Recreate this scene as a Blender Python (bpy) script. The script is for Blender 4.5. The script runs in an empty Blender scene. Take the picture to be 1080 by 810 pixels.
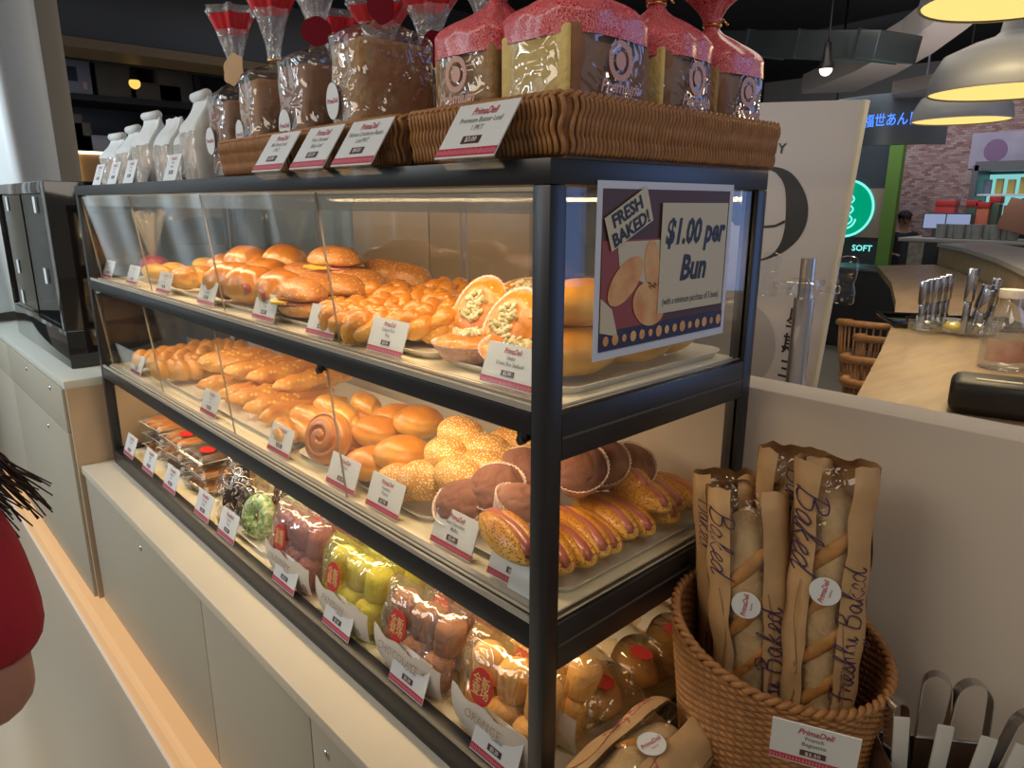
import bpy, bmesh, math, random
from mathutils import Vector, Matrix, Euler, noise
R = math.radians
sin, cos, PI = math.sin, math.cos, math.pi
random.seed(7)
SC = bpy.context.scene
COL = SC.collection

# ---------------------------------------------------------------- camera
CAM = Vector((0.5434, -0.5684, 0.8723))
YAW, PITCH, ROLL, FPX = 0.81485, 0.25221, 0.00254, 740.89
FWD = Vector((-sin(YAW) * cos(PITCH), cos(YAW) * cos(PITCH), -sin(PITCH)))
RT = FWD.cross(Vector((0, 0, 1))).normalized()
UP = RT.cross(FWD)
RT, UP = RT * cos(ROLL) + UP * sin(ROLL), UP * cos(ROLL) - RT * sin(ROLL)
cd = bpy.data.cameras.new('camera')
cam = bpy.data.objects.new('camera', cd)
COL.objects.link(cam)
cam.matrix_world = Matrix.Translation(CAM) @ Matrix((RT, UP, -FWD)).transposed().to_4x4()
cd.sensor_width = 36
cd.lens = 36 * FPX / 1080
cd.clip_start = 0.01
SC.camera = cam
def P(px, py, axis, v):
    """the point of the photograph at pixel (px, py) that lies on the plane axis = v"""
    d = FWD + RT * ((px - 540) / FPX) - UP * ((py - 405) / FPX)
    i = 'xyz'.index(axis)
    return CAM + d * ((v - CAM[i]) / d[i])

# ---------------------------------------------------------------- world, lights, exposure
SC.view_settings.view_transform = 'Standard'
SC.view_settings.look = 'None'
SC.view_settings.gamma = 1
SC.view_settings.use_curve_mapping = False
SC.view_settings.exposure = 0.0
SC.cycles.transparent_max_bounces = 32
SC.cycles.max_bounces = 8
w = bpy.data.worlds.new('hall'); SC.world = w; w.use_nodes = True
w.node_tree.nodes['Background'].inputs[0].default_value = (1.0, 0.93, 0.82, 1)
w.node_tree.nodes['Background'].inputs[1].default_value = 0.20

def area(name, loc, target, sx, sy, power, col):
    l = bpy.data.lights.new(name, 'AREA'); l.shape = 'RECTANGLE'; l.size = sx; l.size_y = sy
    l.energy = power; l.color = col
    o = bpy.data.objects.new(name, l); COL.objects.link(o); o.location = loc
    o.rotation_euler = (Vector(target) - Vector(loc)).to_track_quat('-Z', 'Y').to_euler()
    return o
WARM = (1.0, 0.74, 0.43)
area('mall_ceiling_light', (-1.4, -2.6, 2.6), (-1.0, 0.2, 0.2), 2.8, 1.4, 52, (1.0, 0.86, 0.67))
area('right_ceiling_light', (1.7, -0.4, 2.7), (0.5, 0.4, 0.3), 1.6, 1.2, 20, (1.0, 0.88, 0.75))
area('blue_screen_light', (2.3, 3.3, 1.25), (0.0, 0.2, 0.8), 1.7, 1.9, 20, (0.22, 0.42, 1.0))
area('soffit_fill', (-1.0, 4.4, 0.62), (-1.0, 4.4, 3.0), 2.2, 2.2, 20, (1.0, 0.90, 0.84))  # added upward fill for the soffit underside, like counter bounce; no fixture here
area('seating_ceiling_light', (-0.9, 3.0, 2.6), (-0.8, 3.0, 0), 2.4, 2.4, 34, (1.0, 0.86, 0.70))
area('far_shop_ceiling_light', (-2.6, 7.8, 2.5), (-2.4, 9.2, 0.4), 3.0, 1.5, 55, (0.9, 0.93, 1.0))
area('curtain_daylight', (-2.9, -2.2, 1.9), (-3.8, -0.4, 1.2), 0.9, 1.4, 62, (0.72, 0.87, 1.0))
# ---------------------------------------------------------------- helpers
class B:
    """collects geometry for one mesh object"""
    def __init__(s): s.m = bmesh.new()
    def _place(s, vs, mat):
        if mat is not None: bmesh.ops.transform(s.m, matrix=mat, verts=vs)
    def box(s, x0, x1, y0, y1, z0, z1, bev=0, mat=None, seg=2):
        r = bmesh.ops.create_cube(s.m, size=1)
        vs = r['verts']
        bmesh.ops.transform(s.m, matrix=Matrix.Translation(((x0+x1)/2, (y0+y1)/2, (z0+z1)/2)) @ Matrix.Diagonal((abs(x1-x0), abs(y1-y0), abs(z1-z0), 1)), verts=vs)
        if bev:
            es = list({e for v in vs for e in v.link_edges})
            rr = bmesh.ops.bevel(s.m, geom=es, offset=bev, segments=seg, affect='EDGES', profile=0.5)
            vs = list({v for f in rr['faces'] for v in f.verts} | {v for v in vs if v.is_valid})
        s._place(vs, mat); return s
    def cyl(s, p, q, r, seg=12, r2=None, cap=True):
        p, q = Vector(p), Vector(q); d = q - p
        res = bmesh.ops.create_cone(s.m, cap_ends=cap, cap_tris=False, segments=seg, radius1=r, radius2=r if r2 is None else r2, depth=d.length)
        s._place(res['verts'], Matrix.Translation((p+q)/2) @ d.to_track_quat('Z', 'Y').to_matrix().to_4x4()); return s
    def grid(s, fn, nu, nv, cu=False, cv=False):
        vs = [[s.m.verts.new(fn(i/(nu if cu else nu-1), j/(nv if cv else nv-1))) for j in range(nv)] for i in range(nu)]
        for i in range(nu if cu else nu-1):
            for j in range(nv if cv else nv-1):
                a, b = (i+1) % nu, (j+1) % nv
                try: s.m.faces.new((vs[i][j], vs[a][j], vs[a][b], vs[i][b]))
                except ValueError: pass
        return vs
    def tube(s, pts, r, seg=8, closed=False, caps=True):
        pts = [Vector(p) for p in pts]; n = len(pts)
        rr = r if callable(r) else (lambda t: r)
        rings = []; nrm = None
        for i, p in enumerate(pts):
            a = pts[(i-1) % n] if (closed or i > 0) else p
            b = pts[(i+1) % n] if (closed or i < n-1) else p
            t = (b - a).normalized() if (b-a).length > 1e-9 else Vector((0, 0, 1))
            if nrm is None:
                nrm = t.orthogonal().normalized()
            nrm = (nrm - t * nrm.dot(t))
            nrm = nrm.normalized() if nrm.length > 1e-6 else t.orthogonal().normalized()
            bn = t.cross(nrm); q = rr(i/max(1, n-1))
            rings.append([s.m.verts.new(p + (nrm*cos(k*2*PI/seg) + bn*sin(k*2*PI/seg))*q) for k in range(seg)])
        for i in range(n if closed else n-1):
            A, C = rings[i], rings[(i+1) % n]
            for k in range(seg):
                s.m.faces.new((A[k], A[(k+1) % seg], C[(k+1) % seg], C[k]))
        if caps and not closed:
            s.m.faces.new(rings[0][::-1]); s.m.faces.new(rings[-1])
        return s
    def lathe(s, prof, seg=24, cen=(0, 0, 0), flute=0, amp=0):
        cen = Vector(cen); rows = []
        for (r, z) in prof:
            rows.append([s.m.verts.new(cen + Vector((max(r, 1e-4)*(1+amp*cos(flute*k*2*PI/seg))*cos(k*2*PI/seg), max(r, 1e-4)*(1+amp*cos(flute*k*2*PI/seg))*sin(k*2*PI/seg), z))) for k in range(seg)])
        for i in range(len(rows)-1):
            for k in range(seg):
                s.m.faces.new((rows[i][k], rows[i][(k+1) % seg], rows[i+1][(k+1) % seg], rows[i+1][k]))
        return s
    def prism(s, poly, h, mat=None):
        """polygon in XY extruded from z=0 to z=h"""
        a = [s.m.verts.new((x, y, 0)) for x, y in poly]; b = [s.m.verts.new((x, y, h)) for x, y in poly]
        n = len(a)
        s.m.faces.new(a[::-1]); s.m.faces.new(b)
        for i in range(n): s.m.faces.new((a[i], a[(i+1) % n], b[(i+1) % n], b[i]))
        s._place(a+b, mat); return s
    def blob(s, c, r, sub=3, rot=None, flat=0.0, fn=None):
        """ellipsoid; flat>0 squashes the underside; fn(unit vector) scales the radius"""
        res = bmesh.ops.create_icosphere(s.m, subdivisions=sub, radius=1)
        M = Matrix.Translation(Vector(c)) @ (Euler(rot).to_matrix().to_4x4() if rot else Matrix())
        for v in res['verts']:
            d = v.co.normalized(); k = fn(d) if fn else 1.0
            p = Vector((d.x*r[0]*k, d.y*r[1]*k, d.z*r[2]*k))
            if p.z < 0: p.z *= (1-flat)
            v.co = M @ p
        return s
    def text(s, body, size, mat, shear=0.0, bold=0.0, ext=0.0, align='CENTER', squeeze=1.0, line=1.0):
        key = (body, round(shear, 2), round(bold, 4), align, line)
        if key not in TEXTS:
            c = bpy.data.curves.new('lettering', 'FONT'); c.body = body; c.resolution_u = 2; c.shear = shear
            c.offset = bold; c.align_x = align; c.align_y = 'CENTER'; c.space_line = line
            o = bpy.data.objects.new('lettering', c); COL.objects.link(o)
            me = bpy.data.meshes.new_from_object(o.evaluated_get(bpy.context.evaluated_depsgraph_get()))
            TEXTS[key] = ([v.co.copy() for v in me.vertices], [tuple(p.vertices) for p in me.polygons])
            bpy.data.objects.remove(o); bpy.data.meshes.remove(me); bpy.data.curves.remove(c)
        vs, fs = TEXTS[key]
        nv = [s.m.verts.new(mat @ Vector((v.x*size*squeeze, v.y*size, ext))) for v in vs]
        for f in fs:
            try: s.m.faces.new([nv[i] for i in f])
            except ValueError: pass
        return s
    def jitter(s, amp, freq, seed=0.0):
        for v in s.m.verts:
            v.co += noise.noise_vector(v.co*freq + Vector((seed, seed*1.7, -seed)))*amp
        return s
    def mesh(s, name, smooth=True):
        s.m.normal_update()
        me = bpy.data.meshes.new(name); s.m.to_mesh(me); s.m.free()
        if smooth and len(me.polygons): me.polygons.foreach_set('use_smooth', [True]*len(me.polygons))
        return me
TEXTS = {}

def obj(name, b, mat, parent=None, smooth=True, loc=None, rot=None, label=None, sharp=None):
    me = b.mesh(name, smooth) if isinstance(b, B) else b
    if mat is not None and not me.materials: me.materials.append(mat)
    if sharp and smooth:
        me.set_sharp_from_angle(angle=R(sharp))
    o = bpy.data.objects.new(name, me); COL.objects.link(o)
    if parent is not None: o.parent = parent
    if loc is not None: o.location = loc
    if rot is not None: o.rotation_euler = rot
    if label: o['label'] = label
    return o
def thing(name, label, cat, loc=(0, 0, 0), rot=(0, 0, 0), group=None):
    o = bpy.data.objects.new(name, None); COL.objects.link(o); o.empty_display_size = 0.02
    o.location = loc; o.rotation_euler = rot
    return tag(o, label, cat, group)
def tag(o, label, cat, group=None, kind=None):
    o['label'] = label; o['category'] = cat
    if group: o['group'] = group
    if kind: o['kind'] = kind
    return o
def struct(name, b, mat, smooth=False, parent=None, **k):
    o = obj(name, b, mat, parent, smooth=smooth, **k)
    if parent is None: o['kind'] = 'structure'
    return o
def dup(root, loc, rot, label=None, group=None, scale=None):
    r = root.copy(); COL.objects.link(r); r.location = loc; r.rotation_euler = rot
    if scale is not None: r.scale = (scale, scale, scale) if not hasattr(scale, '__len__') else scale
    if label: r['label'] = label
    if group: r['group'] = group
    for ch in list(root.children):
        c = ch.copy(); COL.objects.link(c); c.parent = r
        for g in list(ch.children):
            d = g.copy(); COL.objects.link(d); d.parent = c
    return r
T = Matrix.Translation
def RX(a): return Matrix.Rotation(a, 4, 'X')
def RY(a): return Matrix.Rotation(a, 4, 'Y')
def RZ(a): return Matrix.Rotation(a, 4, 'Z')
FRONT = RX(PI/2)            # text plane XY -> XZ, facing -y

# ---------------------------------------------------------------- materials
def nm(name):
    m = bpy.data.materials.new(name); m.use_nodes = True
    return m, m.node_tree, m.node_tree.nodes, m.node_tree.links
def mat(name, col, rough=0.5, metal=0.0, spec=0.5, var=0.0, vscale=8.0, bump=0.0, bscale=60.0, coat=0.0, emit=None, estr=0.0, sub=0.0, stretch=None, col2=None, rndhue=0.0):
    m, nt, N, L = nm(name)
    b = N['Principled BSDF']
    b.inputs['Base Color'].default_value = (*col, 1); b.inputs['Roughness'].default_value = rough
    b.inputs['Metallic'].default_value = metal; b.inputs['Specular IOR Level'].default_value = spec
    b.inputs['Coat Weight'].default_value = coat
    if sub:
        b.inputs['Subsurface Weight'].default_value = sub; b.inputs['Subsurface Radius'].default_value = (0.01, 0.006, 0.003)
    if emit:
        b.inputs['Emission Color'].default_value = (*emit, 1); b.inputs['Emission Strength'].default_value = estr
    tc = N.new('ShaderNodeTexCoord'); src = tc.outputs['Object']
    if stretch:
        mp = N.new('ShaderNodeMapping'); mp.inputs['Scale'].default_value = stretch
        L.new(src, mp.inputs[0]); src = mp.outputs[0]
    if var or col2:
        n = N.new('ShaderNodeTexNoise'); n.inputs['Scale'].default_value = vscale; n.inputs['Detail'].default_value = 5
        L.new(src, n.inputs['Vector'])
        cr = N.new('ShaderNodeValToRGB'); cr.color_ramp.elements[0].position = 0.32; cr.color_ramp.elements[1].position = 0.68
        c2 = col2 or tuple(max(0, c*(1-var)) for c in col); c1 = col if col2 else tuple(min(1, c*(1+var*0.6)) for c in col)
        cr.color_ramp.elements[0].color = (*c2, 1); cr.color_ramp.elements[1].color = (*c1, 1)
        L.new(n.outputs['Fac'], cr.inputs[0]); L.new(cr.outputs[0], b.inputs['Base Color'])
    if bump:
        n2 = N.new('ShaderNodeTexNoise'); n2.inputs['Scale'].default_value = bscale; n2.inputs['Detail'].default_value = 3
        L.new(src, n2.inputs['Vector'])
        bp = N.new('ShaderNodeBump'); bp.inputs['Strength'].default_value = bump; bp.inputs['Distance'].default_value = 0.004
        L.new(n2.outputs['Fac'], bp.inputs['Height']); L.new(bp.outputs[0], b.inputs['Normal'])
    return m
def bread(name, top, base, rough=0.38, spots=None, sscale=140, amount=0.35, ridge=0.0, coat=0.25, bump=0.25, mott=None, z0=-0.2, z1=0.55):
    """baked crust: pale underside to browned top along the loaf's own height, mottled, optional seeds"""
    m, nt, N, L = nm(name); b = N['Principled BSDF']
    b.inputs['Roughness'].default_value = rough; b.inputs['Coat Weight'].default_value = coat; b.inputs['Coat Roughness'].default_value = 0.25
    tc = N.new('ShaderNodeTexCoord'); oi = N.new('ShaderNodeObjectInfo')
    sx = N.new('ShaderNodeSeparateXYZ'); L.new(tc.outputs['Generated'], sx.inputs[0])
    n = N.new('ShaderNodeTexNoise'); n.noise_dimensions = '4D'; n.inputs['Scale'].default_value = 26; n.inputs['Detail'].default_value = 4
    mul = N.new('ShaderNodeMath'); mul.operation = 'MULTIPLY'; mul.inputs[1].default_value = 50
    L.new(oi.outputs['Random'], mul.inputs[0]); L.new(mul.outputs[0], n.inputs['W']); L.new(tc.outputs['Object'], n.inputs['Vector'])
    zz = N.new('ShaderNodeMath'); zz.operation = 'MULTIPLY_ADD'; zz.inputs[1].default_value = 0.85; zz.inputs[2].default_value = -0.42
    L.new(sx.outputs['Z'], zz.inputs[0])
    add = N.new('ShaderNodeMath'); add.operation = 'MULTIPLY_ADD'; add.inputs[1].default_value = 0.85
    L.new(n.outputs['Fac'], add.inputs[0]); L.new(zz.outputs[0], add.inputs[2])
    cr = N.new('ShaderNodeValToRGB'); e = cr.color_ramp.elements
    e[0].position = 0.02; e[0].color = (*base, 1); e[1].position = 0.98; e[1].color = (*[c*k_ for c, k_ in zip(top, (0.78, 0.62, 0.5))], 1)
    k = cr.color_ramp.elements.new(0.62); k.color = (*top, 1)
    L.new(add.outputs[0], cr.inputs[0]); out = cr.outputs[0]
    bp = N.new('ShaderNodeBump'); bp.inputs['Strength'].default_value = bump; bp.inputs['Distance'].default_value = 0.003
    n2 = N.new('ShaderNodeTexNoise'); n2.inputs['Scale'].default_value = 90; n2.inputs['Detail'].default_value = 3
    L.new(tc.outputs['Object'], n2.inputs['Vector']); L.new(n2.outputs['Fac'], bp.inputs['Height'])
    if spots:
        v = N.new('ShaderNodeTexVoronoi'); v.inputs['Scale'].default_value = sscale; L.new(tc.outputs['Object'], v.inputs['Vector'])
        lt = N.new('ShaderNodeMapRange'); lt.inputs['From Min'].default_value = amount; lt.inputs['From Max'].default_value = amount*0.75
        L.new(v.outputs['Distance'], lt.inputs['Value'])
        mx = N.new('ShaderNodeMixRGB'); mx.inputs[2].default_value = (*spots, 1)
        L.new(lt.outputs[0], mx.inputs[0]); L.new(out, mx.inputs[1]); out = mx.outputs[0]
        bp2 = N.new('ShaderNodeBump'); bp2.inputs['Strength'].default_value = 0.6; bp2.inputs['Distance'].default_value = 0.002
        L.new(lt.outputs[0], bp2.inputs['Height']); L.new(bp.outputs[0], bp2.inputs['Normal']); bp = bp2
    L.new(out, b.inputs['Base Color']); L.new(bp.outputs[0], b.inputs['Normal'])
    return m
def film(name, tint=(1, 1, 1), rough=0.06, gloss=1.0, wr=0.0, wscale=22.0, haze=0.0, hcol=(0.9, 0.9, 0.9), f0=0.04):
    """thin clear film or acrylic: see-through, mirror glints by Fresnel, optional milky haze and wrinkles"""
    m, nt, N, L = nm(name); N.remove(N['Principled BSDF'])
    out = N['Material Output']; tr = N.new('ShaderNodeBsdfTransparent'); tr.inputs[0].default_value = (*tint, 1)
    gl = N.new('ShaderNodeBsdfGlossy'); gl.inputs['Roughness'].default_value = rough
    gl.inputs['Color'].default_value = (gloss, gloss, gloss, 1)
    fr = N.new('ShaderNodeLayerWeight'); fr.inputs['Blend'].default_value = 0.5
    pw = N.new('ShaderNodeMath'); pw.operation = 'POWER'; pw.inputs[1].default_value = 5.0; L.new(fr.outputs['Facing'], pw.inputs[0])
    sc = N.new('ShaderNodeMath'); sc.operation = 'MULTIPLY_ADD'; sc.inputs[1].default_value = 1-f0; sc.inputs[2].default_value = f0; L.new(pw.outputs[0], sc.inputs[0])
    mx = N.new('ShaderNodeMixShader'); L.new(sc.outputs[0], mx.inputs[0]); base = tr.outputs[0]
    if haze:
        df = N.new('ShaderNodeBsdfDiffuse'); df.inputs[0].default_value = (*hcol, 1)
        hz = N.new('ShaderNodeMixShader'); hz.inputs[0].default_value = haze
        L.new(tr.outputs[0], hz.inputs[1]); L.new(df.outputs[0], hz.inputs[2]); base = hz.outputs[0]
    L.new(base, mx.inputs[1]); L.new(gl.outputs[0], mx.inputs[2]); L.new(mx.outputs[0], out.inputs[0])
    if wr:
        tc = N.new('ShaderNodeTexCoord'); n = N.new('ShaderNodeTexNoise'); n.inputs['Scale'].default_value = wscale; n.inputs['Detail'].default_value = 2
        n.inputs['Distortion'].default_value = 1.5
        bp = N.new('ShaderNodeBump'); bp.inputs['Strength'].default_value = wr; bp.inputs['Distance'].default_value = 0.02
        L.new(tc.outputs['Object'], n.inputs['Vector']); L.new(n.outputs['Fac'], bp.inputs['Height'])
        L.new(bp.outputs[0], gl.inputs['Normal']); L.new(bp.outputs[0], fr.inputs['Normal'])
    return m
def lamp_mat(name, col, s):
    m, nt, N, L = nm(name); N.remove(N['Principled BSDF']); e = N.new('ShaderNodeEmission')
    e.inputs[0].default_value = (*col, 1); e.inputs[1].default_value = s; L.new(e.outputs[0], N['Material Output'].inputs[0]); return m

M = {}
M['black_metal'] = mat('black_metal', (0.013, 0.014, 0.017), 0.36, 0.0, 0.5)
M['ledge'] = mat('cream_laminate', (0.62, 0.56, 0.45), 0.55, var=0.05, vscale=3)
M['cabinet'] = mat('greige_laminate', (0.42, 0.385, 0.305), 0.5)
M['dark_gap'] = mat('dark_gap', (0.09, 0.08, 0.065), 0.8)
M['wall_paint'] = mat('wall_paint', (0.58, 0.515, 0.45), 0.8, bump=0.12, bscale=9)
M['wood_panel'] = mat('wood_panel', (0.50, 0.38, 0.27), 0.5, var=0.10, vscale=4, stretch=(1, 1, 0.2))
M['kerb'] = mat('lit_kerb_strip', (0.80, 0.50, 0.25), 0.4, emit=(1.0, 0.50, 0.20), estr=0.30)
M['kerb_side'] = mat('kerb_side', (0.80, 0.50, 0.32), 0.35)
M['floor'] = mat('floor_tile', (0.43, 0.395, 0.33), 0.12, var=0.04, vscale=1.2, bump=0.03, bscale=3)
M['shelf'] = mat('shelf_board', (0.74, 0.67, 0.50), 0.4)
M['acrylic'] = film('acrylic_pane', (0.97, 0.975, 0.97), 0.03, 0.85)
M['acrylic_edge'] = mat('acrylic_edge', (0.38, 0.35, 0.30), 0.2)
M['clear'] = film('clear_acrylic', (0.96, 0.97, 0.98), 0.04, 1.0)
M['white_card'] = mat('white_card', (0.70, 0.73, 0.75), 0.4)
M['white_plastic'] = mat('white_plastic', (0.82, 0.80, 0.76), 0.3)
M['paper_liner'] = mat('paper_liner', (0.85, 0.76, 0.66), 0.6)
M['red_print'] = mat('red_print', (0.45, 0.03, 0.07), 0.4)
M['brand_red'] = mat('brand_red', (0.42, 0.02, 0.06), 0.5)
M['grey_print'] = mat('grey_print', (0.16, 0.17, 0.19), 0.5)
M['pill'] = mat('plum_pill', (0.07, 0.025, 0.035), 0.4)
M['white_print'] = mat('white_print', (0.8, 0.78, 0.76), 0.5)
M['black_print'] = mat('black_print', (0.012, 0.010, 0.011), 0.5)
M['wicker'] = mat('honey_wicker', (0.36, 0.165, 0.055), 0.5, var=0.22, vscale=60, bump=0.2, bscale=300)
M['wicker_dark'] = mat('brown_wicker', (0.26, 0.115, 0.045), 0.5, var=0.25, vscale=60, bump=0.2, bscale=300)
M['steel'] = mat('brushed_steel', (0.55, 0.55, 0.56), 0.25, 1.0)
M['kraft'] = mat('kraft_paper', (0.50, 0.31, 0.15), 0.6, var=0.10, vscale=25, bump=0.35, bscale=28)
# ---------------------------------------------------------------- the setting
FZ = -0.58
struct('floor', B().box(-9, 4, -5, 12, FZ-0.05, FZ), M['floor'])
M['ceil'] = mat('black_ceiling', (0.012, 0.013, 0.015), 0.9)
struct('ceiling', B().box(-9, 4, -5, 12, 2.95, 3.0), M['ceil'])
M['far_wall'] = mat('far_wall_paint', (0.20, 0.19, 0.18), 0.8)
M['dark_wall'] = mat('dark_wall_paint', (0.03, 0.032, 0.038), 0.8)
struct('wall_left', B().box(-6.25, -6.15, -1.2, 12, FZ, 2.95), M['dark_wall'])
struct('wall_far', B().box(-6.2, 4, 11.9, 12, FZ, 2.95), M['far_wall'])
# the half wall behind the display case
b = B().box(-2.2, 2.2, 0.492, 0.57, FZ, 0.578, bev=0.003)
struct('wall_partition', b, M['wall_paint'], smooth=True, sharp=40)
# kerb in front of the cabinets: a top strip, a rounded nose and a thin bright joint on the floor
k = B(); prof = [(-0.08, FZ), (-0.08, -0.505), (-0.135, -0.505), (-0.146, -0.509), (-0.153, -0.52), (-0.158, FZ)]
a0 = [k.m.verts.new((-4.6, y, z)) for y, z in prof]; a1 = [k.m.verts.new((1.6, y, z)) for y, z in prof]
for i in range(len(prof)-1): k.m.faces.new((a0[i], a1[i], a1[i+1], a0[i+1]))
k.m.faces.new(a0); k.m.faces.new(a1[::-1])
kb = struct('baseboard_front', k, M['kerb'])
struct('trim_1', B().box(-4.6, 1.6, -0.164, -0.157, FZ, FZ+0.006), M['white_plastic'])

# ---------------------------------------------------------------- worktop and cabinets under the case
ws = obj('worktop', B().box(-2.10, 1.7, -0.095, 0.492, -0.028, 0.0, bev=0.003), M['ledge'], sharp=40)
tag(ws, 'long cream worktop carrying the black framed bread display case', 'worktop')
def keyhole(parent, x, y, z):
    r = obj('keyhole', B().cyl((x, y+0.004, z), (x, y-0.003, z), 0.009, 16).box(x-0.001, x+0.001, y-0.0035, y-0.002, z-0.005, z+0.005), M['steel'], parent)
    return r
for (x0, x1, kx, lab) in ((-2.09, -1.035, -1.50, 'long greige base cabinet with a keyhole next to the drawer counter'),
                          (-1.035, -0.50, None, 'greige base cabinet without a keyhole between the two keyhole cabinets'),
                          (-0.50, 1.69, -0.445, 'greige base cabinet with a keyhole at the near end of the worktop')):
    c = thing('base_cabinet', lab, 'cabinet', (x0, -0.075, FZ), group=None)
    W = x1-x0
    obj('body', B().box(0.001, W-0.001, 0.004, 0.55, 0.0, 0.551), M['dark_gap'], c, smooth=False)
    d = obj('door', B().box(0.002, W-0.002, -0.014, 0.004, 0.07, 0.545, bev=0.001), M['cabinet'], c, sharp=40)
    if kx is not None: keyhole(d, kx-x0, -0.014, 0.50)
# the taller drawer counter on the left
t = thing('drawer_counter', 'tall white topped drawer counter carrying the glossy black pastry case', 'counter', (-2.105, -0.1, FZ))
HC = 0.878
obj('body', B().box(-2.6, -0.02, 0.004, 0.58, 0.0, HC-0.03), M['dark_gap'], t, smooth=False)
obj('side_panel', B().box(-0.02, 0, -0.002, 0.585, 0.0, HC-0.028), M['wood_panel'], t, smooth=False, label='veined beige side panel')
M['blue_top'] = mat('pale_laminate_top', (0.60, 0.62, 0.56), 0.4)
obj('top', B().box(-2.6, 0.002, -0.006, 0.585, HC-0.028, HC, bev=0.002), M['blue_top'], t, sharp=40)
zg = 0.69
x = -0.022; 
for i, wd in enumerate((1.02, 0.9, 0.65)):
    dr = obj('drawer', B().box(x-wd+0.002, x-0.001, -0.012, 0.004, zg+0.006, HC-0.031, bev=0.001), M['cabinet'], t, sharp=40)
    do = obj('door', B().box(x-wd+0.002, x-0.001, -0.012, 0.004, 0.07, zg, bev=0.001), M['cabinet'], t, sharp=40)
    if i == 0:
        for px, py in ((53, 409), (28, 389)):
            q = P(px, py, 'y', -0.112); keyhole(dr, q.x+2.105, -0.012, q.z-FZ)
        for px, py in ((51.5, 449),):
            q = P(px, py, 'y', -0.112); keyhole(do, q.x+2.105, -0.012, q.z-FZ)
    x -= wd
# ---------------------------------------------------------------- the black framed display case
CL, CW, CH = 2.065, 0.480, 0.920
Z1, Z2, Z0 = 0.632, 0.345, 0.052        # shelf tops, bottom deck
PW = 0.027
case = thing('display_case', 'long three tier black framed bread display case on the worktop', 'display case')
BM = M['black_metal']
for (x, y) in ((-PW, 0), (-PW, CW-PW), (-CL, 0), (-CL, CW-PW)):
    obj('post', B().box(x, x+PW, y, y+PW, 0, CH-0.0285, bev=0.0015), BM, case, sharp=40)
obj('top_panel', B().box(-CL, 0, 0, CW, CH-0.028, CH, bev=0.002), BM, case, sharp=40)
def rail(x0, x1, y0, y1, z0, z1): obj('rail', B().box(x0, x1, y0, y1, z0, z1, bev=0.0015), BM, case, sharp=40)
for zt, zf, zs in ((Z1, 0.600, 0.568), (Z2, 0.306, 0.274)):
    rail(-CL+PW, -PW, 0, 0.022, zf, zt-0.003)
    rail(-CL+PW, -PW, CW-0.022, CW, zf, zt-0.003)
    rail(-0.022, 0, PW, CW-PW, zs, zt-0.003)
    rail(-CL, -CL+0.022, PW, CW-PW, zs, zt-0.003)
    # thin groove strip that splits the side rail in two
    obj('groove', B().box(-0.003, 0.0012, PW, CW-PW, zt-0.036, zt-0.033), M['steel'] if False else M['dark_gap'], case, smooth=False)
    obj('shelf', B().box(-CL+0.02, -0.02, 0.02, CW-0.02, zt-0.022, zt, bev=0.001), M['shelf'], case, sharp=40)
rail(-CL+PW, -PW, 0, 0.03, 0.0, Z0)
rail(-CL+PW, -PW, CW-0.03, CW, 0.0, Z0)
rail(-CL, -CL+0.03, PW, CW-PW, 0.0, Z0)
rail(-0.03, 0, PW, CW-PW, 0.0, Z0-0.02)
obj('bottom_deck', B().box(-CL+0.03, -0.03, 0.03, CW-0.03, 0.0, Z0-0.012), M['shelf'], case, smooth=False)
# acrylic: front flaps (leaning in towards their foot), end panes, back panes
def pane(name, pts, th, nrm, edge=True):
    """quad pane from four corners with real thickness"""
    b = B(); n = Vector(nrm)*th
    a = [b.m.verts.new(p) for p in pts]; c = [b.m.verts.new(Vector(p)+n) for p in pts]
    b.m.faces.new(a); b.m.faces.new(c[::-1])
    o = obj(name, b, M['acrylic'], case, smooth=False)
    e = B()
    for i in range(4):
        p, q = Vector(pts[i]), Vector(pts[(i+1) % 4])
        vs = [e.m.verts.new(v) for v in (p, q, q+n, p+n)]; e.m.faces.new(vs)
    obj('pane_edge', e, M['acrylic_edge'], o, smooth=False)
    return o
sx_ = [P(q, 206, 'y', 0.006).x for q in (135, 210, 332)]
ups = [(-CL+0.03, sx_[0]-0.001), (sx_[0]+0.001, sx_[1]-0.001), (sx_[1]+0.001, sx_[2]-0.001), (sx_[2]+0.001, -PW-0.003)]
for zt, zb, yb in ((CH-0.032, Z1+0.004, 0.034), (0.597, Z2+0.004, 0.030)):
    for k, (a, c) in enumerate(ups):
        o = pane('flap_door', [(a, 0.006, zt), (c, 0.006, zt), (c, yb, zb), (a, yb, zb)], 0.003, (0, 1, 0))
        if zt > 0.7 or k < 2: continue
        hb = B()
        hb.cyl((c-0.012, 0.004, zt-0.006), (c-0.012, -0.004, zt-0.006), 0.006, 12)
        hb.box(c-0.02, c-0.004, 0.0, 0.012, zt-0.006, zt+0.003)
        obj('hinge', hb, BM, o, sharp=40)
for zt, zb in ((CH-0.03, Z1), (0.566, Z2)):
    pane('end_pane', [(-0.010, PW, zb), (-0.010, CW-PW, zb), (-0.010, CW-PW, zt), (-0.010, PW, zt)], 0.004, (1, 0, 0))
    pane('end_pane', [(-CL+0.008, PW, zb), (-CL+0.008, CW-PW, zb), (-CL+0.008, CW-PW, zt), (-CL+0.008, PW, zt)], 0.004, (1, 0, 0))
for (a, c) in ((-CL+0.03, -1.37), (-1.39, -0.70), (-0.72, -PW)):
    pane('back_pane', [(a, CW-0.02, Z1), (c, CW-0.02, Z1), (c, CW-0.02, CH-0.03), (a, CW-0.02, CH-0.03)], 0.004, (0, 1, 0))
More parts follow.
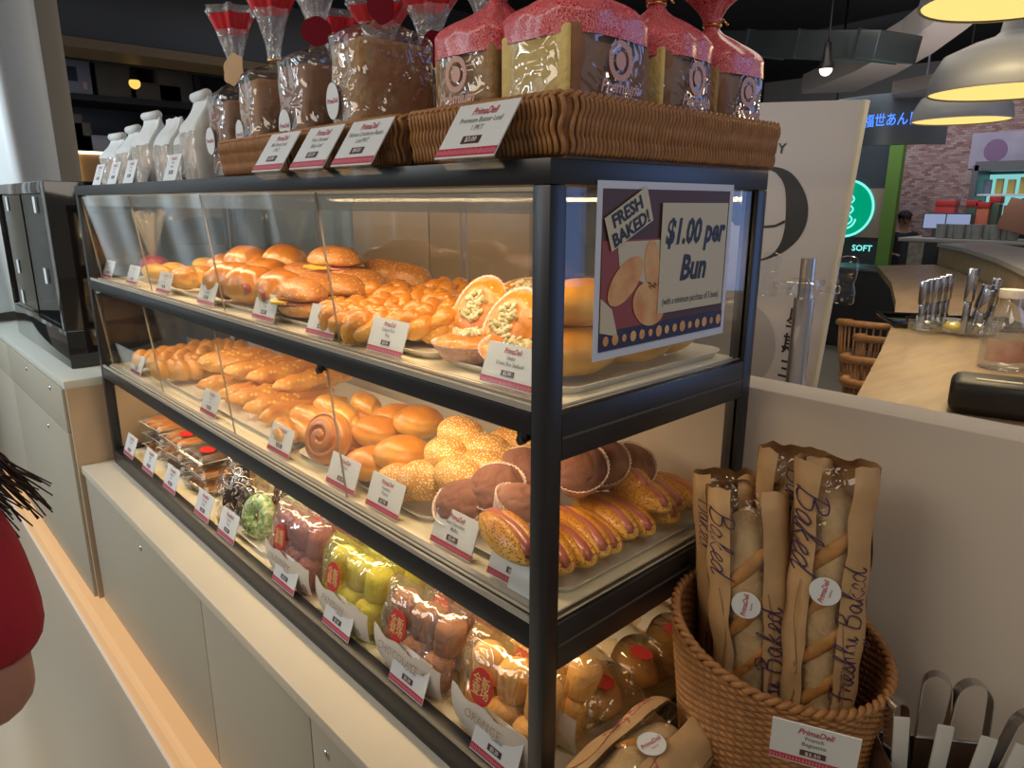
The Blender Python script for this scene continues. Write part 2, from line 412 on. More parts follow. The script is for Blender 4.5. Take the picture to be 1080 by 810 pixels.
M['header'] = film('header_strip', (0.80, 0.80, 0.78), 0.08, 1.0, f0=0.10, haze=0.25, hcol=(0.42, 0.40, 0.37))
obj('header_strip', B().box(-CL+0.03, -PW, 0.012, 0.0145, CH-0.060, CH-0.0285), M['header'], case, smooth=False)
# price rail strips of clear acrylic along the shelf fronts
for zt in (Z1, Z2):
    obj('ticket_rail', B().box(-CL+0.03, -PW, 0.022, 0.030, zt+0.0005, zt+0.004).box(-CL+0.03, -PW, 0.001, 0.006, zt-0.002, zt+0.006), M['acrylic_edge'], case, smooth=False)
# the case's own light strips: slim bars under the top panel and under each shelf
M['led'] = lamp_mat('led_diffuser', WARM, 0.7)
for zt, pw in ((CH-0.029, 5.5), (Z1-0.023, 4.2), (Z2-0.023, 3.4)):
    st = obj('light_strip', B().box(-CL+0.06, -0.06, 0.030, 0.042, zt-0.005, zt-0.0005), M['led'], case, smooth=False)
    l = bpy.data.lights.new('strip_light', 'AREA'); l.shape = 'RECTANGLE'; l.size = CL-0.15; l.size_y = 0.03; l.energy = pw; l.color = WARM
    lo = bpy.data.objects.new('strip_light', l); COL.objects.link(lo); lo.location = (-CL/2, 0.075, zt-0.01); lo.rotation_euler = (R(18), 0, 0)
    lo.parent = case
# ---------------------------------------------------------------- the glossy black pastry case on the left counter
pc = thing('pastry_case', 'glossy black pastry case with sliding glass doors on the drawer counter', 'display case', (-2.285, -0.042, 0.2985))
M['gloss_black'] = mat('gloss_black', (0.010, 0.009, 0.009), 0.08, coat=0.5)
W2, D2, H2 = 0.98, 0.40, 0.642
M['smoke'] = film('smoked_glass', (0.60, 0.62, 0.60), 0.03, 0.9)
obj('base', B().box(-W2, 0, 0, D2, 0, 0.135, bev=0.004), M['gloss_black'], pc, sharp=40)
obj('end_panel', B().box(-0.05, 0, 0, D2, 0.1355, H2, bev=0.003), M['gloss_black'], pc, sharp=40)
obj('end_panel', B().box(-W2, -W2+0.012, 0, D2, 0.1355, H2, bev=0.003), M['gloss_black'], pc, sharp=40)
obj('roof', B().box(-W2+0.012, -0.05, 0, D2, H2-0.04, H2, bev=0.003), M['gloss_black'], pc, sharp=40)
obj('inner_shelf', B().box(-W2+0.015, -0.053, 0.04, D2-0.02, 0.36, 0.368), M['clear'], pc, smooth=False)
for (a, c, y) in ((-W2+0.012, -0.42, 0.012), (-0.45, -0.052, 0.004)):
    g = obj('sliding_door', B().box(a, c, y, y+0.005, 0.14, H2-0.042), M['smoke'], pc, smooth=False)
    obj('door_frame', B().box(c-0.012, c, y-0.003, y+0.008, 0.138, H2-0.041).box(a, a+0.006, y-0.003, y+0.008, 0.138, H2-0.041).box(a, c, y-0.003, y+0.008, 0.136, 0.148), M['gloss_black'], g, smooth=False)
obj('back_panel', B().box(-W2+0.012, -0.05, D2-0.01, D2-0.002, 0.1355, H2-0.041), M['smoke'], pc, smooth=False)
# ---------------------------------------------------------------- price tags
def make_tag(label, loc, rz, lines, price, wd=0.098, ht=0.070, tilt=R(-18), holder=True, group='price tags on the bread display', band=True):
    t = thing('price_tag', label, 'price tag', loc, (tilt, 0, rz), group)
    obj('card', B().box(-wd/2, wd/2, -0.0008, 0.0008, 0, ht), M['white_card'], t, smooth=False)
    s = ht/0.070
    if band: 
        o = obj('red_band', B().box(-wd/2, wd/2, -0.0012, -0.0009, 0.002*s, 0.012*s), M['red_print'], t, smooth=False)
        b = B()
        n = 26
        for i in range(n):
            x = -wd/2+wd*(i+0.5)/n; q = 0.5+0.5*sin(i*2.7)
            b.box(x-wd*0.010, x+wd*0.008, -0.00145, -0.00125, (0.0045-0.001*q)*s, (0.0085+0.0015*q)*s)
        M.setdefault('pink_print', mat('pink_print', (0.66, 0.22, 0.27), 0.5))
        obj('band_lettering', b, M['pink_print'], o, smooth=False)
    def ln(b, txt, size, z, **k): b.text(txt, size, T((0, -0.0014, z)) @ FRONT, **k)
    b = B(); ln(b, 'PrimaDeli', 0.0135*s, ht*0.84, shear=0.35, bold=0.012, squeeze=0.75); obj('brand_lettering', b, M['brand_red'], t, smooth=False)
    b = B(); z = ht*0.68
    for l in lines:
        ln(b, l, 0.0095*s, z, squeeze=0.85, bold=0.006); z -= ht*0.145
    obj('product_lettering', b, M['grey_print'], t, smooth=False)
    pb = B(); pw, ph = 0.015*s, 0.0048*s; zc = ht*0.315
    pb.box(-pw, pw, -0.0016, -0.001, zc-ph, zc+ph, bev=0.0)
    pill = obj('price_pill', pb, M['pill'], t, smooth=False)
    b = B(); b.text(price, 0.0082*s, T((0, -0.0019, zc)) @ FRONT, bold=0.01); obj('price_lettering', b, M['white_print'], pill, smooth=False)
    if holder:
        obj('stand', B().box(-wd/2+0.002, wd/2-0.002, 0.001, 0.0022, 0, ht*1.01).box(-wd/2+0.002, wd/2-0.002, 0.0022, 0.022, 0, 0.0018), M['clear'], t, smooth=False)
    return t
TG = [  # tier, px, py (foot, middle), label, lines, price
 ('u', 113, 296, 'faint price tag farthest left on the top shelf', ['Crisp', 'Pack'], '$2.80'),
 ('u', 138, 300, 'faint price tag in front of the red footed cellophane bag', ['Crisp', '1 PKT'], '$2.80'),
 ('u', 171, 309, 'price tag with a light glare before the yellow finger rolls', ['Corn', 'Stick'], '$1.80'),
 ('u', 216, 324, 'price tag before the crusty round bun on the top shelf', ['Crusty', 'Cheese Bun'], '$2.00'),
 ('u', 276, 334, 'price tag before the glossy sausage buns', ['Sausage', 'Roll'], '$2.10'),
 ('u', 336, 350, 'price tag before the seeded cheese sandwich rolls', ['Ham & Cheese', 'Roll'], '$2.40'),
 ('u', 404, 374, 'price tag before the knotted onion pastries', ['Chicken Floss', 'Ring'], '$2.30'),
 ('u', 532, 412, 'price tag before the tuna pies at the near end of the top shelf', ['Under', 'Cruise Bun Seafood'], '$2.90'),
 ('m', 143, 398, 'price tag farthest left on the middle shelf', ['Butter', 'Roll'], '$1.60'),
 ('m', 219, 440, 'price tag before the long cheese sticks', ['Cheese', 'Stick'], '$2.00'),
 ('m', 294, 498, 'price tag beside the swirl bun on the middle shelf', ['Red Bean', 'Roll'], '$1.70'),
 ('m', 358, 522, 'price tag between the swirl bun and the shiny rolls', ['Coconut', 'Bun'], '$1.70'),
 ('m', 402, 549, 'price tag before the sesame buns', ['Hawaiian', 'Peanut', ], '$1.70'),
 ('m', 474, 585, 'price tag before the big chocolate muffin', ['Rich Chocolate', 'Muffin'], '$2.40'),
 ('m', 538, 618, 'price tag with a small extra card before the hot dog buns', ['Cheese Chicken', 'Hot Dog'], '$2.50'),
 ('l', 136, 488, 'price tag farthest left on the bottom rail', ['Spicy Ball', '3s'], '$3.80'),
 ('l', 156, 504, 'second price tag from the left on the bottom rail', ['Mixed', 'Box'], '$3.80'),
 ('l', 179, 527, 'price tag before the nearest stack of clear boxes', ['Sandwich', 'Box'], '$3.80'),
 ('l', 213, 558, 'price tag before the dark chocolate donut', ['Chocolate', 'Donut'], '$2.00'),
 ('l', 238, 576, 'price tag before the green sprinkled donut', ['Donut', 'Ring'], '$2.00'),
 ('l', 298, 623, 'price tag before the pink bag of cakes', ['Baby Blueberry', 'Chiffon'], '$5.20'),
 ('l', 353, 668, 'price tag before the green bag of cakes', ['Baby Pandan', 'Chiffon'], '$5.20'),
 ('l', 427, 735, 'price tag before the brown bag of cakes', ['Baby Chocolate Chiffon', 'PKT 6 PC'], '$5.20'),
 ('l', 518, 803, 'price tag before the orange bag of cakes', ['Baby Orange', 'Chiffon'], '$5.20'),
 ('t', 280, 182, 'price tag leaning on the farthest wicker basket', ['Milk Bread Loaf', '1 PKT'], '$3.00'),
 ('t', 322, 179, 'left price tag of two leaning on the middle wicker basket', ['Fruit Oatmeal', 'Baby Loaf'], '$3.20'),
 ('t', 369, 175, 'right price tag of two leaning on the middle wicker basket', ['Walnut Cranberry Raisin', 'Loaf PKT'], '$4.50'),
 ('t', 488, 168, 'large price tag leaning on the nearest long wicker basket', ['Premium Butter Loaf', '1 PKT'], '$3.00'),
]
for tier, px, py, lab, lines, price in TG:
    y, z = {'u': (0.040, Z1+0.0045), 'm': (0.040, Z2+0.0045), 'l': (0.014, Z0+0.0005), 't': (-0.032, CH+0.0022)}[tier]
    p = P(px, py, 'y', y)
    t = make_tag(lab, (p.x, y, z), 0, lines, price, wd=0.106 if tier == 't' else 0.100, ht={'u': 0.057, 'm': 0.062, 'l': 0.070, 't': 0.076}[tier], tilt=R(-20) if tier != 't' else R(-34))
    if tier == 't': obj('clip', B().box(-0.045, 0.045, 0.0, 0.075, -0.0015, -0.0005), M['clear'], t, smooth=False, rot=(R(34), 0, 0))
    if px == 538:
        obj('extra_card', B().box(0.0, 0.055, -0.006, -0.0045, -0.002, 0.036), M['white_card'], t, smooth=False, label='small blank lower card')
# ---------------------------------------------------------------- breads
BR = {}
BR['gold'] = bread('golden_crust', (0.66, 0.255, 0.022), (0.86, 0.52, 0.11), 0.40, coat=0.25)
BR['glossy'] = bread('egg_washed_crust', (0.56, 0.195, 0.018), (0.82, 0.44, 0.09), 0.30, coat=0.4, bump=0.1)
BR['yellow'] = bread('yellow_corn_crust', (0.76, 0.40, 0.025), (0.86, 0.56, 0.08), 0.45)
BR['seed'] = bread('seeded_brown_crust', (0.50, 0.18, 0.028), (0.76, 0.38, 0.08), 0.5, spots=(0.80, 0.55, 0.24), sscale=170, amount=0.30)
BR['sesame'] = bread('white_sesame_crust', (0.66, 0.31, 0.04), (0.78, 0.43, 0.08), 0.5, spots=(0.93, 0.80, 0.50), sscale=280, amount=0.40)
BR['cheese'] = bread('cheese_crust', (0.68, 0.27, 0.022), (0.90, 0.56, 0.13), 0.42, bump=1.0, spots=(0.90, 0.55, 0.12), sscale=80, amount=0.34)
BR['floss'] = bread('floss_pastry', (0.68, 0.25, 0.020), (0.92, 0.55, 0.10), 0.38, bump=1.0, coat=0.25, spots=(0.92, 0.55, 0.13), sscale=95, amount=0.24)
BR['spotted'] = bread('chilli_flecked_crust', (0.66, 0.29, 0.028), (0.88, 0.62, 0.18), 0.4, spots=(0.22, 0.05, 0.012), sscale=260, amount=0.36, coat=0.1)
BR['choc'] = bread('chocolate_cake', (0.26, 0.11, 0.075), (0.32, 0.15, 0.10), 0.8, coat=0.0, bump=0.5)
BR['plain'] = bread('pale_glossy_crust', (0.66, 0.30, 0.035), (0.86, 0.55, 0.16), 0.32, coat=0.35, bump=0.1)
M['sausage'] = mat('sausage', (0.42, 0.115, 0.085), 0.32, coat=0.4, sub=0.1)
M['ham'] = mat('ham', (0.62, 0.22, 0.16), 0.4)
M['cheese_slice'] = mat('cheese_slice', (0.86, 0.52, 0.06), 0.4)
M['pink_cup'] = mat('pink_print_cup', (0.80, 0.40, 0.32), 0.6, col2=(0.86, 0.66, 0.55), vscale=160)
M['brown_cup'] = mat('fluted_paper_cup', (0.82, 0.62, 0.52), 0.6)
M['tuna'] = mat('tuna_filling', (0.86, 0.78, 0.55), 0.5, col2=(0.55, 0.52, 0.28), vscale=120, bump=1, bscale=120)
PR = {}
def lump(freq, amp, seed): return lambda d: 1 + amp*noise.noise(d*freq + Vector((seed, 0, seed)))
def reg(kind, root, h): PR[kind] = (root, h); root.location = (0, 0, -50)
def simple(name, b, m): return tag(obj(name, b, m), 'bread', 'bread')
# each prototype sits on z = 0
b = B().blob((0, 0, 0.036), (0.064, 0.044, 0.038), 4, flat=0.12, fn=lambda d: (1-0.11*max(0, cos(d.x*8.5+d.y*1.4))**5)*(1+0.03*noise.noise(d*2)))
s = simple('sausage_bun', b, BR['glossy'])
obj('sausage', B().cyl((0.030, 0.0, 0.040), (0.034, -0.0385, 0.036), 0.0105, 18), M['sausage'], s); reg('sausage', s, 0.072)
b = B()
def swirl(u, v):
    th, r = u*2*PI, v
    ph = ((r*2.3 - th/(2*PI)) % 1.0); g = math.exp(-((ph-0.5)/0.13)**2)*(1 if r > 0.05 else 0)*(r < 0.93)
    z = 0.027*math.sqrt(max(0, 1-r**2.6)) - 0.0085*g*(1-r*0.3)
    return Vector((0.050*r*cos(th), 0.050*r*sin(th), 0.030+z))
vs = b.grid(swirl, 72, 34, cu=True); 
b.grid(lambda u, v: Vector((0.050*cos(u*2*PI)*math.sqrt(max(0, 1-(v)**2)), 0.050*sin(u*2*PI)*math.sqrt(max(0, 1-v**2)), 0.030-0.028*v)), 72, 8, cu=True)
s = simple('swirl_bun', b, BR['glossy']); reg('swirl', s, 0.058)
b = B().blob((0, 0, 0.026), (0.042, 0.040, 0.032), 4, flat=0.3, fn=lump(3, 0.10, 2)); s = simple('crusty_bun', b, BR['seed'] if False else BR['cheese']); reg('crusty', s, 0.055)
b = B().blob((0, 0, 0.020), (0.075, 0.024, 0.022), 4, flat=0.2, fn=lump(2, 0.06, 3)); s = simple('finger_roll', b, BR['yellow']); reg('finger', s, 0.042)
def sandwich(seed):
    b = B().blob((0, 0, 0.040), (0.072, 0.042, 0.030), 4, flat=0.75, fn=lump(2, 0.07, seed)).blob((0, 0, 0.022), (0.070, 0.041, 0.020), 3, flat=0.0)
    s = simple('sandwich_roll', b, BR['seed'])
    c = B(); c.prism([(-0.035, -0.046), (0.02, -0.055), (0.045, -0.038), (0.0, 0.02)], 0.004, T((0, 0, 0.034)) @ RX(R(4))); c.prism([(0.02, 0.046), (0.055, 0.03), (0.05, 0.0), (0.0, 0.0)], 0.004, T((0, 0, 0.036)) @ RX(R(-6)))
    obj('cheese_slice', c, M['cheese_slice'], s, smooth=False)
    obj('ham', B().blob((0.0, -0.006, 0.031), (0.062, 0.040, 0.005), 3, fn=lump(4, 0.08, seed)), M['ham'], s)
    return s
reg('sandwich', sandwich(1), 0.07)
b = B().blob((0, 0, 0.030), (0.070, 0.042, 0.036), 4, flat=0.25, fn=lump(2, 0.06, 5)); s = simple('seeded_loaf', b, BR['seed']); reg('seeded', s, 0.062)
def knot(seed):
    b = B(); n = 72; tw = 4+seed % 2
    for k in range(2):
        pts = []
        for i in range(n):
            a = i/n*2*PI; q = tw*a+k*PI+seed; rr = 0.029+0.009*cos(q)
            pts.append((rr*1.2*cos(a), rr*0.95*sin(a), 0.020+0.009*sin(q)+0.003*sin(3*a+seed)))
        b.tube(pts, lambda t: 0.0118+0.002*sin(t*16*PI+seed), 12, closed=True)
    b.jitter(0.004, 45, seed)
    return simple('knot_pastry', b, BR['floss'])
for i in range(3): reg('knot%d' % i, knot(i+1), 0.046)
def pie():
    s = thing('tuna_pie', 'pie', 'bread')
    obj('paper_cup', B().lathe([(0.033, 0.0), (0.036, 0.001), (0.050, 0.021), (0.0515, 0.024), (0.049, 0.022), (0.035, 0.003)], 120, flute=40, amp=0.018), M['pink_cup'], s)
    obj('bread', B().blob((0, 0, 0.018), (0.047, 0.047, 0.020), 4, flat=0.5, fn=lambda d: 1+0.05*noise.noise(d*3)-(0.35 if d.z > 0.75 else 0)*((d.z-0.75)/0.25)), BR['floss'], s)
    f = B(); rnd = random.Random(4)
    for i in range(46):
        a, q = rnd.random()*6.28, rnd.random()**0.5*0.022
        f.blob((q*cos(a), q*sin(a), 0.031+rnd.random()*0.004), (0.004+rnd.random()*0.004, 0.004, 0.003), 2, rot=(rnd.random()*2, rnd.random()*2, rnd.random()*6))
    obj('filling', f, M['tuna'], s)
    return s
reg('pie', pie(), 0.045)
def muffin():
    s = thing('chocolate_muffin', 'muffin', 'muffin')
    obj('paper_cup', B().lathe([(0.026, 0.0), (0.028, 0.001), (0.0415, 0.038), (0.0445, 0.0465), (0.0425, 0.045), (0.027, 0.002)], 168, flute=42, amp=0.022), M['brown_cup'], s)
    def crack(d): return 1+0.03*noise.noise(d*3.0)-0.05*math.exp(-(noise.noise(d*2.2+Vector((3, 1, 2)))/0.07)**2)*(d.z > 0.5)
    obj('cake', B().blob((0, 0, 0.039), (0.0405, 0.0405, 0.029), 5, flat=0.2, fn=crack), BR['choc'], s)
    return s
reg('muffin', muffin(), 0.062)
def hotdog():
    s = thing('hot_dog_bun', 'bun', 'bread')
    obj('bun', B().blob((0, 0, 0.024), (0.070, 0.029, 0.027), 4, flat=0.25, fn=lambda d: (1-0.26*math.exp(-(d.y/0.20)**2)*(1 if d.z > 0.1 else 0))*(1+0.03*noise.noise(d*2.4))), BR['spotted'], s)
    pts = [(-0.066+0.132*i/20, 0.0015*sin(i*0.6), 0.038-0.010*((i-10)/10)**2) for i in range(21)]
    obj('sausage', B().tube(pts, lambda t: 0.0105*math.sqrt(max(0.02, 1-abs(2*t-1)**8)), 14), M['sausage'], s)
    return s
reg('hotdog', hotdog(), 0.050)
def stick(seed, m, L=0.20, r=0.021):
    pts = [(-L/2+L*i/24, 0.006*sin(i*0.25+seed), r*0.92) for i in range(25)]
    b = B().tube(pts, lambda t: r*(max(0.02, 1-abs(2*t-1)**4)**0.5)*(1+0.06*sin(t*30+seed)), 20)
    b.jitter(0.006, 45, seed)
    return simple('cheese_stick', b, m)
reg('stick', stick(2, BR['cheese']), 0.042); reg('stickplain', stick(5, BR['gold'], 0.19, 0.016), 0.032)
b = B().blob((0, 0, 0.03), (0.10, 0.042, 0.034), 4, flat=0.2, fn=lump(3.5, 0.10, 8)); b.jitter(0.006, 60, 3); s = simple('cheese_loaf', b, BR['cheese']); reg('cheeseloaf', s, 0.062)
def roll():
    b = B().blob((0, 0, 0.023), (0.062, 0.026, 0.026), 4, flat=0.2, fn=lambda d: (1-0.08*max(0, cos(d.x*7+d.y*2.5))**10*(d.z > 0))*(1+0.02*noise.noise(d*3)))
    return simple('long_roll', b, BR['plain'])
reg('roll', roll(), 0.046)
b = B().blob((0, 0, 0.028), (0.047, 0.042, 0.030), 4, flat=0.15, fn=lambda d: (1-0.055*max(0, cos(9*d.z+2*math.atan2(d.y, d.x)))**3*(d.z > -0.1))*(1+0.03*noise.noise(d*2))); s = simple('shiny_roll', b, BR['gold']); reg('shiny', s, 0.055)
b = B().blob((0, 0, 0.026), (0.046, 0.033, 0.029), 4, flat=0.15, fn=lambda d: (1-0.10*math.exp(-(d.x/0.10)**2)*(d.z > 0.2))*(1+0.04*noise.noise(d*2.3))); s = simple('sesame_bun', b, BR['sesame']); reg('sesame', s, 0.052)
b = B()
for i in range(4):
    b.blob((-0.036+0.024*i, 0.006*(1 if i % 2 else -1), 0.028), (0.020, 0.033, 0.026), 4, rot=(0, 0.0, 0.55), flat=0.1)
s = simple('braided_roll', b, BR['plain']); reg('braid', s, 0.054)
b = B().blob((0, 0, 0.032), (0.075, 0.05, 0.036), 4, flat=0.1, fn=lambda d: (1-0.03*max(0, cos(d.x*6-d.y*3))**10)*(1+0.02*noise.noise(d*2))); s = simple('plain_bun', b, BR['plain']); reg('plainbun', s, 0.064)
USED = set(); LOG = []
FOOT = {'sausage': 0.058, 'sandwich': 0.056, 'knot': 0.046, 'pie': 0.062, 'roll': 0.034, 'swirl': 0.042, 'shiny': 0.052, 'sesame': 0.046, 'muffin': 0.050, 'hotdog': 0.040, 'braid': 0.045, 'finger': 0.075, 'crusty': 0.046}
SCALE = {'sausage': 1.28, 'sandwich': 1.20, 'seeded': 1.15, 'knot': 1.28, 'pie': 1.18, 'finger': 1.2, 'crusty': 1.1, 'braid': 1.28, 'stick': 1.3, 'stickplain': 1.3, 'cheeseloaf': 1.2, 'roll': 1.15, 'swirl': 1.12, 'shiny': 1.18, 'sesame': 1.2, 'muffin': 1.12, 'hotdog': 1.10, 'plainbun': 1.0}
def put(kind, px, py, y, rz, label, cat, group, tilt=(0, 0), sc=1.0, shelf=None):
    root, h = PR[kind]; sc = sc*SCALE.get(kind.rstrip('012'), 1.0); h *= sc
    if isinstance(y, tuple): p = P(px, py, 'x', y[0]); p.x -= y[1]
    elif px is None: p = Vector(py)
    else: p = P(px, py, 'y', y)
    yk = kind.rstrip('012'); ymin = 0.050+FOOT.get(yk, 0.04)
    if px is not None and not isinstance(y, tuple) and p.y < ymin: p = P(px, py, 'y', ymin)
    fl = shelf if shelf is not None else (Z1 if p.z > 0.6 else Z2)
    z = p.z - h/2
    if kind in ('swirl', 'pie') and abs(tilt[0]) > 0.9: fl += 0.022
    if isinstance(y, tuple) or px is None:
        z = max(z, fl+0.008)
    elif z < fl+0.008: 
        z = fl+0.008; q = P(px, py, 'z', z+h/2); p = q
        if p.y > 0.43: p = P(px, py, 'y', 0.43)
        if p.y < ymin: p = P(px, py, 'y', ymin)
    LOG.append((kind, px, py, round(p.x, 3), round(p.y, 3), round(z-fl, 3)))
    # tilting is done about the middle, so the middle stays where the photo has it
    rot = Euler((tilt[0], tilt[1], rz)); off = rot.to_matrix() @ Vector((0, 0, h/2))
    loc = Vector((p.x, p.y, z+h/2)) - off
    if kind not in USED:
        USED.add(kind); root.location = loc; root.rotation_euler = rot; root.scale = (sc,)*3; o = root
    else: o = dup(root, loc, rot, scale=sc)
    return tag(o, label, cat, group)
G = {'sausage': ('sausage bun', 'glossy sausage buns on the top shelf'), 'finger': ('bread roll', 'yellow finger rolls on the top shelf'), 'crusty': ('bun', 'crusty buns on the top shelf'),
     'sandwich': ('sandwich roll', 'seeded sandwich rolls on the top shelf'), 'seeded': ('bread roll', 'seeded loaves at the back of the top shelf'), 'knot': ('pastry', 'knotted onion pastries on the top shelf'),
     'pie': ('pie', 'tuna pies in pink paper cups'), 'plainbun': ('bun', 'plain buns behind the poster'), 'braid': ('bread roll', 'braided rolls on the middle shelf'), 'cheeseloaf': ('bread', None),
     'stick': ('bread stick', 'cheese sticks on the middle shelf'), 'stickplain': ('bread stick', 'cheese sticks on the middle shelf'), 'roll': ('bread roll', 'long plain rolls on the middle shelf'), 'swirl': ('bun', None),
     'shiny': ('bun', 'shiny golden buns on the middle shelf'), 'sesame': ('sesame bun', 'sesame buns on the middle shelf'), 'muffin': ('muffin', 'chocolate muffins on the middle shelf'), 'hotdog': ('hot dog bun', 'hot dog buns on the middle shelf')}
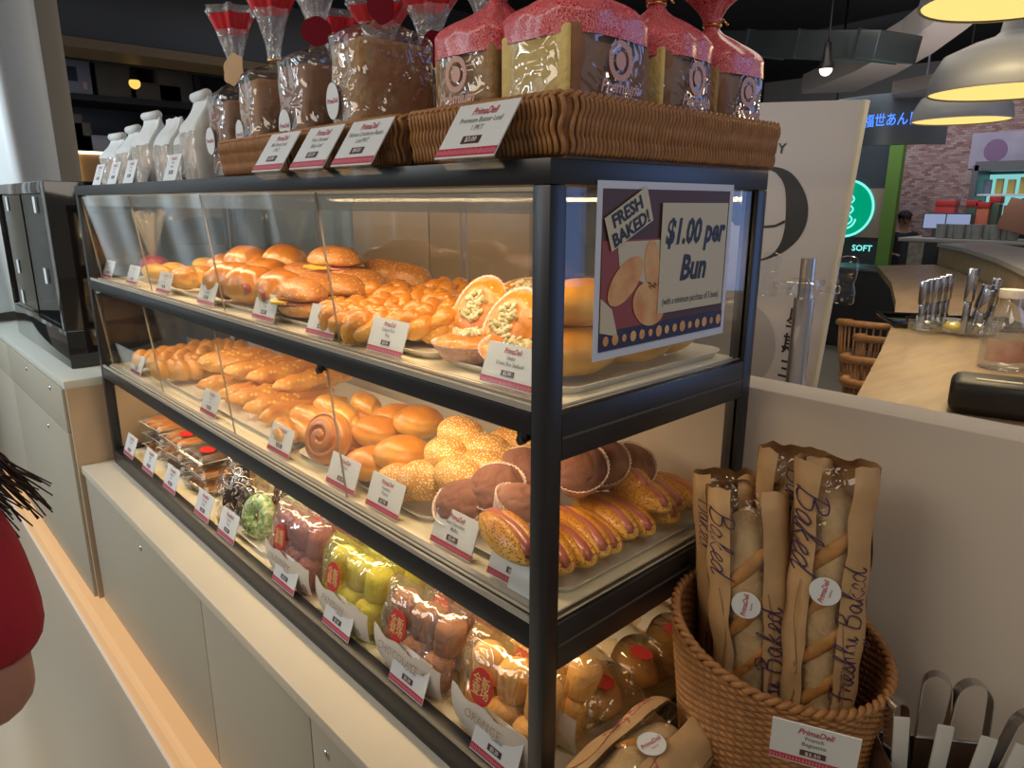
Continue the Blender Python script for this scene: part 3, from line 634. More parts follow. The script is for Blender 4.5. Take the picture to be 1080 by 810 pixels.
LIST = [
 # --- top shelf
 ('finger', 166, 291, 0.16, 0.1, 'yellow finger roll lying nearest the red footed bag'),
 ('finger', 184, 285, 0.24, 0.05, 'yellow finger roll in the middle of the yellow pile'),
 ('finger', 201, 290, 0.19, 0.2, 'yellow finger roll just above the crusty round bun'),
 ('finger', 217, 280, 0.27, 0.0, 'yellow finger roll at the back of the yellow pile'),
 ('crusty', 197, 303, 0.13, 0.3, 'crusty round bun alone at the front beside the yellow rolls'),
 ('crusty', 217, 294, 0.19, 1.3, 'crusty round bun behind the front crusty one'),
 ('crusty', 231, 284, 0.26, 2.3, 'crusty round bun at the back against the sausage buns'),
 ('sausage', 246, 301, 0.17, 0.35, 'glossy sausage bun at the front left with its sausage end showing'),
 ('sausage', 267, 314, 0.12, 0.2, 'glossy sausage bun lying lowest behind its price tag'),
 ('sausage', 298, 311, 0.19, -0.3, 'glossy sausage bun low down beside the seeded rolls'),
 ('sausage', 240, 286, 0.25, 0.1, 'glossy sausage bun at the left end of the heap'),
 ('sausage', 281, 293, 0.18, 0.15, 'glossy sausage bun in the middle of the heap with pink sausage tip'),
 ('sausage', 261, 278, 0.22, 0.1, 'topmost glossy sausage bun on the left of the heap'),
 ('sausage', 301, 277, 0.26, -0.2, 'topmost glossy sausage bun on the right of the heap'),
 ('sandwich', 319, 327, 0.10, -0.25, 'seeded sandwich roll lowest at the front with a cheese corner'),
 ('sandwich', 330, 308, 0.16, -0.1, 'long seeded sandwich roll in the middle of its pile'),
 ('sandwich', 357, 309, 0.20, 0.1, 'seeded sandwich roll against the knotted pastries'),
 ('sandwich', 320, 295, 0.24, 0.2, 'seeded sandwich roll touching the glossy sausage buns'),
 ('sandwich', 378, 303, 0.25, 0.0, 'seeded sandwich roll with ham near the seeded loaves'),
 ('sandwich', 353, 279, 0.24, 0.0, 'topmost seeded sandwich roll with a bright yellow cheese slice'),
 ('seeded', 402, 291, 0.34, 0.05, 'dark seeded loaf at the back above the pastries'),
 ('seeded', 427, 295, 0.36, 0.05, 'dark seeded loaf at the back right against the panel'),
 ('knot0', 374, 346, 0.10, 0.3, 'knotted pastry at the front left above the price tag'),
 ('knot1', 400, 342, 0.11, 1.3, 'knotted pastry at the front behind its price tag'),
 ('knot2', 424, 340, 0.13, 2.0, 'knotted pastry at the front just right of its price tag'),
 ('knot0', 443, 339, 0.14, 0.8, 'knotted pastry lying flat at the front right of its pile'),
 ('knot1', 464, 333, 0.17, 0.4, 'round knotted pastry at the right end of the pastry pile'),
 ('knot2', 372, 328, 0.16, 0.9, 'knotted pastry in the second row beside the sandwich rolls'),
 ('knot0', 397, 326, 0.19, 1.6, 'knotted pastry in the middle of the second row'),
 ('knot1', 421, 321, 0.22, 2.4, 'knotted pastry in the second row behind the front one'),
 ('knot2', 444, 316, 0.26, 0.1, 'upright knotted pastry near the top of the pile'),
 ('knot0', 481, 320, 0.26, 0.5, 'knotted pastry touching the standing tuna pie'),
 ('knot1', 408, 308, 0.27, 0.3, 'topmost knotted pastry under the seeded loaf'),
 ('knot2', 428, 312, 0.27, 1.2, 'knotted pastry high in the pile beside the upright one'),
 ('knot0', 462, 313, 0.32, 1.9, 'knotted pastry high at the back right of the pile'),
 ('knot1', 480, 307, 0.35, 0.7, 'knotted pastry farthest back against the panel'),
 ('pie', 497, 362, 0.085, 0.2, 'tuna pie lying flat at the front in its pink cup'),
 ('pie', 505, 327, 0.17, 0.0, 'tuna pie standing on edge at the left with filling showing', (R(62), 0)),
 ('pie', 538, 342, 0.13, -0.2, 'tuna pie standing on edge in front, green flecked filling', (R(58), R(8))),
 ('pie', 549, 368, 0.085, 0.9, 'tuna pie half behind the front tag beside the black post', (R(15), 0)),
 ('pie', 552, 313, 0.24, 0.4, 'tuna pie at the back left of the black post', (R(25), 0)),
 ('pie', 604, 334, 0.22, 0.6, 'tuna pie seen through the end pane beside the black post', (R(25), R(-10))),
 ('pie', 622, 326, 0.30, 1.6, 'tuna pie seen through the end pane next to the poster', (R(15), R(10))),
 ('plainbun', None, (-0.095, 0.150, 0.65), 0, 1.5, 'plain glossy bun beside the black post below the poster'),
 ('plainbun', None, (-0.095, 0.262, 0.65), 0, 0.9, 'plain glossy bun under the middle of the poster'),
 ('plainbun', None, (-0.10, 0.36, 0.65), 0, 1.5, 'plain glossy bun under the right corner of the poster'),
 ('plainbun', None, (-0.11, 0.18, 0.735), 0, 1.5, 'plain glossy bun hidden behind the lower left of the poster'),
 # --- middle shelf
 ('braid', 163, 384, 0.17, 0.4, 'pale braided roll farthest left on the middle shelf'),
 ('braid', 187, 391, 0.11, 0.9, 'pale braided roll at the front left of the braided pile'),
 ('braid', 183, 377, 0.24, 0.2, 'pale braided roll in the back row at the left'),
 ('braid', 205, 384, 0.17, 0.7, 'pale braided roll touching the long cheese loaf'),
 ('braid', 203, 374, 0.30, 0.3, 'pale braided roll behind the end of the cheese loaf'),
 ('braid', 220, 369, 0.34, 0.5, 'pale braided roll highest at the back of the pile'),
 ('braid', 242, 368, 0.37, 0.3, 'pale braided roll at the back behind the cheese loaf'),
 ('cheeseloaf', 252, 381, 0.25, 1.15, 'big long loaf with melted cheese crust behind the sticks'),
 ('roll', 302, 466, 0.10, -0.35, 'long plain roll lying lowest beside the swirl bun'),
 ('roll', 317, 453, 0.12, -0.15, 'long plain roll on top of the lowest one'),
 ('roll', 327, 441, 0.16, 0.1, 'long plain roll behind the two front ones'),
 ('roll', 350, 431, 0.20, 0.0, 'long plain roll in the third row of its pile'),
 ('roll', 363, 440, 0.17, -0.2, 'long plain roll just above the swirl bun'),
 ('roll', 386, 428, 0.26, -0.2, 'flat square ended roll at the top of the pile'),
 ('swirl', 347, 472, 0.105, 0.3, 'swirl bun standing on edge with a spiral face', (R(68), 0)),
 ('swirl', 378, 462, 0.175, 0.8, 'swirl bun half hidden behind the standing one', (R(50), 0)),
 ('shiny', 397, 456, 0.19, 0.3, 'shiny golden bun behind the front pair with wavy ridges'),
 ('shiny', 418, 443, 0.25, 0.8, 'shiny golden bun left of the topmost one'),
 ('shiny', 393, 490, 0.11, 0.6, 'shiny golden bun at the very front behind the tag'),
 ('shiny', 424, 479, 0.14, 1.2, 'shiny golden bun second from the front'),
 ('shiny', 442, 446, 0.24, 0.2, 'topmost shiny golden bun beside the sesame buns'),
 ('shiny', 376, 446, 0.22, 1.8, 'shiny golden bun between the long rolls and the ridged one'),
 ('sesame', 426, 517, 0.085, 0.5, 'sesame bun at the very front with a green split', (R(30), 0)),
 ('sesame', 451, 507, 0.11, 0.7, 'sesame bun leaning behind the front one', (R(30), 0)),
 ('sesame', 472, 481, 0.15, -0.3, 'sesame bun in the middle of the pile with a dent'),
 ('sesame', 486, 459, 0.20, -0.15, 'topmost long sesame bun of the pile'),
 ('sesame', 511, 477, 0.20, 0.2, 'sesame bun right of the middle one'),
 ('sesame', 542, 470, 0.26, 0.5, 'sesame bun beside the black post at the back'),
 ('sesame', 487, 503, 0.13, 0.1, 'sesame bun peeping above the big muffin'),
 ('sesame', 511, 495, 0.17, 0.3, 'sesame bun low down behind the muffins'),
 ('sesame', 530, 490, 0.21, 0.9, 'small sesame bun between the muffins and the post'),
 ('muffin', 490, 534, 0.085, 0.2, 'big chocolate muffin at the front with cracked top', (R(34), 0)),
 ('muffin', 524, 519, 0.14, 0.6, 'chocolate muffin directly behind the big front one', (R(30), 0)),
 ('muffin', 552, 500, 0.21, 1.0, 'chocolate muffin standing high beside the black post', (R(25), 0)),
 ('muffin', 549, 541, 0.10, 1.4, 'chocolate muffin tipped against the black post at the front', (R(20), R(20))),
 ('muffin', 609, 496, 0.23, 0.8, 'chocolate muffin just right of the black post', (R(38), 0)),
 ('muffin', 600, 482, 0.30, 0.8, 'chocolate muffin at the back behind the black post', (R(32), 0)),
 ('muffin', 633, 490, 0.30, 0.8, 'chocolate muffin at the back with a tall paper edge', (R(38), 0)),
 ('muffin', 662, 496, 0.36, 0.8, 'chocolate muffin farthest back behind the hot dog buns', (R(34), 0)),
 ('hotdog', 566, 580, (-0.05, 0.055), -0.30, 'hot dog bun seen left of the black post beside the tag'),
 ('hotdog', 642, 574, (-0.045, 0.058), -0.30, 'hot dog bun on top at the front right of the black post'),
 ('hotdog', 604, 590, (-0.05, 0.055), -0.35, 'hot dog bun lowest beside the black post'),
 ('hotdog', 626, 594, (-0.045, 0.06), -0.25, 'hot dog bun low in the front corner of the tray'),
 ('hotdog', 651, 580, (-0.045, 0.06), -0.22, 'hot dog bun in the bottom layer near the corner'),
 ('hotdog', 686, 560, (-0.045, 0.06), -0.2, 'hot dog bun in the middle of the bottom layer'),
 ('hotdog', 668, 557, (-0.05, 0.058), -0.24, 'hot dog bun on top with the whole sausage showing'),
 ('hotdog', 712, 549, (-0.045, 0.06), -0.2, 'hot dog bun in the bottom layer behind the middle one'),
 ('hotdog', 702, 530, (-0.05, 0.058), -0.2, 'highest hot dog bun of the heap'),
 ('hotdog', 738, 533, (-0.045, 0.06), -0.15, 'hot dog bun near the back end of the bottom layer'),
 ('hotdog', 683, 512, (-0.09, 0.06), -0.2, 'hot dog bun behind the highest one'),
 ('hotdog', 717, 529, (-0.055, 0.058), -0.2, 'hot dog bun with a pink sausage tip near the back'),
]
for row in LIST:
    kind, px, py, y, rz, lab = row[:6]; key = kind.rstrip('012') if kind.startswith('knot') else kind
    put(kind, px, py, y, rz, lab, G[key][0], G[key][1], tilt=row[6] if len(row) > 6 else (0, 0))
for kind, px, py, zl, dy, rz, lab in (('stickplain', 192, 408, 0.0, 0.02, 82, 'plain stick at the far left of the sticks'), ('stick', 208, 412, 0.0, 0.0, 86, 'browned cheese stick on the far side of the row'),
   ('stick', 229, 421, 0.0, 0.0, 90, 'cheese stick second from the far side of the row'), ('stick', 240, 432, 0.0, 0.0, 90, 'cheese stick in the middle of the row with a golden crust'), ('stick', 258, 441, 0.0, 0.0, 93, 'cheese stick second from the near side of the row'),
   ('stickplain', 271, 449, 0.0, 0.0, 93, 'plain stick at the near side of the row beside the long rolls'), ('stick', 236, 405, 0.040, 0.04, 84, 'cheese stick lying on top at the far side'), ('stick', 262, 414, 0.042, 0.05, 92, 'cheese stick lying on top in the middle'), ('stick', 290, 421, 0.042, 0.05, 95, 'cheese stick lying on top at the near side')):
    root, h = PR[kind]; sc = SCALE[kind]; L = (0.20 if kind == 'stick' else 0.19)*sc; z = Z2+0.008+zl; q = P(px, py, 'z', z+0.02)
    yy = max(0.088, min(q.y, 0.12))+dy; q = P(px, py, 'y', yy); loc = (q.x+cos(R(rz))*L/2, min(yy+L/2, 0.455-L/2+0.01), z)
    if kind not in USED: USED.add(kind); o = root; root.location = loc; root.rotation_euler = (0, 0, R(rz)); root.scale = (sc,)*3
    else: o = dup(root, loc, (0, 0, R(rz)), scale=sc)
    tag(o, lab, *G[kind])
# oval white trays under the piles
def tray(x0, x1, y0, y1, z, label, shelf):
    b = B(); w2, d2 = (x1-x0)/2, (y1-y0)/2; rr = 0.035
    def ring(ins, zz):
        pts = []
        for cx, cy, a0 in ((w2-rr, d2-rr, 0), (-w2+rr, d2-rr, 90), (-w2+rr, -d2+rr, 180), (w2-rr, -d2+rr, 270)):
            for k in range(7):
                a = R(a0+k*15); pts.append(Vector((cx+(rr-ins)*cos(a), cy+(rr-ins)*sin(a), zz)))
        return pts
    rs = [ring(0.010, 0.0005), ring(0.002, 0.010), ring(0.0, 0.012), ring(0.003, 0.012), ring(0.012, 0.003)]
    V = [[b.m.verts.new(p) for p in r] for r in rs]; n = len(V[0])
    for i in range(4):
        for k in range(n): b.m.faces.new((V[i][k], V[i][(k+1) % n], V[i+1][(k+1) % n], V[i+1][k]))
    b.m.faces.new(V[4]); b.m.faces.new(V[0][::-1])
    o = obj('tray', b, M['white_plastic'], loc=((x0+x1)/2, (y0+y1)/2, z), sharp=50)
    return tag(o, label, 'tray', 'white trays in the display case')
for x0, x1, lab in ((-1.62, -1.28, 'white tray under the yellow finger rolls'), (-1.26, -0.90, 'white tray under the glossy sausage buns'), (-0.88, -0.66, 'white tray under the seeded sandwich rolls'), (-0.64, -0.32, 'white tray under the knotted pastries'), (-0.30, -0.03, 'white tray under the tuna pies')):
    tray(x0, x1, 0.07, 0.455, Z1, lab, 1)
for x0, x1, lab in ((-1.72, -1.36, 'white tray under the braided rolls'), (-1.34, -0.84, 'white tray under the cheese sticks'), (-0.82, -0.60, 'white tray under the long rolls and swirl buns'), (-0.58, -0.34, 'white tray under the shiny buns and sesame buns'), (-0.325, -0.03, 'white tray under the hot dog buns and muffins')):
    tray(x0, x1, 0.07, 0.455, Z2, lab, 2)
# ---------------------------------------------------------------- twisted cellophane bag with a red foot, snack packets
M['cello'] = film('cellophane', (0.94, 0.93, 0.90), 0.08, 1.0, wr=1.0, wscale=40, f0=0.14, haze=0.20, hcol=(0.85, 0.76, 0.62))
M['red_foil'] = mat('red_foil', (0.50, 0.03, 0.04), 0.3, coat=0.4, bump=0.8, bscale=60)
q = P(164, 287, 'y', 0.20)
t = thing('gift_bag', 'clear twisted cellophane bag with a crinkled red foot on the top shelf', 'gift bag', (q.x, 0.20, Z1+0.001))
obj('foot', B().blob((0, 0, 0.032), (0.062, 0.045, 0.033), 4, flat=0.1, fn=lump(5, 0.16, 3)), M['red_foil'], t)
b = B(); b.grid(lambda u, v: Vector(((0.012+0.052*v**1.2*(1+0.22*cos(u*2*PI*9)))*cos(u*2*PI), (0.012+0.035*v**1.2*(1+0.22*cos(u*2*PI*9+1)))*sin(u*2*PI), 0.062+0.145*v+0.012*sin(u*2*PI*5)*v)), 72, 14, cu=True)
obj('flared_top', b, M['cello'], t)
b = B(); rnd = random.Random(3)
for i in range(26):
    a, e = rnd.random()*6.28, rnd.random(); b.tube([(0.006*cos(a), 0.006*sin(a), 0.06), (0.02*e*cos(a), 0.016*e*sin(a), 0.13), (0.055*e*cos(a), 0.04*e*sin(a), 0.19+0.02*e)], 0.0013, 4)
M['straw'] = mat('straw_filling', (0.70, 0.52, 0.30), 0.6); obj('straw', b, M['straw'], t)
# ---------------------------------------------------------------- wrapped goods on the bottom deck
M['film'] = film('bag_film', (0.97, 0.97, 0.96), 0.07, 1.0, wr=1.0, wscale=14, f0=0.11, haze=0.03)
M['film_pink'] = film('pink_bag_film', (0.93, 0.78, 0.80), 0.10, 1.0, wr=0.9, wscale=14, f0=0.12, haze=0.16, hcol=(0.62, 0.40, 0.42))
M['film_green'] = film('green_bag_film', (0.90, 0.95, 0.66), 0.10, 1.0, wr=0.9, wscale=14, f0=0.12, haze=0.16, hcol=(0.66, 0.68, 0.16))
M['film_brown'] = film('brown_bag_film', (0.96, 0.92, 0.86), 0.07, 1.0, wr=1.0, wscale=14, f0=0.12, haze=0.05)
M['film_amber'] = film('amber_bag_film', (1.0, 0.95, 0.84), 0.07, 1.0, wr=1.0, wscale=14, f0=0.12, haze=0.10, hcol=(0.80, 0.56, 0.24))
M['cake_pink'] = mat('berry_chiffon', (0.27, 0.125, 0.10), 0.7, var=0.2, vscale=30, bump=0.5, bscale=90)
M['cake_green'] = mat('pandan_chiffon', (0.66, 0.42, 0.12), 0.7, col2=(0.62, 0.55, 0.10), vscale=14, bump=0.5, bscale=90)
M['cake_brown'] = mat('cocoa_chiffon', (0.34, 0.15, 0.075), 0.7, var=0.2, vscale=30, bump=0.5, bscale=90)
M['cake_orange'] = mat('orange_chiffon', (0.76, 0.45, 0.14), 0.7, var=0.15, vscale=30, bump=0.5, bscale=90)
M['oval_red'] = mat('red_sticker', (0.56, 0.022, 0.02), 0.3, coat=0.4)
M['gold_print'] = mat('gold_print', (0.80, 0.55, 0.20), 0.4)
M['label_white'] = mat('printed_label', (0.70, 0.64, 0.56), 0.5)
M['label_print'] = mat('label_print', (0.34, 0.28, 0.24), 0.5)
def pillow(w, h, t, seed, nu=30, nv=26, amp=0.006):
    """pillow bag standing in XZ, bulging along y, crimped seams at foot and top"""
    b = B()
    def f(sg):
        def g(u, v):
            x = (u-0.5)*w; z = v*h
            e = max(0, 1-(2*u-1)**6)**0.5*max(0, 1-abs(2*v-1.0)**5)**0.6
            nz = noise.noise(Vector((x*28+seed, z*28, sg*3)))*amp*min(1, e*2) + noise.noise(Vector((x*70, z*16+seed, 7*sg)))*amp*0.5*e
            return Vector((x*(1-0.05*e), sg*(t/2*e+0.0008)+nz, z))
        return g
    b.grid(f(-1), nu, nv); b.grid(f(1), nu, nv)
    bmesh.ops.remove_doubles(b.m, verts=b.m.verts, dist=0.0002)
    return b
def mini_cake(r=0.033, h=0.052):
    return B().lathe([(0.0, 0), (r*0.80, 0.0), (r*0.86, 0.004), (r, h*0.72), (r*0.98, h*0.80), (r*0.80, h*0.95), (r*0.4, h*1.02), (0, h*1.02)], 72, flute=24, amp=0.02)
CAKE = mini_cake().mesh('cake')
def chiffon_bag(label, loc, rz, lean, w, h, film_m, cake_m, title, flip=False, sticker=True, group=None, seed=1.0):
    t = thing('cake_bag', label, 'bag of cakes', loc, (lean, 0, rz), group)
    obj('wrapper', pillow(w, h, 0.078, seed), film_m, t)
    n = 3
    for r in range(2):
        for i in range(n):
            me = CAKE.copy(); me.materials.clear(); me.materials.append(cake_m)
            o = obj('cake', me, None, t, loc=((i-(n-1)/2)*(w*0.285), 0.008 if r else -0.004, 0.014+r*(h*0.40)), rot=(R(8 if r else -3), 0, i*0.7))
            s = min(1.0, w*0.285/0.068); o.scale = (s, s*0.92, h*0.37/0.052)
    def oval(cx, cz, rx, rz2, y): return [(cx+rx*cos(k*2*PI/28), cz+rz2*sin(k*2*PI/28)) for k in range(28)]
    if sticker:
        sx, sz = -w*0.10, h*0.60
        o = obj('sticker', B().prism(oval(sx, sz, 0.026, 0.030, 0), 0.001, T((0, -0.044, 0)) @ FRONT), M['oval_red'], t, smooth=False)
        b = B().text('全新\n登场', 0.020, T((sx, -0.0456, sz)) @ FRONT, bold=0.01, line=0.8)
        b.m.normal_update(); obj('sticker_lettering', b, M['gold_print'], o, smooth=False)
    # printed paper band around the foot of the bag
    lb = B(); lb.grid(lambda u, v: Vector(((u-0.5)*w*0.94, -0.049+0.014*abs(2*u-1)**3 + 0.018*(1-v)**2, 0.008+v*h*(0.38+0.02*sin(u*17)))), 24, 6)
    o = obj('label', lb, M['label_white'], t)
    b = B().text(title, 0.020, T((0, -0.0515, h*0.31)) @ FRONT, bold=0.0)
    obj('label_lettering', b, M['label_print'], o, smooth=False)
    return t
G1 = 'bags of small cakes on the bottom deck'
packs = [
 ('pink bag of cakes, the front one, with a red oval sticker', -0.835, 0.060, 0.0, 0.225, 0.165, 'film_pink', 'cake_pink', 'BLUEBERRY', True, 1),
 ('pink bag of cakes standing behind the front pink bag', -0.815, 0.140, 0.03, 0.22, 0.165, 'film_pink', 'cake_pink', 'BLUEBERRY', True, 2),
 ('green bag of cakes, the front one, with a red oval sticker', -0.600, 0.060, 0.0, 0.215, 0.165, 'film_green', 'cake_green', 'PANDAN', True, 3),
 ('green bag of cakes standing behind the front green bag', -0.580, 0.140, 0.02, 0.215, 0.165, 'film_green', 'cake_green', 'PANDAN', False, 4),
 ('brown bag of cakes, the front one, with a red oval sticker', -0.375, 0.060, 0.0, 0.215, 0.160, 'film_brown', 'cake_brown', 'CHOCOLATE', True, 5),
 ('brown bag of cakes standing behind the front brown bag', -0.355, 0.140, 0.02, 0.215, 0.165, 'film_brown', 'cake_brown', 'CHOCOLATE', True, 6),
 ('orange bag of cakes, the front one, cut by the black post', -0.148, 0.060, 0.0, 0.205, 0.165, 'film_amber', 'cake_orange', 'ORANGE', True, 7),
 ('orange bag of cakes standing behind the front orange bag', -0.140, 0.142, -0.02, 0.205, 0.165, 'film_amber', 'cake_orange', 'ORANGE', True, 8),
]
ZD = 0.041
for (lab, x, y, rz, w_, h_, fm, cm, ti, st, sd) in packs:
    chiffon_bag(lab, (x, y, ZD), rz, R(-13), w_, h_, M[fm], M[cm], ti, sticker=st, group=G1, seed=sd*1.7)
# loaves in amber film with a white paper band, seen through the open end of the bottom tier
M['loaf_crust'] = bread('loaf_crust', (0.56, 0.29, 0.09), (0.70, 0.44, 0.17), 0.5, coat=0.0)
def loaf_pack(label, loc, rz, L=0.20, sd=1.0, lean=0):
    t = thing('wrapped_loaf', label, 'wrapped bread', loc, (R(0), R(lean), rz), 'wrapped loaves at the open end of the bottom deck')
    obj('loaf', B().blob((0, 0, 0.042), (L*0.46, 0.048, 0.038), 4, flat=0.1, fn=lambda d: 1+0.05*noise.noise(d*2+Vector((sd, 0, 0)))), M['loaf_crust'], t)
    b = pillow(L, 0.125, 0.088, sd, 26, 24); bmesh.ops.transform(b.m, matrix=T((0, 0.0625, 0.046)) @ RX(R(90)), verts=b.m.verts)
    obj('wrapper', b, M['film_amber'], t)
    band = B(); band.grid(lambda u, v: Vector((-0.045+0.075*u+0.006*sin(v*9), 0.060*cos(PI*v), 0.046+0.049*sin(PI*v)**0.7)), 8, 22)
    obj('paper_band', band, M['label_white'], t)
    o = obj('print', B().prism([(0.07+0.022*cos(k*PI/12), 0.016*sin(k*PI/12)) for k in range(24)], 0.001, T((0, -0.010, 0.0915))), M['oval_red'], t, smooth=False)
    return t
loaf_pack('wrapped loaf lying nearest the black post at the open end', (-0.125, 0.225, ZD+0.002), R(-12), sd=3)
loaf_pack('wrapped loaf with a white paper band in the middle of the row', (-0.130, 0.325, ZD+0.002), R(-8), sd=5)
loaf_pack('wrapped loaf at the back of the open end beside the wall', (-0.130, 0.420, ZD+0.002), R(-5), sd=8, L=0.2)
# clear hinged boxes of filled rolls
M['box_clear'] = film('clear_box', (0.95, 0.96, 0.95), 0.06, 1.0, f0=0.06, haze=0.02)
M['roll_fill'] = bread('filled_rolls', (0.44, 0.15, 0.02), (0.60, 0.26, 0.05), 0.4)
M['dark_fill'] = mat('dark_filling', (0.11, 0.055, 0.035), 0.5, var=0.4, vscale=60)
def clam(label, loc, rz, dark=False, sticker=False, first=[None]):
    t = thing('clear_food_box', label, 'food box', loc, (0, 0, rz), 'stacked clear food boxes on the bottom deck')
    w, d, h = 0.180, 0.125, 0.0405
    b = B(); pr = [(1.0, 0.0), (1.04, 0.020), (1.10, 0.0215), (1.10, 0.0235), (1.03, 0.025), (0.96, h-0.004), (0.90, h)]
    rows = []
    for s, z in pr:
        rows.append([b.m.verts.new((sx*(w/2*s/1.1-0.008*(i % 2)), sy*(d/2*s/1.1-0.008*((i+1) % 2)), z)) for sx, sy, i in ((1, -1, 0), (1, -1, 1), (1, 1, 1), (1, 1, 0), (-1, 1, 0), (-1, 1, 1), (-1, -1, 1), (-1, -1, 0))])
    for i in range(len(rows)-1):
        for k in range(8): b.m.faces.new((rows[i][k], rows[i][(k+1) % 8], rows[i+1][(k+1) % 8], rows[i+1][k]))
    b.m.faces.new(rows[-1]); b.m.faces.new(rows[0][::-1])
    obj('shell', b, M['box_clear'], t, smooth=False)
    rim = B(); pts = [(sx*(w/2-0.006*(i % 2)), sy*(d/2-0.006*((i+1) % 2)), 0.0225) for sx, sy, i in ((1, -1, 0), (1, -1, 1), (1, 1, 1), (1, 1, 0), (-1, 1, 0), (-1, 1, 1), (-1, -1, 1), (-1, -1, 0))]
    obj('rim', rim.tube(pts, 0.0016, 6, closed=True), M['white_plastic'], t)
    for i in range(3):
        obj('roll', B().blob((-0.052+0.052*i, 0, 0.019), (0.0270, 0.054, 0.0175), 3, fn=lump(3, 0.10, i)), M['dark_fill'] if (dark or i == 9) else M['roll_fill'], t)
    if sticker:
        obj('sticker', B().prism([(0.03*cos(k*PI/12)+0.02, 0.020*sin(k*PI/12)) for k in range(24)], 0.0008, T((0, -0.01, h+0.0005))), M['oval_red'], t, smooth=False)
    return t
names = {0: 'lowest', 1: 'second lowest', 2: 'third', 3: 'topmost'}
for s, (x, y, rz, wh, top) in enumerate(((-1.915, 0.140, 0.03, 'farthest', 3), (-1.715, 0.135, 0.03, 'middle', 3), (-1.510, 0.130, 0.02, 'nearest', 3), (-1.55, 0.275, 0.03, 'rear', 3))):
    for k in range(top):
        last = k == top-1
        nmz = {0: 'lowest', 1: 'middle', 2: 'topmost'}[k]
        clam('%s clear food box of the %s stack%s' % (nmz, wh, ', red oval sticker on its lid' if (last and s in (1, 2)) else ' beside its price tags' if s < 3 else ' behind the others'),
             (x+0.006*((k*2+s) % 3-1), y+0.004*((k+s) % 2), ZD+0.0005+k*0.0415), rz+0.03*((k+s) % 3-1), dark=((k+s) % 3 == 1), sticker=last and s in (1, 2))
# donuts in clear film on an oval plate
M['choc_glaze'] = mat('chocolate_glaze', (0.030, 0.012, 0.010), 0.15, coat=0.6)
M['green_sprinkle'] = mat('green_sprinkles', (0.72, 0.74, 0.52), 0.5, col2=(0.07, 0.30, 0.05), vscale=130, bump=0.8, bscale=150)
M['dough'] = bread('donut_dough', (0.60, 0.30, 0.09), (0.74, 0.46, 0.18), 0.5)
M['sprinkle'] = mat('white_sprinkle', (0.80, 0.78, 0.70), 0.5, col2=(0.28, 0.24, 0.22), vscale=200)
M['floss_cream'] = mat('cream_drizzle', (0.85, 0.74, 0.55), 0.4)
M['donut_film'] = film('donut_film', (0.98, 0.98, 0.97), 0.07, 1.0, wr=0.8, wscale=12, f0=0.05)
def donut(label, loc, rot, glaze, kind, sd):
    t = thing('wrapped_donut', label, 'donut', loc, rot, 'film wrapped donuts on the bottom deck')
    if kind == 'ring':
        ring = [(0.031*cos(a*PI/16), 0, 0.047+0.031*sin(a*PI/16)) for a in range(32)]
        obj('dough', B().tube(ring, 0.0165, 16, closed=True), M['dough'], t)
        g = B()
        g.grid(lambda u, v: Vector(((0.031+0.0175*cos(PI*1.05*(v-0.5)+0)*0+0.0178*sin(PI*(v-0.5)*1.15))*cos(u*2*PI), -0.0178*cos(PI*(v-0.5)*1.15), 0.047+(0.031+0.0178*sin(PI*(v-0.5)*1.15))*sin(u*2*PI))), 48, 12, cu=True)
        g.jitter(0.0012, 60, sd); obj('glaze', g, glaze, t)
        ht = 0.095
    else:
        obj('dough', B().blob((0, 0.004, 0.055), (0.030, 0.026, 0.052), 4), M['dough'], t)
        obj('glaze', B().blob((0, -0.004, 0.055), (0.031, 0.023, 0.053), 4, fn=lump(4, 0.06, sd)), glaze, t)
        ht = 0.108
    rnd = random.Random(sd); s = B()
    for i in range(40):
        a, q = rnd.random()*6.28, (0.016+0.026*rnd.random()) if kind == 'ring' else 0.026*rnd.random()
        c = Vector((q*cos(a), -0.0195 if kind == 'ring' else -0.0265+0.008*(q/0.026)**2, 0.047+q*sin(a) if kind == 'ring' else 0.055+1.5*q*sin(a)))
        d = Vector((rnd.random()-.5, 0.2*(rnd.random()-.5), rnd.random()-.5)).normalized()*0.004
        s.cyl(c-d, c+d, 0.0008, 5)
    obj('sprinkles', s, M['sprinkle'] if glaze is M['choc_glaze'] else M['green_sprinkle'], t)
    b = pillow(0.118, ht+0.022, 0.058, sd, 20, 20, amp=0.008); obj('wrapper', b, M['donut_film'], t); t.scale = (1.18, 1.18, 1.18)
    return t
o = tray(-1.31, -0.965, 0.05, 0.30, ZD+0.001, 'white oval plate under the film wrapped donuts', 0)
zdn = ZD+0.0035
donut('dark chocolate long donut at the left end of the plate', (-1.300, 0.100, ZD+0.006), (R(-24), R(6), 0.3), M['choc_glaze'], 'long', 1)
donut('dark chocolate ring donut with white sprinkles behind its tag', (-1.215, 0.082, zdn), (R(-18), 0, 0.35), M['choc_glaze'], 'ring', 2)
donut('green sprinkled ring donut at the front of the plate', (-1.095, 0.078, zdn), (R(-18), 0, 0.2), M['green_sprinkle'], 'ring', 3)
donut('green sprinkled ring donut behind the front green one', (-1.040, 0.150, zdn), (R(-16), 0, 0.1), M['green_sprinkle'], 'ring', 4)
donut('chocolate donut with drizzle in the middle of the back row', (-1.150, 0.175, zdn), (R(-18), 0, 0.2), M['choc_glaze'], 'long', 5)
donut('cream drizzled ring donut at the left of the back row', (-1.265, 0.185, zdn), (R(-18), 0, 0.2), M['floss_cream'], 'ring', 6)
donut('cream drizzled long donut farthest back on the plate', (-1.100, 0.255, zdn), (R(-14), 0, 0.1), M['floss_cream'], 'long', 7)
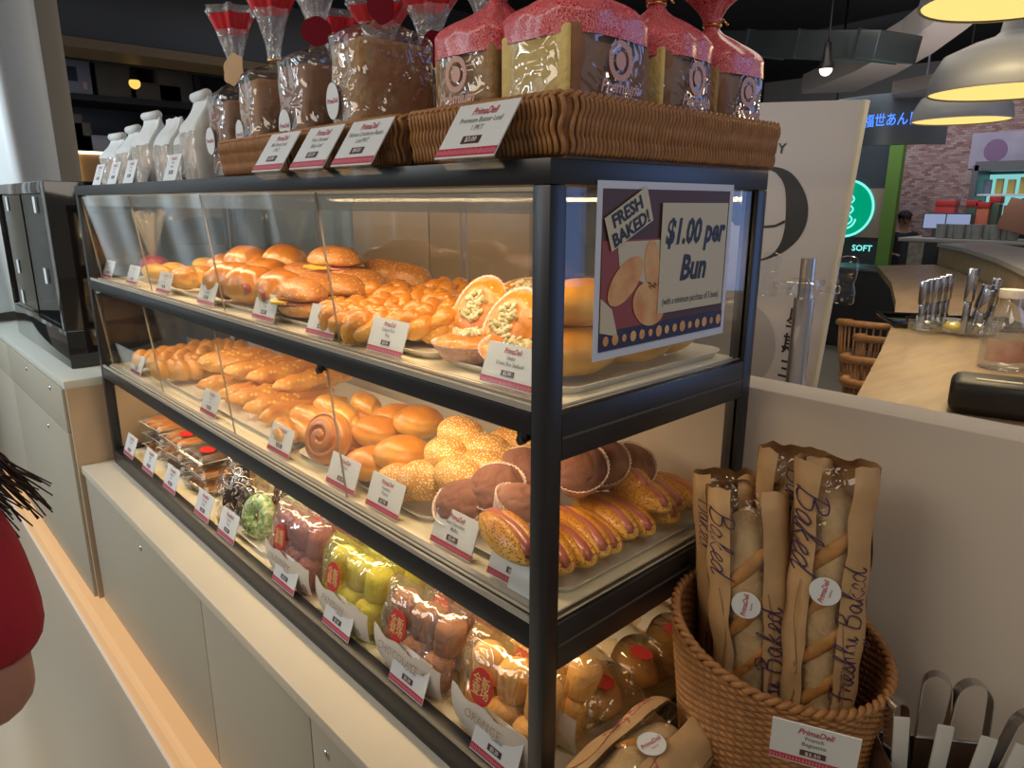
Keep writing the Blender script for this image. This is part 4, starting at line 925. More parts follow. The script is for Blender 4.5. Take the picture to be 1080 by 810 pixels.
# ---------------------------------------------------------------- wicker baskets on top of the case
def weave_wall(b, path, z0, z1, flare, pitch, rows, amp, nz=16, closed=True):
    """woven wall along a closed ground path: upright strands that pass in and out of three horizontal bands"""
    pts = []; L = 0; n0 = len(path)
    for i in range(n0):
        p, q = Vector(path[i]), Vector(path[(i+1) % n0]); L += (q-p).length
    strands = max(8, int(L/pitch)); nu = strands*8
    acc = 0; out = []; seg = 0; p, q = Vector(path[0]), Vector(path[1]); sl = (q-p).length; done = 0
    for i in range(nu):
        t = i/nu*L
        while t > done+sl and seg < n0-1:
            done += sl; seg += 1; p, q = Vector(path[seg]), Vector(path[(seg+1) % n0]); sl = (q-p).length
        d = (q-p)/sl; pt = p + d*(t-done); nrm = Vector((d.y, -d.x)); out.append((pt, nrm))
    step = 8; ns = len(out)//step
    for k in range(ns):
        pt, nrm = out[k*step]; tg = Vector((-nrm.y, nrm.x)); line = []
        for j in range(nz):
            v = j/(nz-1); o = pt + nrm*(flare*v + 0.0016 + 0.0016*abs(sin(v*rows*PI))) + tg*(0.0022*sin(v*rows*PI*1.0+0.4))
            line.append((o.x, o.y, z0+(z1-z0)*v))
        b.tube(line, pitch*0.40, 6)
def braid_rim(b, path, z, r, pitch=0.012, closed=True):
    """two strands twisted round each other along the path"""
    n0 = len(path); pts = [Vector((p[0], p[1], z)) for p in path]; L = sum((pts[(i+1) % n0]-pts[i]).length for i in range(n0))
    n = int(L/pitch*8); res = []
    for s in (0, PI):
        line = []; seg = 0; done = 0; sl = (pts[1]-pts[0]).length
        for i in range(n):
            t = i/n*L
            while t > done+sl and seg < n0-1:
                done += sl; seg += 1; sl = (pts[(seg+1) % n0]-pts[seg]).length
            p, q = pts[seg], pts[(seg+1) % n0]; d = (q-p)/sl; nr = Vector((d.y, -d.x, 0)); a = t/pitch*PI+s
            line.append(p+d*(t-done)+nr*(r*0.6*cos(a))+Vector((0, 0, r*0.6*sin(a))))
        b.tube(line, r*0.75, 6, closed=True)
def rpath(x0, x1, y0, y1, r=0.012):
    out = []
    for cx, cy, a0 in ((x1-r, y0+r, -90), (x1-r, y1-r, 0), (x0+r, y1-r, 90), (x0+r, y0+r, 180)):
        for k in range(5):
            a = R(a0+k*22.5); out.append((cx+r*cos(a), cy+r*sin(a)))
    return out
def wicker_tray(label, x0, x1, y0, y1, m):
    cx, cy = (x0+x1)/2, (y0+y1)/2
    t = thing('wicker_basket', label, 'basket', (cx, cy, CH+0.0005), group='oblong wicker baskets on top of the case')
    pa = rpath(x0-cx, x1-cx, y0-cy, y1-cy)
    b = B(); weave_wall(b, pa, 0.004, 0.064, 0.007, 0.0075, 3, 0.0048); obj('woven_wall', b, m, t)
    bw_ = B(); po = rpath(x0-cx, x1-cx, y0-cy, y1-cy); pt_ = rpath(x0-cx-0.0065, x1-cx+0.0065, y0-cy-0.0065, y1-cy+0.0065, 0.016)
    ra, rb = [bw_.m.verts.new((*p, 0.004)) for p in po], [bw_.m.verts.new((*p, 0.064)) for p in pt_]
    for k in range(len(po)): bw_.m.faces.new((ra[k], ra[(k+1) % len(po)], rb[(k+1) % len(po)], rb[k]))
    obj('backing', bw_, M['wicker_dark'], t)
    w2, d2 = (x1-x0)/2-0.004, (y1-y0)/2-0.004
    obj('bottom', B().box(-w2, w2, -d2, d2, 0.0, 0.006), m, t, smooth=False)
    pin = rpath(x0-cx+0.006, x1-cx-0.006, y0-cy+0.006, y1-cy-0.006); nn = len(pin)
    li = B(); va = [[li.m.verts.new((p[0]*(1+0.0), p[1], z)) for p in pin] for z in (0.006, 0.063)]
    for k in range(nn): li.m.faces.new((va[0][k], va[0][(k+1) % nn], va[1][(k+1) % nn], va[1][k]))
    obj('lining', li, m, t)
    b = B(); braid_rim(b, rpath(x0-cx-0.005, x1-cx+0.005, y0-cy-0.005, y1-cy+0.005, 0.016), 0.066, 0.0042); obj('rim', b, m, t)
    return t
wicker_tray('nearest long wicker basket on the case end holding the premium loaves', -0.290, -0.008, 0.030, 0.505, M['wicker'])
wicker_tray('middle wicker basket on the case with two price tags', -0.640, -0.312, 0.030, 0.40, M['wicker'])
wicker_tray('farthest wicker basket on the case beside the white paper bags', -0.950, -0.652, 0.030, 0.40, M['wicker'])

# ---------------------------------------------------------------- bagged loaves standing in the baskets
M['crumb_cream'] = mat('butter_crumb', (0.72, 0.54, 0.20), 0.8, var=0.12, vscale=40, bump=0.6, bscale=120)
M['crumb_brown'] = mat('wholemeal_crumb', (0.48, 0.30, 0.14), 0.85, col2=(0.34, 0.19, 0.085), vscale=45, bump=0.9, bscale=110)
M['crust_dark'] = mat('dark_crust', (0.26, 0.115, 0.05), 0.6, var=0.25, vscale=18, bump=0.3)
M['crust_mid'] = mat('mid_crust', (0.34, 0.16, 0.06), 0.6, var=0.25, vscale=18, bump=0.3)
M['print_pink'] = mat('logo_print', (0.62, 0.34, 0.28), 0.5)
def gingham():
    m, nt, N, L = nm('red_gingham_film'); b = N['Principled BSDF']; b.inputs['Roughness'].default_value = 0.3
    tc = N.new('ShaderNodeTexCoord'); br = N.new('ShaderNodeTexBrick'); br.inputs['Scale'].default_value = 44
    br.inputs['Color1'].default_value = (0.62, 0.03, 0.045, 1); br.inputs['Color2'].default_value = (0.52, 0.02, 0.03, 1); br.inputs['Mortar'].default_value = (0.78, 0.30, 0.33, 1)
    br.inputs['Mortar Size'].default_value = 0.05; br.inputs['Brick Width'].default_value = 0.45; br.inputs['Row Height'].default_value = 0.3
    L.new(tc.outputs['UV'], br.inputs['Vector'])
    n = N.new('ShaderNodeTexNoise'); n.inputs['Scale'].default_value = 60; ad = N.new('ShaderNodeMixRGB'); ad.inputs[0].default_value = 0.12
    L.new(tc.outputs['Object'], n.inputs['Vector']); L.new(tc.outputs['Object'], ad.inputs[1]); L.new(n.outputs['Color'], ad.inputs[2]); L.new(ad.outputs[0], br.inputs['Vector'])
    L.new(br.outputs[0], b.inputs['Base Color'])
    return m
M['gingham'] = gingham()
M['red_film'] = mat('red_printed_film', (0.58, 0.02, 0.035), 0.25, coat=0.3)
M['frill'] = film('clear_frill', (0.93, 0.93, 0.94), 0.12, 1.0, wr=1.0, wscale=30, f0=0.10, haze=0.22, hcol=(0.75, 0.76, 0.80))
M['gold_tie'] = mat('gold_tie', (0.75, 0.50, 0.15), 0.25, 1.0)
M['tag_red'] = mat('burgundy_tag', (0.13, 0.006, 0.014), 0.9, spec=0.1)
def bag_loft(w, d, hb, hn, ht, seed, z_from, z_to, flare=0.055, nu=64, nv=40, over=0.0):
    """film skin of a gathered bread bag between heights z_from and z_to: box, shoulders, tied neck, open frill"""
    b = B()
    def sec(u, z):
        a = u*2*PI; c, s_ = cos(a), sin(a); k = 1/max(abs(c)**4+abs(s_)**4, 1e-6)**0.25     # rounded square
        bx = Vector((k*c*(w/2+0.003), k*s_*(d/2+0.003)))
        nk = Vector((c*0.009, s_*0.009)); fl = Vector((c, s_*0.75))
        pl = 1+0.16*cos(7*a+seed)+0.10*cos(13*a+2*seed)
        if z <= hb: p = bx*(1+0.0*z)
        elif z <= hn:
            t = (z-hb)/(hn-hb); e = t*t*(3-2*t); p = bx*(1-e)*(1+0.10*sin(PI*t)*cos(9*a+seed)) + nk*e
        else:
            t = (z-hn)/(ht-hn); p = nk*(1-t)+fl*(0.009+flare*t**0.8)*pl*0.95*max(t, 0.08) + nk*0.4
        amp = 0.0035 if z < hn else 0.002
        n = noise.noise_vector(Vector((p.x*34+seed, p.y*34, z*30)))*amp
        return Vector((p.x+n.x+over*c, p.y+n.y+over*s_, z))
    b.grid(lambda u, v: sec(u, z_from+(z_to-z_from)*v), nu, nv, cu=True)
    return b
def loaf_bag(name, label, loc, rz, w, d, h, crumb, crust, style, hn=None, ht=None, logo=None, sticker=None, group=None, seed=1.0, lean=(0, 0), tagcol=None, flare=0.055, cut=True):
    t = thing(name, label, 'bagged loaf', loc, (lean[0], lean[1], rz), group)
    hn = hn or h+0.055; ht = ht or hn+0.08
    br = B().box(-w/2+0.003, w/2-0.003, -d/2+0.003, d/2-0.003, 0.002, h-0.004, bev=0.014, seg=4)
    bmesh.ops.subdivide_edges(br.m, edges=br.m.edges[:], cuts=2, use_grid_fill=True); br.jitter(0.003, 25, seed)
    lf = obj('loaf', br, crust, t)
    if cut: obj('cut_face', B().box(-w/2+0.010, w/2-0.010, -d/2-0.0005, -d/2+0.008, 0.008, h-0.012, bev=0.004), crumb, lf, sharp=50)
    obj('wrapper', bag_loft(w, d, h, hn, ht, seed, 0.0, h+0.004), M['film'], t)
    if style == 'gingham':
        obj('printed_top', bag_loft(w, d, h, hn, ht, seed, h-0.022, hn, over=0.0012), M['gingham'], t)
        obj('frill', bag_loft(w, d, h, hn, ht, seed, hn, ht, flare=0.10), M['gingham'], t)
    else:
        obj('shoulder', bag_loft(w, d, h, hn, ht, seed, h+0.004, hn), M['film'], t)
        zb = hn+(ht-hn)*0.68
        obj('frill', bag_loft(w, d, h, hn, ht, seed, hn, zb, flare=flare), M['frill'], t)
        obj('printed_band', bag_loft(w, d, h, hn, ht, seed, zb, zb+(ht-hn)*0.22, flare=flare), M['red_film'], t)
        obj('frill_edge', bag_loft(w, d, h, hn, ht, seed, zb+(ht-hn)*0.22, ht, flare=flare), M['frill'], t)
    obj('tie', B().tube([(0.0125*cos(k*PI/8), 0.0125*sin(k*PI/8), hn) for k in range(16)], 0.002, 6, closed=True).tube([(0.012, 0, hn), (0.022, -0.006, hn+0.004), (0.030, -0.004, hn-0.004)], 0.0016, 6), M['gold_tie'], t)
    if logo is not None:      # print on the face that looks towards +x (1) or -y (0): ring emblem and a word
        b = B(); Q = (T((w/2+0.0045, 0, 0)) @ RZ(R(90)) @ FRONT) if logo == 1 else (T((0, -d/2-0.0045, 0)) @ FRONT)
        rs = min(w, d)*0.17
        for k in range(30):
            a = k*2*PI/30; a2 = (k+0.9)*2*PI/30
            b.prism([(rs*cos(a), h*0.70+rs*1.0*sin(a)), (rs*cos(a2), h*0.70+rs*1.0*sin(a2)), (rs*0.66*cos(a2), h*0.70+rs*0.68*sin(a2)), (rs*0.66*cos(a), h*0.70+rs*0.68*sin(a))], 0.0004, Q)
        b.prism([(rs*0.42*cos(k*PI/8), h*0.70+rs*0.45*sin(k*PI/8)) for k in range(16)], 0.0004, Q)
        b.text('Premium', h*0.13, Q @ T((0, h*0.505, 0.0006)), shear=0.3, bold=0.02)
        b.text('Butter Loaf', h*0.055, Q @ T((0, h*0.44, 0.0006)), shear=0.1)
        obj('print', b, M['print_pink'], t, smooth=False)
    if sticker:
        Q = T((w*sticker[0], -d/2-0.005, h*sticker[1])) @ FRONT
        o = obj('sticker', B().prism([(0.020*cos(k*PI/14), 0.027*sin(k*PI/14)) for k in range(28)], 0.0008, Q), M['white_card'], t, smooth=False)
        obj('sticker_lettering', B().text('PrimaDeli', 0.0105, Q @ T((0, 0, 0.0012)), shear=0.3, bold=0.012, squeeze=0.8), M['brand_red'], o, smooth=False)
    if tagcol:
        b = B(); pts = []
        for k in range(40):
            a = k*2*PI/40; r = 1+(0.03 if tagcol[0] == 'red' else 0.07)*cos(6*a); pts.append((0.023*r*cos(a), 0.031*r*sin(a)))
        o = obj('swing_tag', b.prism(pts, 0.0015, T((0.026, -0.016, hn+0.012)) @ RZ(R(25)) @ FRONT @ RZ(R(tagcol[1]))), M['tag_red'] if tagcol[0] == 'red' else M['kraft'], t, smooth=False)
    return t
GL = 'premium loaves in the nearest basket'
ZB = CH+0.007
loaf_bag('premium_loaf', 'wholemeal premium loaf at the left front of the nearest basket with a printed emblem', (-0.215, 0.118, ZB), R(0), 0.128, 0.135, 0.150, M['crumb_brown'], M['crumb_brown'], 'gingham', logo=0, group=GL, seed=1.3, cut=False)
loaf_bag('premium_loaf', 'pale yellow butter loaf at the near corner of the nearest basket', (-0.082, 0.128, ZB), R(0), 0.130, 0.150, 0.150, M['crumb_cream'], M['crust_dark'], 'gingham', logo=1, group=GL, seed=2.9)
loaf_bag('premium_loaf', 'butter loaf in the middle of the basket end, a tall gold tied bag', (-0.085, 0.290, ZB), R(3), 0.130, 0.125, 0.150, M['crumb_cream'], M['crust_dark'], 'gingham', logo=1, group=GL, seed=4.1)
loaf_bag('premium_loaf', 'loaf at the back right of the nearest basket with a light pink print', (-0.085, 0.430, ZB), R(-2), 0.130, 0.120, 0.145, M['crumb_brown'], M['crust_dark'], 'gingham', logo=1, group=GL, seed=5.7)
loaf_bag('premium_loaf', 'loaf behind the wholemeal one in the nearest basket', (-0.225, 0.270, ZB), R(4), 0.120, 0.130, 0.145, M['crumb_brown'], M['crust_mid'], 'gingham', group=GL, seed=6.6)
GM = 'small loaves with clear frilled bags'
def lx_(px, y): return P(px, 95, 'y', y).x
loaf_bag('bagged_loaf', 'raisin loaf at the right of the middle basket with an upright oval sticker', (lx_(402, 0.10), 0.105, ZB), R(-2), 0.102, 0.145, 0.188, M['crumb_brown'], M['crumb_brown'], 'clear', hn=0.225, ht=0.36, sticker=(-0.24, 0.52), group=GM, seed=7.1, cut=False, tagcol=('red', 20), flare=0.075)
loaf_bag('bagged_loaf', 'dark loaf in the left half of the middle basket with a tilted oval sticker', (lx_(338, 0.10), 0.100, ZB), R(2), 0.108, 0.120, 0.178, M['crumb_brown'], M['crust_dark'], 'clear', hn=0.215, ht=0.34, sticker=(-0.15, 0.42), group=GM, seed=8.3, cut=False, tagcol=('red', 80), flare=0.060)
loaf_bag('bagged_loaf', 'greenish brown loaf in the right half of the farthest basket', (lx_(292, 0.10), 0.100, ZB), R(-3), 0.105, 0.125, 0.172, M['crumb_brown'], M['crust_mid'], 'clear', hn=0.208, ht=0.335, sticker=(-0.3, 0.42), group=GM, seed=9.2, cut=False, flare=0.052)
loaf_bag('bagged_loaf', 'dark loaf at the left end of the farthest basket with a kraft swing tag', (lx_(249, 0.09), 0.092, ZB), R(3), 0.105, 0.100, 0.150, M['crumb_brown'], M['crust_dark'], 'clear', hn=0.195, ht=0.325, sticker=(-0.25, 0.46), group=GM, seed=10.4, cut=False, tagcol=('kraft', -25), flare=0.046)
for k, (x, lab) in enumerate(((-0.40, 'loaf behind the raisin loaf in the middle basket, only its frill showing'), (-0.56, 'loaf in the back row of the middle basket behind the dark loaf'), (-0.72, 'loaf behind the greenish loaf with red film showing'), (-0.87, 'loaf in the back row at the left end of the farthest basket'))):
    loaf_bag('bagged_loaf', lab, (x, 0.265, ZB), R(5*k), 0.115, 0.115, 0.150, M['crumb_brown'], M['crust_mid'], 'clear', hn=0.195, ht=0.32, group=GM, seed=11.1+k, cut=False, tagcol=('red', -40+30*k), flare=0.06)

# ---------------------------------------------------------------- white paper bags with windows
M['white_paper'] = mat('white_paper', (0.66, 0.69, 0.70), 0.6, bump=0.5, bscale=22)
M['window_film'] = film('bag_window', (0.92, 0.88, 0.84), 0.15, 1.0, wr=0.6, wscale=15, f0=0.06, haze=0.55, hcol=(0.74, 0.66, 0.58))
def paper_bag(label, x, y, rz, w, d, h, seed, clip=True):
    t = thing('paper_bread_bag', label, 'paper bag', (x, y, CH+0.0005), (R(-3), 0, rz), 'white paper bread bags on top of the case')
    obj('loaf', B().blob((0, 0, h*0.34), (w*0.44, d*0.42, h*0.31), 4, flat=0.05, fn=lump(3, 0.06, seed)), M['loaf_crust'], t)
    def sk(u, v, k=1.0):
        a = u*2*PI; c, s_ = cos(a), sin(a); q = 1/max(abs(c)**6+abs(s_)**6, 1e-6)**(1/6)
        e = max(0, (v-0.55)/0.45); e = e*e*(3-2*e)
        return Vector((q*c*w/2*(1-0.18*e)*k, q*s_*d/2*(1-0.90*e)*k, h*v)) + noise.noise_vector(Vector((c*3+seed, s_*3, v*6)))*0.004
    b = B(); n = 60
    b.grid(lambda u, v: sk(-0.37+0.74*u+0.25, v), n, 22)          # back, sides
    b.grid(lambda u, v: sk(0.62+0.26*u, 0.56+0.44*v), 24, 10)      # upper front
    obj('paper', b, M['white_paper'], t)
    b = B(); b.grid(lambda u, v: sk(0.62+0.26*u, 0.56*v, 0.995), 24, 14); obj('window', b, M['window_film'], t)
    if clip: obj('rolled_top', B().cyl((-w*0.36, -0.004, h+0.004), (w*0.36, -0.004, h+0.004), 0.011, 14), M['white_paper'], t)
    Q = T((0.0, -d*0.36, h*0.62)) @ RX(R(-14)) @ FRONT
    o = obj('sticker', B().prism([(0.017*cos(k*PI/12), 0.022*sin(k*PI/12)) for k in range(24)], 0.001, Q), M['white_card'], t, smooth=False)
    return t
for i, (x, y, rz, h, lab, cl) in enumerate(((-1.160, 0.072, -0.05, 0.178, 'white paper bag next to the farthest wicker basket with a fat rolled top', True),
    (-1.285, 0.105, 0.10, 0.150, 'white paper bag second from the wicker basket', False),
    (-1.445, 0.105, 0.0, 0.160, 'white paper bag with an oval sticker in the middle of the row', False),
    (-1.610, 0.105, 0.08, 0.175, 'white paper bag with a clipped top left of the middle one', True),
    (-1.760, 0.100, 0.0, 0.150, 'white paper bag second from the far end of the row', True),
    (-1.920, 0.100, 0.10, 0.140, 'white paper bag at the far left end of the row', True))):
    paper_bag(lab, x, y, rz, 0.125, 0.085, h, i*2.3+1, cl)
for px, py, lab in ((101, 190, 'small white price card farthest left before the paper bags'), (117, 190, 'small white price card second from the left before the paper bags'), (134, 189, 'small white price card before the clipped paper bag'), (178, 187, 'small white price card before the bag second from the basket')):
    p = P(px, py, 'y', 0.012); make_tag(lab, (p.x, 0.012, CH+0.0005), 0, ['White', 'Bread'], '$2.20', wd=0.085, ht=0.062, tilt=R(-20), band=False)
# ---------------------------------------------------------------- poster taped to the end pane
t = thing('poster', 'landscape bun price poster taped to the end pane of the case', 'poster', (0.0015, 0.2265, 0.791), (0, 0, R(90)))
PWD, PHT = 0.301, 0.214           # local: x runs along the pane, -y looks out of it
def rect(x0, x1, z0, z1, y, th=0.0006, rot=0): return B().box(x0, x1, y-th, y, z0, z1)
M['poster_white'] = mat('poster_border', (0.62, 0.66, 0.74), 0.55)
M['poster_brown'] = mat('poster_brown', (0.085, 0.035, 0.022), 0.55)
M['poster_cream'] = mat('poster_cream', (0.58, 0.52, 0.36), 0.55)
M['poster_red'] = mat('poster_red_cloth', (0.28, 0.055, 0.04), 0.55)
M['poster_bun'] = mat('poster_bun', (0.62, 0.24, 0.06), 0.55, col2=(0.74, 0.46, 0.18), vscale=30)
M['poster_navy'] = mat('poster_navy', (0.025, 0.022, 0.06), 0.55)
obj('sheet', rect(-PWD/2, PWD/2, -PHT/2, PHT/2, 0.0), M['poster_white'], t, smooth=False)
obj('picture', rect(-PWD/2+0.010, PWD/2-0.010, -PHT/2+0.011, PHT/2-0.009, -0.0007), M['poster_brown'], t, smooth=False)
obj('picture_strip', rect(-PWD/2+0.010, PWD/2-0.010, -PHT/2+0.011, -PHT/2+0.036, -0.0014), M['poster_navy'], t, smooth=False)
Q0 = T((0, -0.0024, 0)) @ FRONT
b = B()
for i in range(15):
    cx = -PWD/2+0.022+i*0.0185; rr = 0.0055+0.0012*sin(i*2.3)
    b.prism([(cx+rr*cos(k*PI/6), -PHT/2+0.0235+rr*1.15*sin(k*PI/6)) for k in range(12)], 0.0003, Q0)
obj('picture_icons', b, M['poster_bun'], t, smooth=False)
obj('red_cloth', B().prism([(-0.140, -0.072), (-0.108, -0.082), (-0.014, -0.072), (-0.004, -0.06), (-0.004, 0.038), (-0.140, 0.038)], 0.0004, T((0, -0.0014, 0)) @ FRONT), M['poster_red'], t, smooth=False)
obj('cream_cloth', B().prism([(-0.112, 0.036), (-0.018, 0.036), (-0.018, -0.040), (-0.060, -0.015), (-0.105, 0.0)], 0.0003, T((0, -0.0020, 0)) @ FRONT).prism([(-0.140, -0.072), (-0.140, -0.030), (-0.118, -0.045), (-0.105, -0.080)], 0.0003, T((0, -0.0020, 0)) @ FRONT), M['poster_cream'], t, smooth=False)
b = B()
for (cx, cz, rx, rz_, an) in ((-0.094, -0.012, 0.040, 0.021, 38), (-0.040, 0.005, 0.016, 0.032, 8), (-0.042, -0.045, 0.036, 0.028, -20)):
    b.prism([(rx*cos(k*PI/16), rz_*sin(k*PI/16)) for k in range(32)], 0.0004, T((0, -0.0026, 0)) @ FRONT @ T((cx, cz, 0)) @ RZ(R(an)))
obj('pictured_buns', b, M['poster_bun'], t, smooth=False)
pc2 = obj('price_card', rect(-0.025, 0.133, -0.060, 0.082, -0.0034), M['poster_cream'], t, smooth=False, label='cream price card on the poster')
Q1 = T((0, -0.0046, 0)) @ FRONT
obj('price_lettering', B().text('$1.00 per', 0.045, Q1 @ T((0.054, 0.044, 0)), shear=0.22, bold=0.035, squeeze=0.80), M['black_print'], pc2, smooth=False)
obj('bun_lettering', B().text('Bun', 0.046, Q1 @ T((0.052, -0.004, 0)), shear=0.22, bold=0.035, squeeze=0.88), M['black_print'], pc2, smooth=False)
obj('condition_lettering', B().text('(with a minimum purchase of 5 buns)', 0.0135, Q1 @ T((0.053, -0.045, 0)), squeeze=0.68), M['black_print'], pc2, smooth=False)
Q2 = T((-0.093, -0.0036, 0.062)) @ FRONT @ RZ(R(24))
fb = obj('slogan_slip', B().prism([(-0.044, -0.021), (0.044, -0.021), (0.046, 0.023), (-0.042, 0.021)], 0.0004, Q2), M['poster_cream'], t, smooth=False)
obj('slogan_lettering', B().text('FRESH', 0.0225, Q2 @ T((0.0, 0.010, 0.0012)), shear=0.0, bold=0.03).text('BAKED!', 0.0225, Q2 @ T((0.0, -0.0115, 0.0012)), bold=0.03), M['black_print'], fb, smooth=False)

# ---------------------------------------------------------------- round wicker basket with baguettes
BX, BY = 0.158, 0.328
t = thing('round_basket', 'tall round honey wicker basket of baguettes beside the case', 'basket', (BX, BY, 0.0005))
HB = 0.280
def brad(v): return 0.118+0.033*v
def hz(u): return HB-0.006-0.028*cos(u*2*PI)
def wv(sg, off):
    def f(u, v):
        st = 38; row = v*HB/0.0058; k = int(row)
        d = 0.0019*cos(u*2*PI*st + PI*(k % 2)) + 0.0026*math.sqrt(abs(sin(row*PI)))
        r = brad(v) + sg*d + off
        return Vector((r*cos(u*2*PI), r*sin(u*2*PI), 0.006+v*(hz(u)-0.008)))
    return f
b = B(); b.grid(wv(1, 0.0), 304, 240, cu=True); obj('woven_wall', b, M['wicker'], t)
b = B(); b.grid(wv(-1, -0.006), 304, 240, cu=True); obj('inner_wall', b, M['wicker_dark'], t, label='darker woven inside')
obj('bottom', B().cyl((0, 0, 0), (0, 0, 0.008), 0.116, 40), M['wicker'], t, sharp=40)
b = B(); braid_rim(b, [((brad(1)-0.003)*cos(k*2*PI/72), (brad(1)-0.003)*sin(k*2*PI/72)) for k in range(72)], 0.0, 0.0058, pitch=0.014)
for v in b.m.verts: v.co.z += hz(math.atan2(v.co.y, v.co.x)/(2*PI))
obj('rim', b, M['wicker'], t)
p = P(866, 800, 'y', BY-0.165)
q = P(855, 808, 'y', BY-0.158)
make_tag('price tag clipped on the front of the round wicker basket', (q.x, q.y, q.z), R(24), ['French', 'Baguette'], '$3.50', wd=0.095, ht=0.066, tilt=R(12), holder=False)

M['window'] = film('bag_window_film', (0.96, 0.93, 0.88), 0.10, 1.0, wr=0.8, wscale=20, f0=0.06)
M['flour_crust'] = mat('floury_crust', (0.66, 0.52, 0.33), 0.7, col2=(0.54, 0.35, 0.16), vscale=26, bump=0.5, bscale=70)
M['score'] = mat('scored_crust', (0.55, 0.27, 0.08), 0.6, var=0.2, vscale=30, bump=0.4)
M['script'] = mat('purple_script', (0.055, 0.022, 0.085), 0.5)
M['script_red'] = mat('red_script', (0.45, 0.05, 0.10), 0.5)
M['wheat_print'] = mat('wheat_print', (0.22, 0.11, 0.05), 0.6)
M['bag_fold'] = M['kraft']
GLY = {
 'F': ([[(0.05, 0.70), (0.25, 0.74), (0.62, 0.72)], [(0.34, 0.72), (0.28, 0.40), (0.18, 0.05), (0.05, -0.02)], [(0.12, 0.38), (0.30, 0.41), (0.50, 0.39)]], 0.50),
 'B': ([[(0.16, 0.74), (0.12, 0.40), (0.06, -0.02)], [(0.0, 0.66), (0.16, 0.76), (0.40, 0.74), (0.42, 0.56), (0.16, 0.42)], [(0.14, 0.41), (0.46, 0.36), (0.46, 0.10), (0.26, -0.02), (0.04, 0.04)]], 0.58),
 'r': ([[(0.0, 0.08), (0.10, 0.30), (0.14, 0.38), (0.18, 0.30), (0.28, 0.30), (0.22, 0.08), (0.28, 0.0), (0.38, 0.10)]], 0.34),
 'e': ([[(0.0, 0.06), (0.14, 0.14), (0.26, 0.28), (0.20, 0.38), (0.10, 0.30), (0.08, 0.12), (0.18, 0.0), (0.36, 0.10)]], 0.32),
 's': ([[(0.0, 0.06), (0.14, 0.24), (0.20, 0.38), (0.24, 0.22), (0.24, 0.06), (0.12, -0.01), (0.04, 0.05), (0.20, 0.02), (0.34, 0.10)]], 0.30),
 'h': ([[(0.0, 0.08), (0.20, 0.50), (0.24, 0.72), (0.16, 0.66), (0.12, 0.36), (0.08, 0.0), (0.16, 0.26), (0.28, 0.36), (0.30, 0.22), (0.28, 0.04), (0.34, 0.0), (0.44, 0.10)]], 0.40),
 'l': ([[(0.0, 0.08), (0.20, 0.48), (0.24, 0.72), (0.14, 0.64), (0.10, 0.20), (0.16, 0.0), (0.30, 0.10)]], 0.26),
 'y': ([[(0.0, 0.30), (0.08, 0.36), (0.10, 0.12), (0.20, 0.06), (0.32, 0.34), (0.28, 0.02), (0.20, -0.30), (0.06, -0.34), (0.14, -0.12), (0.42, 0.12)]], 0.40),
 'a': ([[(0.28, 0.30), (0.18, 0.38), (0.04, 0.24), (0.06, 0.04), (0.18, 0.04), (0.30, 0.34), (0.28, 0.06), (0.34, 0.0), (0.44, 0.10)]], 0.40),
 'k': ([[(0.0, 0.08), (0.20, 0.50), (0.24, 0.72), (0.16, 0.66), (0.10, 0.30), (0.08, 0.0)], [(0.30, 0.36), (0.14, 0.20), (0.28, 0.04), (0.36, 0.0), (0.46, 0.12)]], 0.42),
 'd': ([[(0.28, 0.30), (0.18, 0.38), (0.04, 0.24), (0.06, 0.04), (0.18, 0.04), (0.34, 0.40), (0.42, 0.74), (0.34, 0.30), (0.32, 0.04), (0.40, 0.0), (0.50, 0.10)]], 0.46), ' ': ([], 0.25)}
def script_hand(b, txt, size, mt, r=0.0011, fm=None):
    w_ = sum(GLY[c][1] for c in txt); x = -w_/2
    for c in txt:
        for st in GLY[c][0]:
            p = [Vector((px+x+py*0.28, py-0.2, 0))*size for px, py in st]; q = []
            for i in range(len(p)-1):
                p0, p1, p2, p3 = p[max(0, i-1)], p[i], p[i+1], p[min(len(p)-1, i+2)]
                for k in range(5):
                    t_ = k/5; q.append(mt @ (0.5*((2*p1)+(p2-p0)*t_+(2*p0-5*p1+4*p2-p3)*t_*t_+(3*p1-p0-3*p2+p3)*t_**3)))
            q.append(mt @ p[-1])
            if fm: q = [fm(v) for v in q]
            b.tube(q, r, 5)
        x += GLY[c][1]
